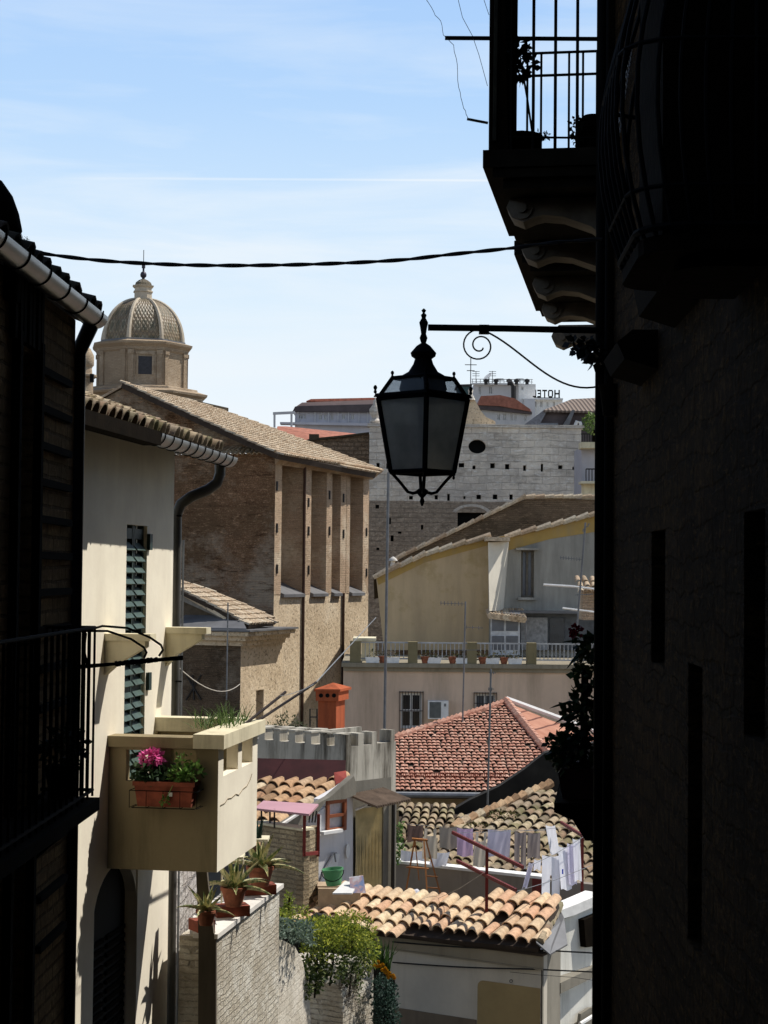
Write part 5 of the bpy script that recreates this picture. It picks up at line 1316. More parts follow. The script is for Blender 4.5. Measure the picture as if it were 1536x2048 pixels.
m=MB(); d=V((-.5,-.3,.6)).normalized(); m.tube([c,c+d*.12,c+d*.25],[.08,.4,.65],12); m.build('dish',WHITE,t)
for i,(x,h_) in enumerate(((972,758),(992,760),(1018,758),(1033,761),(1054,760))):
    m=MB(); m.lathe(P(x,769,212.5),[(.22,0),(.22,.35),(.34,.36),(.34,.62),(.12,.72)],8); solo(m,'roof_vent',DARKM,('leftmost dark ventilator cowl beside the dish on the hotel roof','dark ventilator cowl just right of the dish on the hotel roof','dark ventilator cowl left of the bent flue on the hotel roof','dark ventilator cowl right of the bent flue on the hotel roof','rightmost dark ventilator cowl on the hotel roof')[i],'vent')
# red hip house
root=T('red_hip_house',P(1010,830,178),'house with shallow red hipped roof in front of the hotel block','house')
w,zb,zt=block(root,962,817,1062,1000,178,9,CONC,wins=[(994,828,1000,840),(1006,828,1012,840),(1020,828,1025,841),(1028,829,1033,841),(1048,831,1053,842)])
m=MB(); w.ppoly(m,[(957,812),(958,806),(1000,806),(1052,816),(1064,824),(1064,828),(958,818)],.6,8); m.build('eave_band',BROWN,root)
m=MB(); w.ppoly(m,[(956,810),(962,792),(1000,790),(1030,797),(1060,818),(1062,823),(1000,812)],.8,7); m.build('roof',REDROOF,root)
t=T('green_box_roof',P(930,785,170),'small dark green box shaped attic just behind the lantern','building')
w=W(P(916,850,170),P(942,850,170)); m=MB(); w.ppoly(m,[(916,850),(916,773),(942,772),(942,850)],0,4); m.build('wall',plain('dark_green_cladding',(.05,.09,.09),.8),t)
m=MB(); w.ppoly(m,[(912,773),(912,769),(944,768),(944,773)],.1,4); m.build('roof_edge',DARKM,t)
# brown mansard on the right
root=T('brown_mansard_house',P(1130,830,128),'brown corrugated hipped roof over a dark glazed mansard with pale frames','house')
w=W(P(1040,850,128),P(1220,850,128))
m=MB(); w.ppoly(m,[(1060,900),(1090,820),(1220,822),(1220,900)],0,8); m.build('mansard_wall',BROWN,root)
g=G('corrugated_brown'); wv=g.n('ShaderNodeTexWave',wave_type='BANDS',bands_direction='X'); g.L.new(g.pos,wv.inputs[0]); wv.inputs['Scale'].default_value=1.0
g.bump(wv.outputs['Fac'],1,.08); CORR=g.fin(g.mix(wv.outputs['Fac'],(.13,.095,.075),(.27,.21,.17)),.9)
m=MB(); m.prism([w.hit(1087,820,.6),w.hit(1220,823,.6),w.hit(1220,776,.6)+V((0,7,0)),w.hit(1164,779,.6)+V((0,7,0))],V((0,.02,-.15))); m.build('roof',CORR,root)
m=MB(); w.ppoly(m,[(1038,857),(1088,820),(1094,822),(1075,857)],.3,.3); m.build('side_glazing',plain('grey_glazing',(.2,.2,.22),.4),root)
m=MB(); w.ppoly(m,[(1122,857),(1144,820),(1150,820),(1136,857)],.6,.5); m.build('dormer_frame',LEAD,root)
m=MB(); m.tube([w.hit(1148,857,.7),w.hit(1154,843,.7),w.hit(1160,845,.7),w.hit(1163,857,.7)],.14,5); m.build('dormer_arch',WHITE,root)
m=MB(); w.pbox(m,1078,846,1116,856,.05,.3); m.build('dormer_window',GLASSG,root)
# building at the right end of the ashlar wall
root=T('balcony_apartment',P(1176,930,78),'pale apartment wall with small balconies squeezed beside the dark drainpipe','building')
w=W(P(1163,1000,78),P(1240,1000,78)); m=MB(); w.ppoly(m,[(1163,1100),(1163,893),(1240,893),(1240,1100)],0,3); m.build('wall',plaster('pale_lilac_wall',(.45,.44,.47),(.3,.28,.28),.4,.5),root)
m=MB(); w.ppoly(m,[(1162,896),(1162,884),(1240,884),(1240,896)],.8,1); w.ppoly(m,[(1162,967),(1162,962),(1240,962),(1240,967)],.8,1); m.build('balcony_slab',CAPCR,root)
m=MB(); w.ppoly(m,[(1163,1000),(1163,967),(1240,967),(1240,1000)],.1,.05); m.build('lower_band',CAPCR,root)
m=MB()
for k in range(5): x=1172+k*6; m.tube([w.hit(x,962,.7),w.hit(x,938,.7)],.03,4)
m.tube([w.hit(1172,938,.7),w.hit(1200,938,.7)],.04,4); m.build('balcony_railing',DARKM,root)
m=MB(); 
for k in range(9): x=1164+k*5; m.tube([w.hit(x,884,.7),w.hit(x,868,.7)],.03,4)
m.tube([w.hit(1162,868,.7),w.hit(1210,868,.7)],.04,4); m.build('upper_railing',DARKM,root)
t=T('balcony_shrub',P(1186,848,76),'bright green shrub on the upper balcony beside the dark drainpipe','shrub')
m=MB(); m.cloud(P(1190,850,76.5),(.55,.3,.5),300,.15); m.cloud(P(1178,838,76.5),(.25,.2,.25),60,.15); m.build('foliage',leafmat('balcony_green',(.13,.22,.05),(.35,.42,.15)),t)
m=MB(); m.tube([P(1188,884,76.5),P(1188,860,76.5)],.08,6); m.build('stem',DTRIM,t)
# ================================================================== CRENELLATED WALL
CREN=plaster('streaked_grey_concrete',(.52,.48,.40),(.06,.05,.035),.95,1.3,.2,lo=.46,hi=.66)
KL=W(P(500,1500,31),P(692,1500,29.6)); KR=W(P(692,1500,29.6),P(792,1500,30.7))
root=T('crenellated_wall',P(650,1700,30),'streaky grey rendered terrace wall topped with little battlements','wall')
zt=KL.sz(600,1486)[1]; zmz=KL.sz(600,1464)[1]
m=MB(); KL.face(m,0,KL.len,GZ,zt,[],0,.1); KL.face(m,0,KL.len,GZ,zt,[],-.22,.1); KL.box(m,0,KL.len,zt-.05,zt,-.22,.0-.001); m.build('shaded_wall',CREN,root)
m=MB(); KR.box(m,0.001,KR.len,GZ,zt-.0,-.25,0); m.build('sunny_wall',CREN,root)
for x in (523,553,584,616,647,676):
    u=KL.sz(x,1470)[0]; m=MB(); KL.box(m,u-.075,u+.075,zt+.001,zmz,-.22,.0); KL.box(m,u-.095,u+.095,zmz+.001,zmz+.03,-.24,.02); m.build('merlon',CREN,root)
for x in (697,722,749,785):
    u=KR.sz(x,1470)[0]; hw_=.075 if x<780 else .06; m=MB(); KR.box(m,max(.002,u-hw_),u+hw_,zt+.001,zmz+.02,-.25,.0); m.build('merlon',CREN,root)
m=MB(); KR.box(m,0,KR.len,zt-.1,zmz+.02,-.9,-.8); m.build('rear_parapet',CREN,root)
# far back row of merlons
t=T('rear_battlement',P(600,1460,31.5),'second low row of grey battlements behind the crenellated wall','wall')
KB=W(P(505,1500,32),P(700,1500,31))
m=MB(); zb2=KB.sz(600,1470)[1]; KB.box(m,0,KB.len,zb2-1.2,zb2,-.2,0); m.build('parapet',CREN,t)
for x in (535,565,600,632,668): 
    u=KB.sz(x,1463)[0]; m=MB(); KB.box(m,u-.1,u+.1,zb2+.001,zb2+.1,-.2,0); KB.box(m,u-.13,u+.13,zb2+.101,zb2+.13,-.22,.02); m.build('merlon',CREN,t)
t=T('parapet_weeds',P(575,1450,31.5),'dry green bushy weeds behind the battlements beside the orange chimney','plant')
m=MB(); m.cloud(P(572,1448,32.3),(.22,.15,.2),200,.07,asp=.4); m.cloud(P(600,1455,32.3),(.12,.1,.1),60,.06,asp=.4); m.cloud(P(545,1455,32.3),(.15,.1,.08),60,.06,asp=.4); m.build('foliage',leafmat('dusty_weed',(.07,.09,.035),(.16,.18,.09)),t)
t=T('small_metal_frame',P(625,1440,33),'thin square metal frame standing left of the orange chimney','frame')
m=MB(); m.tube([P(620,1462,33),P(620,1418,33),P(634,1418,33),P(634,1462,33)],.02,4); m.tube([P(620,1434,33),P(634,1434,33)],.015,4); m.build('frame',DARKM,t)
# ================================================================== LITTLE COURTYARD HOUSE
MAR=plain('maroon_flashing_shade',(.05,.012,.012),.7,0,.3,3)  # shade on the strip is put into this darker maroon
root=T('courtyard_house',P(640,1790,27),'small whitewashed house with coarse clay tile roof and brown framed window','house')
m=MB(); a=P(500,1560,28.4); b=P(690,1565,27.9); m.prism([a,b,b+V((0,.4,.32)),a+V((0,.4,.32))],V((0,.05,-.25))); m.build('maroon_strip',MAR,root)
m=MB(); q=[P(668,1545,27.3),P(692,1541,27.3),P(694,1560,27.1),P(672,1568,27.1)]; m.prism(q,V((0,.1,-.12))); m.build('red_flashing',plain('red_flashing',(.4,.08,.06),.7),root)
Ea=P(500,1668,26.2); Eb=P(700,1668,26.2); Eb=V((Eb.x,Eb.y,Ea.z)); Ct=P(600,1566,28.2)
vs=(Ct-Ea); sk2=V((.34,1,0)).normalized()
pixroof('tile_roof',root,COPPO,[(500,1566),(668,1566),(690,1553),(697,1560),(640,1600),(600,1625),(560,1655),(515,1700),(500,1710)],Ea,Ea+V((2,-1.15,0)),Ct,.235,.36,.1,None,.11,udir=None)
MWL=plaster('whitewashed_wall',(.72,.7,.7),(.3,.28,.26),.4,1,.2); GRC=plaster('grey_cement',(.24,.22,.18),(.1,.09,.07),.7,1.3,.3)
MW=W(P(600,1700,26.0),P(706,1700,26.9))
wr=MW.pr(651,1599,690,1662)
m=MB(); zb=P(650,1810,26).z; zu=MW.sz(650,1612)[1]
u0=MW.sz(636,1700)[0]; u1=MW.sz(704,1700)[0]
MW.ppoly(m,[(636,1850),(636,1625),(651,1614),(651,1850)],0,.25); MW.ppoly(m,[(690,1850),(690,1578),(706,1566),(706,1850)],.001,.25)
MW.ppoly(m,[(651,1850),(651,1661),(690,1661),(690,1850)],-.001,.25); MW.ppoly(m,[(651,1600),(651,1612),(690,1588),(690,1578)],.002,.25); m.build('wall',MWL,root)
m=MB(); MW.ppoly(m,[(560,1652),(636,1607),(660,1594),(708,1552),(712,1566),(712,1590),(692,1598),(652,1602),(636,1626),(600,1652)],.06,.12); m.build('gable_band',GRC,root)
BRF=plain('brown_window_frame',(.25,.075,.03),.6)
win=window(MW,root,wr,BRF,plain('white_blind',(.55,.54,.56),.8),0.02,.06,.055,0,1)
m=MB(); MW.pbox(m,648,1661,686,1667,.02,.12); m.build('window_sill',WHITE,root)
m=MB(); verge_pts=[(556,1654),(600,1628)]; a=MW.hit(556,1654,.1); b=MW.hit(612,1618,.1); m.tube([a,b],.025,5); m.build('white_verge',WHITE,root)
# brick wall block & red posts
bw=T('brick_enclosure',P(570,1800,25),'low brick wall enclosure with thin slab top and red steel corner posts','wall')
Q1=W(P(520,1750,25.4),P(607,1750,24.8)); Q2=W(P(607,1750,24.8),P(637,1750,25.3))
BK1=masonry('yellowish_brick',(1,0),.25,.07,(.66,.54,.36),(.5,.4,.26),(.32,.27,.2),.01,1.2,.03,.4,mscale=1.5)
zt=Q1.sz(570,1656)[1]
m=MB(); Q1.box(m,0,Q1.len,GZ,zt,-.12,0); m.build('shaded_wall',BK1,bw); m=MB(); Q2.box(m,0.002,Q2.len,GZ,zt,-.12,0); m.build('sunny_wall',BK1,bw)
m=MB(); Q1.box(m,-.1,Q1.len+.03,zt+.002,zt+.035,-.18,.05); m.build('slab_top',CAPCR,bw)
for x,Yq in ((608,24.75),(636,25.25)):
    m=MB(); a=P(x,1712,Yq); b=P(x,1628,Yq); m.box(V((a.x-.02,a.y-.045,a.z)),(.045,0,0),(0,.045,0),(0,0,b.z-a.z)); m.build('red_post',REDM,bw)
m=MB(); a=P(607,1711,24.74); b=P(637,1708,25.24); m.box(a+V((0,-.06,0)),b-a,(0,.05,0),(0,0,.05)); m.build('red_crossbar',REDM,bw)
cn=T('mauve_canopy',P(570,1630,25),'flat mauve sheet canopy on thin dark posts over the brick enclosure','canopy')
m=MB(); a=[P(508,1616,24.6),P(618,1628,24.6),P(637,1608,25.6),P(527,1601,25.6)]; m.prism(a,V((0,0,-.03))); m.build('sheet',plain('mauve_sheet',(.50,.27,.30),.5,0,.06,2),cn)
for x,Yq in ((523,24.7),(549,24.7),(540,25.3)):
    m=MB(); a=P(x,1656,Yq); b=P(x,1618,Yq); m.tube([a,b],.014,5); m.build('post',DARKM,cn)
for i in range(3):
    m=MB(); m.tube([P(618+i*6,1645,25.1),P(621+i*6,1622,25.1)],.012,5); m.build('strut',DARKM,cn)
# curtain alcove
cu=T('straw_curtain',P(735,1785,26.6),'tall straw coloured bead curtain covering the alcove doorway','curtain')
KW=W(P(704,1700,26.9),P(790,1700,27.6))
m=MB(); zb=P(735,1812,26.8).z; u0=.05; u1=KW.sz(768,1700)[0]; zt=KW.sz(735,1615)[1]
n_=60; b=0
for k in range(n_):
    ua_=u0+(u1-u0)*k/n_; m.tube([KW.pt(ua_,zb,.02+.02*math.sin(k*.9)),KW.pt(ua_+.01*math.sin(k),(zb+zt)/2,.03+.02*math.sin(k*.9+1)),KW.pt(ua_,zt,.03)],.012,4)
m.build('strands',plain('straw',(.62,.52,.3),.9,0,.2,4),cu)
m=MB(); m.tube([KW.pt(u0-.03,zt+.0,.06),KW.pt(u1+.03,zt+.16,.06)],.02,6); m.build('rod',WHITE,cu)
al=T('alcove_wall',P(780,1780,27),'grey rendered pier with rain pipe at the right of the bead curtain','wall')
m=MB(); KW.face(m,0,KW.len,GZ,KW.sz(750,1560)[1],[],-.1,.05); KW.pbox(m,766,1590,792,1850,-.09,.06); m.build('pier',GRC,al)
m=MB(); q=KW.hit(786,1700,.11); m.tube([V((q.x,q.y,P(786,1600,27.3).z)),V((q.x,q.y,GZ))],.03,8); m.build('pipe',DARKM,al)
cc=T('corrugated_canopy',P(750,1595,26.8),'small rusty corrugated sheet canopy above the bead curtain','canopy')
m=MB(); 
for k in range(15): 
    a=KW.pt(KW.sz(700,1590)[0]+k*.052,KW.sz(750,1584)[1]+k*.003,.0); m.tube([a,a+KW.n*.42+V((.14,0,-.14))],.028,6)
m.build('sheet',plain('rusty_sheet',(.17,.12,.085),.9,0,.4,5),cc)
m=MB(); a=KW.pt(.0,KW.sz(750,1600)[1],.35); m.tube([a,a+KW.d*.78],.02,4); m.build('edge_bar',DARKM,cc)
t=T('wall_tap',P(672,1720,26),'outdoor tap on a slanting white splash board','tap')
MT=MW
m=MB(); MT.ppoly(m,[(668,1708),(680,1708),(664,1786),(636,1786),(650,1740)],.05,.03); m.build('splash_board',WHITE,t)
m=MB(); q=MT.hit(669,1708,.12); m.tube([MT.hit(669,1706,.03),q,q+V((.02,0,-.12))],.014,6); m.tube([q+V((-.04,0,.02)),q+V((.04,0,.02))],.01,5); m.build('spout',GREYM,t)
t=T('oval_mirror',P(694,1700,26.6),'small oval white plate hung on the whitewashed wall','plate')
m=MB(); q=MW.hit(695,1702,.03); m.prism([q+MW.d*(.045*math.cos(a))+V((0,0,.115*math.sin(a))) for a in [2*math.pi*i/18 for i in range(18)]],MW.n*.012); m.build('plate',WHITE,t)
# green bucket
bk=T('green_bucket',P(670,1768,24.6),'green plastic bucket with dark carrying handle tilted on the ledge','bucket')
c=P(668,1770,24.6)
m=MB(); GB=plain('green_plastic',(.10,.30,.13),.4,0,.12,3)
tilt=Matrix.Rotation(R(-6),3,'Y')
prof=[(.09,0),(.105,.0),(.15,.21),(.158,.212),(.158,.235),(.143,.235),(.1,.02)]
mm=MB(); mm.lathe(V((0,0,0)),prof,22); m.v=[c+tilt@p for p in mm.v]; m.f=mm.f; m.build('body',GB,bk,True)
m=MB(); m.tube([c+tilt@V((math.cos(a)*.16,-.05-abs(math.sin(a))*.1,.21-math.sin(a)*.13)) for a in [math.pi*i/10 for i in range(11)]],.007,5); m.build('handle',BLACK,bk)
t=T('ledge_shelf',P(665,1775,24.7),'thin wooden shelf board under the green bucket','shelf')
m=MB(); m.box(P(634,1776,25.0),(.33,0,0),(0,.35,0),(0,0,.03)); m.box(P(636,1776,24.9)+V((0,0,-.6)),(.62,0,0),(0,.5,0),(0,0,.59)); m.build('board',plain('pale_board',(.4,.3,.2),.8),t)
t=T('printed_sheets',P(705,1765,24.4),'stack of printed cardboard sheets with faded blue picture leaning behind the tiles','cardboard')
g=G('faded_print'); g.fin(g.ramp(g.noise(5,detail=3),[(.42,(.7,.68,.72)),(.52,(.62,.42,.42)),(.6,(.25,.33,.55))]),.7); FP=g.m
m=MB(); m.prism([P(665,1786,24.3),P(704,1786,24.3),P(716,1766,24.5),P(690,1762,24.6)],V((0,0,-.02))); m.build('flat_sheet',WHITE,t)
m=MB(); m.prism([P(702,1786,24.35),P(732,1786,24.4),P(726,1751,24.5),P(698,1755,24.5)],V((0,.02,0))); m.build('picture_sheet',FP,t)
# ================================================================== MOSSY ROOFS
root=T('mossy_roof_house',P(1000,1700,30),'low house under mossy weathered clay tile roofs behind the washing lines','house')
Ea=P(800,1738,28.4); Eb=P(1180,1772,27.0); Eb=V((Eb.x,Eb.y,Ea.z)); Ct=P(1080,1588,31.6); Nr=((Eb-Ea).cross(Ct-Ea)).normalized()
pixroof('front_roof',root,COPPOM,[(790,1745),(800,1700),(870,1674),(925,1656),(1010,1620),(1095,1580),(1195,1612),(1195,1780),(1090,1760)],Ea,Eb,Ct,.185,.33,.1,None,.085)
m=MB(); a=hitp(905,1662,Ea,Nr); b=hitp(1100,1576,Ea,Nr); n_=14
for k in range(n_): m.tube([a.lerp(b,k/n_)+V((0,0,.05)),a.lerp(b,(k+1.06)/n_)+V((0,0,.09))],[.075,.095],8)
m.build('ridge_tiles',COPPO,root,True)
A2=P(780,1705,31.6); B2=V((A2.x+2,A2.y-.2,A2.z)); C2=P(860,1606,34.6)
pixroof('rear_roof',root,COPPOM,[(797,1607),(905,1609),(915,1618),(925,1655),(870,1674),(800,1697)],A2,B2,C2,.17,.33,.1,None,.08)
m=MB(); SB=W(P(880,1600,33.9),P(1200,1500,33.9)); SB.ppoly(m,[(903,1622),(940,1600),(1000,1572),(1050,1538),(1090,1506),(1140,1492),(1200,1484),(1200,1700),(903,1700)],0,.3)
m.build('shaded_gable',plain('gable_shade_black',(.022,.02,.017),.95,0,.4,3),root)  # shadow on this wall is put into its near-black colour
m=MB(); a=SB.hit(906,1640,.3); 
U2=V((1,-.1,0)); m.prism([SB.hit(918,1635,.5),SB.hit(1100,1562,.5),hitp(1098,1578,Ea,Nr)+V((0,0,.02)),hitp(915,1660,Ea,Nr)+V((0,0,.02))],V((0,0,-.04))); m.build('grey_ridge_strip',GRC,root)
m=MB(); m.box(V((Ea.x-.2,Ea.y+.4,GZ)),(4.5,-.3,0),(0,4,0),(0,0,Ea.z-.15-GZ)); m.build('wall',GRC,root)
m=MB(); m.cloud(hitp(1010,1640,Ea,Nr)+V((0,0,.08)),(.3,.3,.06),200,.06,asp=.5); m.cloud(hitp(960,1660,Ea,Nr)+V((0,0,.06)),(.3,.2,.05),120,.05,asp=.5)
mo=m.build('roof_moss',leafmat('moss',(.11,.11,.03),(.22,.19,.07),.1),root)
t=T('wall_creeper',P(802,1690,28),'narrow light green creeper growing up beside the grey pier','plant')
m=MB()
for k in range(9): m.cloud(P(800+rng.uniform(-3,4),1650+k*9,28.0),(.05,.05,.05),22,.05,asp=.8)
m.build('foliage',leafmat('creeper_leaf',(.13,.24,.06),(.3,.4,.15)),t)
# ================================================================== TERRACE WITH PARAPET
root=T('laundry_terrace',P(940,1760,27),'grey rendered terrace parapet with white painted coping under the washing','terrace')
PW=W(P(775,1726,28.25),P(1100,1758,26.75))
zt=PW.sz(900,1738)[1]
m=MB(); PW.box(m,0,PW.len+1.2,GZ,zt,-.15,0); m.build('parapet',plaster('grey_terrace_render',(.30,.26,.22),(.13,.11,.09),.6,1.1,.2),root)
m=MB(); PW.box(m,-.03,PW.len-.1,zt+.002,zt+.045,-.2,.04); m.build('coping',WHITE,root)
m=MB(); u0,u1,z0,z1=PW.pr(1067,1757,1090,1785); PW.box(m,u0,u1,z0,z1,.003,.05); m.build('red_panel',REDM,root)
zf=zt-1.0
m=MB(); m.prism([PW.pt(-.3,zf,0),PW.pt(PW.len+1.2,zf,0),PW.pt(PW.len+1.2,zf,2.2),PW.pt(-.3,zf,2.2)],V((0,0,-.15))); m.build('floor',GRC,root)
# stepladder
sl_=T('wooden_stepladder',P(845,1790,26.2),'open orange brown wooden stepladder standing on the terrace','stepladder')
WOOD=plain('varnished_wood',(.35,.14,.04),.55,0,.3,6)
m=MB(); Yl=26.4
def bar2(m,x0,y0,x1,y1,Y0,Y1,r=.017): m.tube([P(x0,y0,Y0),P(x1,y1,Y1)],r,4)
zfl=P(850,1800,26.4).z
for (a,b) in (((852,1681),(882,1800)),((829,1681),(808,1800))): bar2(m,*a,*b,26.3,25.9 if a[0]>840 else 26.9)
m.build('front_leg',WOOD,sl_) if False else None
mm=MB(); bar2(mm,852,1681,884,1800,26.3,26.0); mm.build('leg',WOOD,sl_)
mm=MB(); bar2(mm,848,1681,855,1800,26.3,25.9); mm.build('leg',WOOD,sl_)
mm=MB(); bar2(mm,829,1681,809,1800,26.5,26.9); mm.build('leg',WOOD,sl_)
mm=MB(); bar2(mm,830,1681,838,1760,26.5,26.9,.012); mm.build('leg',WOOD,sl_)
mm=MB(); p=P(824,1680,26.5); mm.box(p,(.24,-.12,0),(0,.08,0),(0,0,.025)); mm.build('top_board',WOOD,sl_)
mm=MB(); p=P(816,1736,26.5); mm.box(p,(.32,-.15,0),(0,.06,0),(0,0,.02)); mm.build('shelf_board',WOOD,sl_)
for y in (1752,1775): 
    mm=MB(); bar2(mm,853,y,876+(y-1752)*.2,y+2,26.1,26.1,.012); mm.build('rung',WOOD,sl_)
for y in (1735,): 
    mm=MB(); bar2(mm,812,1735,822,1735,26.7,26.7,.012); mm.build('rung',WOOD,sl_)
# poles
def post(name,label,px,y0,y1,Y,arms):
    t=T(name,P(px,y1,Y),label,'clothes pole')
    m=MB(); a=P(px,y1,Y); b=P(px,y0,Y); w=.042; m.box(V((a.x-w/2,a.y-w/2,a.z-.05)),(w,0,0),(0,w,0),(0,0,b.z-a.z+.05)); m.build('post',REDM,t)
    for (x0,y0_,Y0,x1,y1_,Y1) in arms:
        m=MB(); p=P(x0,y0_,Y0); q=P(x1,y1_,Y1); d=(q-p); s=V((-d.y,d.x,0)).normalized()*.035
        m.box(p-s*.5-V((0,0,.02)),d,s,V((0,0,.045))); m.build('arm',REDM,t)
post('washing_line_post','dark red steel washing line post with two slanting arms rising from the tiled roof',973,1697,1822,24.0,[(905,1665,24.7,1046,1735,23.35),(914,1722,24.6,1032,1781,23.4)])
post('washing_line_post','dark red steel washing line post at the right end of the white laundry',1164,1668,1800,26.0,[(1122,1645,26.6,1172,1676,25.8)])
# laundry
def cloth(px0,py0,px1,py1,Y,mat,label,shape='sheet',group=None,skew=0,name='hanging_towel',wav=.005):
    a=P(px0,py0,Y); b=P(px1,py0+ (px1-px0)*.03,Y+(.16 if Y>26.5 else .30*(px1-px0)/16)); c=P(px0+skew,py1,Y); n=10; mrows=8
    t=MB(); ph=rng.uniform(0,6)
    wv=lambda u,v: wav*math.sin(u*9+ph)*(.3+v)+wav*.7*math.sin(u*17+ph*2+v*3)
    def keep(u,v):
        if shape=='vest': return not ((v<.25 and .3<u<.7) or (v<.32 and (u<.12 or u>.88)))
        if shape=='trousers': return not (v>.35 and .47<u<.53)
        return True
    base=len(t.v); nn_=20; mm_=16
    for j in range(mm_+1):
        for i in range(nn_+1):
            u=i/nn_; v=j/mm_; x=a.lerp(b,u)+(c-a)*v; sag=.02*math.sin(math.pi*u)*(1-v)
            t.v.append(V((x.x,x.y+wv(u,v)*1.6,x.z-sag+ .012*math.sin(u*7+ph)*v)))
    for j in range(mm_):
        for i in range(nn_):
            if keep((i+.5)/nn_,(j+.5)/mm_):
                k=base+j*(nn_+1)+i; t.f.append((k,k+1,k+nn_+2,k+nn_+1))
    o=t.build(name,mat,None,True); return tag(o,label,'laundry',group)
def clothm(n,c): 
    g=G(n); g.bump(g.noise(9,stretch=(1,1,.3)),.5,.02); m_=g.fin(g.ramp(g.noise(4),[(.3,mul(c,.88)),(.7,c)]),.95,0,.1)
    tr=g.n('ShaderNodeBsdfTranslucent'); tr.inputs[0].default_value=(*c,1); mx=g.n('ShaderNodeMixShader'); mx.inputs[0].default_value=.45
    g.L.new(g.b.outputs[0],mx.inputs[1]); g.L.new(tr.outputs[0],mx.inputs[2]); g.L.new(mx.outputs[0],g.out.inputs[0]); return g.m
cBR=clothm('cloth_brown',(.22,.15,.13)); cBE=clothm('cloth_beige',(.78,.7,.56)); cTA=clothm('cloth_taupe',(.45,.4,.33)); cLI=clothm('cloth_lilac',(.8,.58,.82)); cPL=clothm('cloth_pale_lilac',(.78,.74,.88)); cGR=clothm('cloth_grey_brown',(.36,.31,.29)); cWH=clothm('cloth_white',(.95,.95,1.0))
YY=26.7; gr='washing hung on the far line above the terrace'
cloth(816,1649,847,1683,YY,cBR,'brown cloth, leftmost piece on the far washing line','sheet',gr,-2,'hanging_cloth')
cloth(846,1655,876,1716,YY-.1,cBE,'pale cream sleeveless vest hanging directly right of the brown cloth','vest',gr,-2,'hanging_vest')
cloth(879,1653,914,1697,YY,cTA,'taupe towel hanging left of the lilac one on the far line','sheet',gr,0)
cloth(914,1655,946,1712,YY-.05,cLI,'bright lilac pink towel on the far washing line','sheet',gr,0)
cloth(949,1663,976,1733,YY-.1,cBE,'beige sleeveless vest hanging behind the slanting red arm, longer than the others','vest',gr,-3,'hanging_vest')
cloth(976,1658,1022,1712,YY,cPL,'wide pale lavender towel on the far washing line','sheet',gr,-3)
cloth(1029,1663,1053,1736,YY-.05,cGR,'dark grey brown trouser leg pair hanging right of the lavender towel','trousers',gr,-1,'hanging_trousers')
cloth(1055,1664,1081,1716,YY-.05,cGR,'short grey brown cloth, rightmost dark piece on the far line','sheet',gr,-1,'hanging_cloth')
cloth(802,1700,850,1721,27.6,cWH,'white cloth laid low behind the stepladder above the coping','sheet',gr,-1,'hanging_cloth')
cloth(866,1703,900,1732,27.4,cWH,'white cloth hanging low right of the stepladder top','sheet',gr,-8,'hanging_cloth')
gr2='white washing on the near line'; Y3=25.2
cloth(1091,1650,1110,1708,26.4,cWH,'narrow white cloth strip hanging steeply above the white trousers','sheet',gr2,10,'hanging_cloth')
cloth(1084,1710,1120,1815,Y3-.4,cWH,'long bright white trousers, the tallest piece of washing','trousers',gr2,-1,'hanging_trousers')
cloth(1116,1692,1138,1780,Y3,cWH,'white shirt with small blue mark right of the long trousers','sheet',gr2,6,'hanging_shirt')
cloth(1134,1686,1150,1770,Y3+.2,cPL,'pale bluish cloth hanging behind the white shirt','sheet',gr2,4,'hanging_cloth')
cloth(1145,1677,1160,1762,Y3+.3,cWH,'slim white cloth beside the right red post','sheet',gr2,4,'hanging_cloth')
cloth(1068,1718,1082,1740,Y3-.3,cWH,'small white handkerchief left of the long trousers','sheet',gr2,-1,'hanging_handkerchief')
cloth(1058,1724,1068,1776,Y3-.4,cPL,'twisted pale sock shaped cloth at the left end of the near line','sheet',gr2,-14,'hanging_cloth')
m=MB(); p=P(1124,1748,Y3-.06); m.box(p,(.02,0,0),(0,.01,0),(0,0,.07)); solo(m,'clothes_peg',plain('blue_plastic',(.05,.1,.7),.5),'small blue peg clipped on the white shirt','peg')
for (a,b,lb) in (((812,1648,26.75),(1090,1661,26.75),'far washing line carrying the coloured laundry'),((1046,1738,23.4),(1170,1672,25.9),'near washing line carrying the white laundry'),((1032,1783,23.4),(1185,1730,25.9),'lower washing line below the white laundry'),((870,1800,24.6),(968,1745,24.0),'pale cord tied from the red post down to the tiles on the left'),((905,1666,24.7),(1185,1650,27),'thin upper washing line from the slanting red arm')):
    m=MB(); a=P(*a);b=P(*b); m.tube([a,(a+b)/2-V((0,0,.03)),b],.0045,4); solo(m,'washing_line',GREYM if 'pale' not in lb else bpy.data.materials['pale_wire'],lb,'line')
t=T('white_bundle',P(832,1790,25.4),'crumpled white cloth bundle at the foot of the stepladder','cloth')
m=MB(); c=P(832,1795,25.2); m.lathe(c,[(.13,-.15),(.12,-.02),(.08,.07),(.03,.11)],9,0,(1,.7)); 
for i,v in enumerate(m.v): m.v[i]=v+V((rng.gauss(0,.01),rng.gauss(0,.01),rng.gauss(0,.012)))
m.build('cloth',cWH,t)
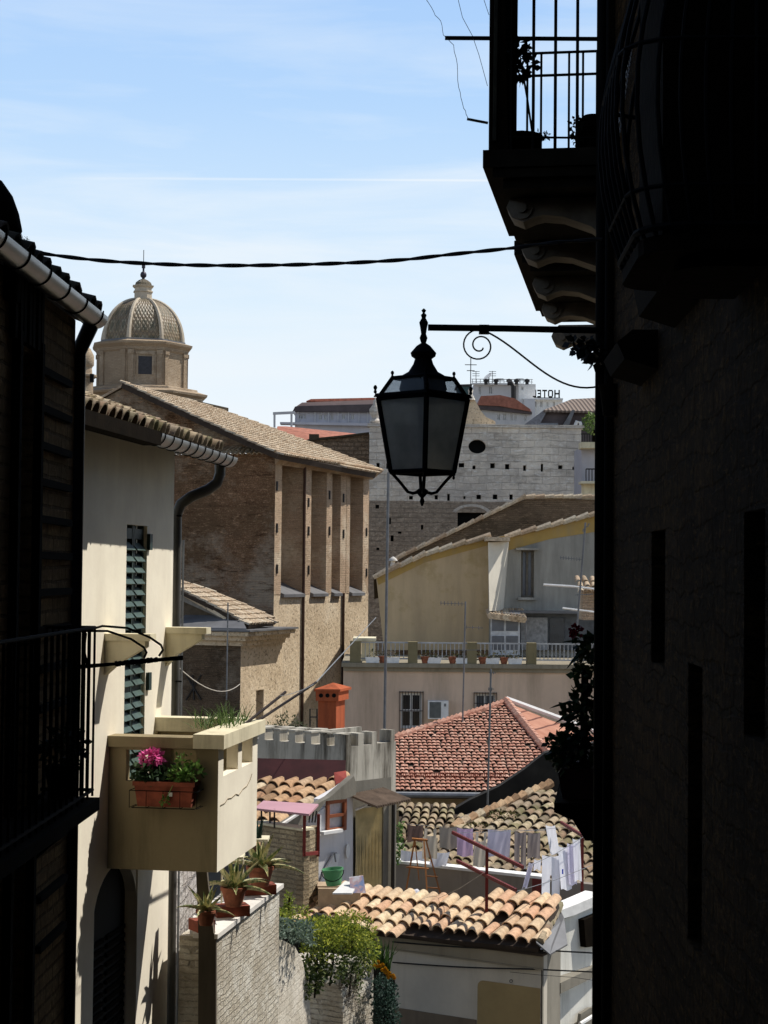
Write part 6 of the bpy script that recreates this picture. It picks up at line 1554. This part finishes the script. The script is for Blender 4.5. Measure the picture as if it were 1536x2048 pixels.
# ================================================================== FOREGROUND TILED HOUSE
root=T('tiled_outbuilding',P(930,1950,24),'low plastered outbuilding with bright curved clay tile roof and ochre patch','outbuilding')
Ea=P(790,1862,24.05); Eb=P(1078,1890,22.95); Eb=V((Eb.x,Eb.y,Ea.z)); Ct=P(930,1800,24.62)
Nf=((Eb-Ea).cross(Ct-Ea)).normalized(); Uf=(Eb-Ea).normalized(); Vf=Nf.cross(Uf); 
if Nf.z<0: Nf=-Nf; 
Vf=Nf.cross(Uf)
pixroof('tile_roof',root,COPPOF,[(560,1838),(600,1812),(640,1790),(700,1778),(900,1792),(1118,1808),(1078,1893),(1076,1897),(900,1880),(790,1868),(650,1856),(560,1850)],Ea,Eb,Ct,.186,.31,.06,None,.092,seg=8)
# ridge row
m=MB(); a=hitp(628,1786,Ea,Nf); b=hitp(1112,1806,Ea,Nf); n_=22
FW=W(Ea-Uf*1.9,Eb+Uf*-.02)
FW=W(FW.o-FW.n*.12,FW.o-FW.n*.12+FW.d*(Eb-Ea).length+FW.d*1.9)
ze=Ea.z-.10
PLG=plaster('greige_plaster',(.64,.58,.48),(.2,.17,.13),.45,.8,.15)
m=MB(); FW.box(m,0,FW.len-.02,GZ,ze-.0,-.2,0); m.build('front_wall',PLG,root)
m=MB(); FW.box(m,0,FW.len+.02,ze-.17,ze-.0,.001,.035); FW.box(m,0,FW.len+.02,ze-.19,ze-.172,.001,.05); m.build('eaves_moulding',plaster('greige_moulding',(.34,.29,.21),(.15,.12,.08),.5,1),root)
m=MB(); FW.box(m,0,FW.len+.03,ze+.0,ze+.035,-.1,.07); m.build('dark_soffit',UNDER,root)
g=plaster('ochre_patch',(.42,.31,.15),(.3,.25,.15),.3,1.5,.1)
m=MB(); pts=[]
u0,u1,z0,z1=FW.pr(955,1968,1081,2100)
u1=min(u1,FW.len-.03); r_=.09
pts=[FW.pt(u0,z0,.004),FW.pt(u1,z0,.004),FW.pt(u1,z1,.004)]+[FW.pt(u0+r_-r_*math.sin(a),z1-r_+r_*math.cos(a),.004) for a in [math.pi/2*i/6 for i in range(7)]]
m.prism(pts,FW.n*.003); m.build('ochre_patch',g,root)
m=MB(); u0,u1,z0,z1=FW.pr(790,2027,953,2100); FW.box(m,0,u1,z0,z1,.003,.012); m.build('plinth',plaster('brown_plinth',(.22,.17,.12),(.1,.08,.06),.6,1.5,.3),root)
ecr=FW.pt(FW.len,0); SWl=W(ecr,ecr+V((.3,1,0)).normalized()*1.0)
m=MB(); SWl.face(m,0,1.3,GZ,ze+.02,[],0,.1); m.build('side_wall',GRC,root)
m=MB(); m.prism([P(1072,1884,22.9),P(1100,1908,22.8),P(1135,1888,23.3),P(1128,1835,24.1),P(1117,1812,24.6)],V((.0,0,-.02))); m.build('zinc_flashing',LEAD,root)
rv=MB(); a=P(1080,1884,22.95); b=P(1120,1812,24.55)
for k in range(6): rv.tube([a.lerp(b,k/6),a.lerp(b,(k+1.1)/6)+V((0,0,.02))],[.06,.05],6)
rv.build('verge_tiles',COPPOM,root,True)
t=T('wall_hook',P(1023,1963,23),'small iron ring hook on the outbuilding wall above the ochre patch','hook')
m=MB(); q=FW.hit(1022,1962,.02); m.tube([q+V((math.cos(a)*.02,-.01,math.sin(a)*.02)) for a in [2*math.pi*i/10 for i in range(11)]],.004,5); m.build('ring',BLACK,t)
for (y0,y1,lb) in ((1884,1905,'black cable running under the tiled eaves to the right wall'),(1925,1943,'second black cable sagging across the outbuilding wall below the first')):
    m=MB(); pts=[FW.hit(x,y0+(y1-y0)*(x-790)/400+6*math.sin((x-790)/290*math.pi)*.5,.06) for x in range(785,1085,30)]+[P(1190,y1+1,22.8)]; m.tube(pts,.011,5); solo(m,'wall_cable',WIRE,lb,'cable')
m=MB(); m.tube([FW.hit(1020,1944,.07),P(1080,1950,22.9),P(1150,1955,22.8),P(1195,1962,22.8)],.004,4); solo(m,'loose_wire',WIRE,'thin loose wire drooping from the lower cable toward the right','wire')
# pale wall on the right
root=T('whitewashed_yard_wall',P(1140,1950,24),'sunlit whitewashed yard wall with sloping coping beside the dark drainpipe','wall')
YW=W(P(1082,1950,24.3),P(1205,1950,25.6))
WW_=plaster('stained_whitewash',(.85,.83,.75),(.25,.24,.18),.55,1.2,.2)
m=MB(); YW.ppoly(m,[(1075,2200),(1082,1905),(1115,1890),(1120,1843),(1150,1828),(1205,1802),(1205,2200)],0,.2); m.build('wall',WW_,root)
m=MB(); YW.ppoly(m,[(1117,1840),(1117,1822),(1150,1810),(1205,1786),(1205,1806),(1150,1830)],.08,.3); m.build('coping',WHITE,root)
m=MB(); YW.ppoly(m,[(1158,2060),(1162,2028),(1180,2016),(1205,2012),(1205,2060)],.1,.05); m.build('arch_hollow',GRC,root)
m=MB(); m.tube([YW.hit(1160,2048,.2),YW.hit(1205,2020,.2)],.03,6); m.build('handrail',WHITE,root)
m=MB(); YW.ppoly(m,[(1172,1895),(1168,1840),(1205,1825),(1205,1890)],.1,.12); m.build('dark_plate',DTRIM,root)  # near-black plate on the wall face
# ================================================================== LOWER LEFT WALLS
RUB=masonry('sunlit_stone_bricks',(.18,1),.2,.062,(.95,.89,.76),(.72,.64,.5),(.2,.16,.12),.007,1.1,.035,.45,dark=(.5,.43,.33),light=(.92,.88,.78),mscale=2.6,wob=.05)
root=T('garden_wall',P(480,1950,16.5),'rough sunlit stone brick wall with pale slab top carrying agave pots','wall')
a=P(431,1866,15.8); b=P(559,1768,18.3); b=V((b.x,b.y,a.z)); zs_=a.z
GW=W(a,b)
m=MB(); GW.box(m,0.02,GW.len,GZ,zs_-.045,-.35,0); 
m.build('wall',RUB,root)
m=MB(); m.prism([GW.pt(-.05,zs_,.035),GW.pt(GW.len+.05,zs_,.035),GW.pt(GW.len+.05,zs_,-.5),GW.pt(.7,zs_,-.42),GW.pt(-.05,zs_,-.2)],V((0,0,-.044))); m.build('slab_top',plaster('white_slab',(.74,.70,.64),(.4,.35,.3),.3,1.5,.1),root)
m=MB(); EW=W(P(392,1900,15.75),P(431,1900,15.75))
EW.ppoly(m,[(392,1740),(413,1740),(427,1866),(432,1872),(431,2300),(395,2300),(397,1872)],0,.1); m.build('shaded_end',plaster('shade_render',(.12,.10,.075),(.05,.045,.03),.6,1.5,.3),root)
t=T('rubble_wall_strip',P(370,1900,17),'narrow strip of rough whitish rubble wall beside the lower drainpipe','wall')
RW2=W(P(338,1900,16.6),P(404,1900,18.6)); m=MB(); RW2.face(m,-.2,RW2.len,GZ,RW2.sz(370,1700)[1],[],0,.1)
m.build('wall',masonry('whitish_rubble',(.3,1),.22,.14,(.85,.8,.75),(.7,.64,.6),(.3,.26,.22),.015,1.2,.05,.4,dark=(.45,.4,.36),light=(.85,.82,.78),mscale=2,wob=.06),t)
# plaster spur, dark cavity and ruined pillar
root=T('ruined_wall',P(600,1960,19),'crumbling plastered spur and rough stone pillar either side of a black cavity','wall')
W1=W(P(545,1950,18.5),P(623,1950,20.3)); m=MB(); W1.ppoly(m,[(545,2300),(549,1878),(565,1880),(590,1893),(606,1925),(618,1985),(622,2040),(622,2300)],0,1.6)
m.build('plaster_spur',masonry('crumbling_plaster',(.4,1),.22,.09,(.82,.75,.62),(.7,.63,.52),(.5,.44,.35),.005,.8,.03,.5,dark=(.5,.44,.35),light=(.8,.74,.64),mscale=2.5),root)
W2_=W(P(684,1950,20.8),P(747,1950,21.6)); m=MB(); W2_.ppoly(m,[(684,2300),(686,2000),(676,1970),(690,1935),(708,1922),(735,1915),(747,1925),(745,2300)],0,.8); m.build('stone_pillar',RUB,root)
m=MB(); W3_=W(P(560,1900,21.9),P(800,1900,22.3)); W3_.ppoly(m,[(560,2300),(560,1880),(640,1830),(740,1860),(790,1960),(790,2300)],0,.2); m.build('cavity_back',plain('cavity_black',(.012,.011,.009),1),root)
# planting
def shrub(name,label,cat,parts,leafm,n_stem=3,group=None,bx=None):
    x,y,Y=parts[0][:3]; t=T(name,P(x,y,Y)-V((0,0,.2)),label,cat,group); m=MB()
    for (x,y,Y,rx,ry,rz,n,sz,asp) in parts: m.cloud(P(x,y,Y),(rx,ry,rz),n,sz,asp=asp,shell=.25)
    m.build('foliage',leafm,t); m=MB()
    for (x,y,Y,rx,ry,rz,n,sz,asp) in parts[:n_stem]: 
        p=P(x,y,Y); m.tube([p-V((0,0,rz*1.1)),p+V((rx*.2,0,rz*.2))],.012,5)
    m.build('stem',DTRIM,t); return t
GY=leafmat('broom_leaf',(.19,.25,.035),(.58,.58,.08),.5); GD=leafmat('dark_ivy_leaf',(.06,.1,.025),(.24,.27,.08),.35); GB_=leafmat('succulent_leaf',(.12,.18,.13),(.32,.40,.33)); BT=leafmat('blue_green_leaf',(.03,.07,.05),(.1,.16,.13)); YG=leafmat('yellow_green_leaf',(.22,.3,.03),(.5,.52,.08))
shrub('flowering_broom','bushy yellow green shrub spilling over the ruined wall below the tiled roof','shrub',[(655,1862,20.6,.40,.4,.16,2000,.04,.4),(700,1862,20.8,.32,.35,.24,1800,.042,.4),(618,1852,20.4,.28,.3,.1,600,.04,.4),(735,1900,21.2,.16,.25,.24,700,.04,.45),(640,1890,20.3,.24,.3,.2,600,.045,.4)],GY)
shrub('trailing_ivy','dark trailing ivy hanging over the black cavity beneath the yellow green shrub','ivy',[(630,1930,20.2,.14,.15,.35,700,.045,.7),(660,1925,20.4,.22,.15,.25,500,.045,.7),(700,1935,20.7,.15,.15,.22,420,.04,.7),(612,1960,20.0,.07,.1,.22,200,.04,.7),(725,1925,20.9,.12,.1,.2,260,.04,.7),(716,1975,20.7,.06,.08,.2,150,.03,.7)],GD)
shrub('dry_creeper','dry pale twiggy creeper clinging to the rough stone pillar','creeper',[(698,1965,20.7,.12,.08,.15,330,.035,.35),(705,2000,20.7,.1,.08,.15,200,.035,.35)],leafmat('dry_twig_leaf',(.3,.25,.2),(.5,.45,.38)),1)
st=T('succulent_mat',P(585,1870,18.9),'dense mat of grey green finger leaved succulents on top of the plaster spur','succulent'); m=MB()
for k in range(420):
    x=rng.uniform(548,625); y=1845+rng.uniform(-12,28)+(x-550)*.22; c=P(x,y,rng.uniform(18.6,19.6)); m.blade(c,V((rng.gauss(.2,.5),-.6,rng.gauss(.3,.5))),rng.uniform(.07,.13),.022,.9,3,.3)
m.build('leaves',GB_,st)
shrub('young_broom_spike','small upright yellow green flowering spike at the left end of the tiled roof','plant',[(577,1800,20,.05,.05,.12,150,.03,.6),(572,1830,20,.09,.08,.08,120,.035,.6)],YG,1)
shrub('wall_top_bush','low olive green bush between the slab top and the succulents','bush',[(560,1832,19.2,.13,.15,.08,260,.035,.5),(590,1822,20,.2,.15,.07,260,.035,.5)],GY,1)
sp=T('spiky_iris',P(772,1930,21.8),'upright spiky iris leaves against the outbuilding wall','iris'); m=MB()
for k in range(30): c=P(768+rng.uniform(-12,12),1940,21.6); m.blade(c,V((rng.gauss(.1,.35),rng.gauss(-.1,.2),1)),rng.uniform(.25,.48),.03,.25,5)
m.build('blades',leafmat('iris_leaf',(.06,.13,.03),(.14,.24,.07)),sp)
of=T('orange_marigolds',P(770,1945,21.4),'cluster of bright orange yellow flowers above the blue green shrub','flower'); m=MB()
for k in range(16):
    c=P(752+k*2.4+rng.uniform(-4,4),1925+k*1.9+rng.uniform(-6,7),21.2)
    for j in range(9): a=j*.7; m.leaf(c,V((math.cos(a),-.5,math.sin(a))),V((0,-1,0)),.032,.022)
m.build('petals',leafmat('orange_petal',(.75,.33,.01),(.85,.5,.02)),of)
m=MB()
for k in range(5): x=755+k*8; m.tube([P(x,1932+k*5,21.25),P(x,1975,21.3)],.004,4)
m.build('stem',BT,of)
shrub('blue_green_shrub','dense blue green shrub hugging the left edge of the outbuilding','shrub',[(768,1990,21.3,.17,.2,.26,1100,.035,.6),(772,2035,21.2,.18,.2,.3,1000,.035,.6),(765,2080,21.2,.18,.2,.2,300,.035,.6)],BT)
# agaves in terracotta
AG=G('variegated_agave'); gi=AG.n('ShaderNodeNewGeometry'); 
AGM=AG.fin(AG.mix(AG.ramp(AG.noise(28,stretch=(1,1,.4)),[(.44,0),(.52,1)]),(.12,.18,.07),(.55,.5,.26)),.5)
def agave(px,py,Y,s,seed,label,pot=True,n=15,group='variegated agaves in clay pots on the slab'):
    r_=random.Random(seed); t=T('potted_agave',P(px,py,Y),label,'agave',group); c=P(px,py,Y)
    if pot:
        m=MB(); m.lathe(c,[(.09*s,0),(.135*s,.17*s),(.15*s,.175*s),(.15*s,.21*s),(.13*s,.212*s),(.12*s,.17*s)],20); m.build('pot',TERRA,t,True)
        m=MB(); m.lathe(c,[(.118*s,.165*s),(.11*s,.18*s)],12); m.build('soil',UNDER,t)
    m=MB()
    for k in range(n):
        a=k*2.4+r_.uniform(-.3,.3); el=.25+1.1*(k/n); d=V((math.cos(a)*math.cos(el),math.sin(a)*math.cos(el),math.sin(el)))
        m.blade(c+V((0,0,.18*s)),d,s*r_.uniform(.36,.56)*(1-.25*k/n),.085*s,.9 if k<n/2 else .2,8,.3)
    m.build('leaves',AGM,t); return t
def GWp(px,py,off=-.2): 
    p=hitp(px,py,V((0,0,zs_)),Z3); return p
def traybox(pa,pb,h,label):
    t=T('clay_tray',pa,label,'tray','long clay trays under the agave pots'); m=MB(); d=pb-pa; s=V((-d.y,d.x,0)).normalized()*.2
    m.box(pa,d,s,V((0,0,h))); m.build('tray',REDB,t)
p1=GWp(437,1836); p2=GWp(500,1832)
for (x0,y0,x1,y1,lb) in ((434,1836,500,1832,'long clay tray under the middle agave pot'),(490,1792,553,1789,'long clay tray under the far agave pot'),(396,1866,430,1862,'short end of a clay tray at the near corner of the slab')):
    traybox(hitp(x0,y0,V((0,0,zs_+.002)),Z3),hitp(x1,y1,V((0,0,zs_+.002)),Z3),.10,lb)
q=hitp(466,1828,V((0,0,zs_+.104)),Z3); 
def place(px,py,zz_): return hitp(px,py,V((0,0,zz_)),Z3)
def ag_at(px,py,s,seed,lb): 
    p=place(px,py,zs_+.104); x,y=proj(p); return agave(x,y,p.y,s,seed,lb)
ag_at(467,1812,.88,3,'variegated agave in the middle clay pot nearest the balcony corner')
ag_at(520,1772,.98,5,'largest variegated agave with far reaching yellow edged leaves in the far clay pot')
ag_at(412,1850,.65,9,'cropped agave at the near end of the slab with a leaf lying over its tray')
t=T('shelf_cactus',P(517,1680,19.5),'upright blue green spiky plant standing on a small shelf behind the agaves','plant')
m=MB(); p=P(502,1684,19.2); m.box(p,(.19,0,0),(0,.3,0),(0,0,.03)); m.build('shelf',CAPCR,t)
m=MB()
for k in range(14): m.blade(P(517+rng.uniform(-6,6),1680,19.3),V((rng.gauss(0,.22),rng.gauss(0,.2),1)),rng.uniform(.12,.26),.03,.15,5,.3)
m.build('leaves',BT,t)
t=T('shelf_bracket_stand',P(460,1725,17.5),'thin dark metal plant stand shelf beside the balcony side wall','stand')
m=MB(); p=P(444,1722,16.9); m.box(p,(.20,.1,0),(0,.25,0),(0,0,.025)); m.tube([p,p-V((0,0,.5))],.01,5); m.tube([p+V((.2,.1,0)),p+V((.2,.1,-.5))],.01,5); m.build('shelf',CAPCR,t)
m=MB(); m.box(V((-6,23,GZ)),(7.2,0,0),(0,3,0),(0,0,3.0)); 
# ================================================================== AERIALS
def mast(px0,y0,px1,y1,Y,r,label,els=(),name='aerial_mast'):
    t=T(name,P(px1,y1,Y),label,'antenna'); m=MB(); m.tube([P(px0,y0,Y),P(px1,y1,Y)],r,6); m.build('mast',MASTM,t)
    for (x0,ya,x1,yb,n,h) in els:
        m=MB(); a=P(x0,ya,Y); b=P(x1,yb,Y); m.tube([a,b],r*.5,4)
        for k in range(n):
            q=a.lerp(b,(k+.3)/n); m.tube([q-V((0,0,h)),q+V((0,0,h))],r*.45,3)
        m.build('aerial',MASTM,t)
    return t
mast(777,945,769,1462,40,.034,'tall slim pale mast crossing in front of the church and ochre house',[])
mast(931,1203,922,1588,40,.02,'dark aerial mast with short side arms rising from the red roof',[(880,1206,929,1208,7,.05),(930,1254,966,1256,3,.04),(895,1300,960,1300,2,.01)])
mast(982,1338,974,1655,33,.02,'dark aerial mast standing on the mossy roof right of centre',[(978,1345,992,1346,2,.03),(976,1378,988,1378,2,.03)])
mast(1171,1045,1148,1330,45,.025,'aerial mast with rows of small elements near the dark drainpipe',[(1120,1115,1163,1119,8,.05),(1165,1062,1180,1047,3,.05),(1150,1190,1186,1188,2,.02)])
mast(456,1205,453,1400,45,.02,'thin aerial mast in front of the shaded annex',[])
m=MB(); m.tube([P(1087,1169,46),P(1150,1173,46)],.035,5); m.tube([P(1150,1173,46),P(1190,1178,46)],.03,5); solo(m,'white_boom',WHITE,'pale horizontal boom aerial in front of the grey wall','antenna')
m=MB(); m.tube([P(1125,1216,46),P(1190,1224,46)],.03,5); solo(m,'white_boom',WHITE,'second pale boom lower down beside the little tiled chimney','antenna')
# unseen added wings above keep the alley in shade
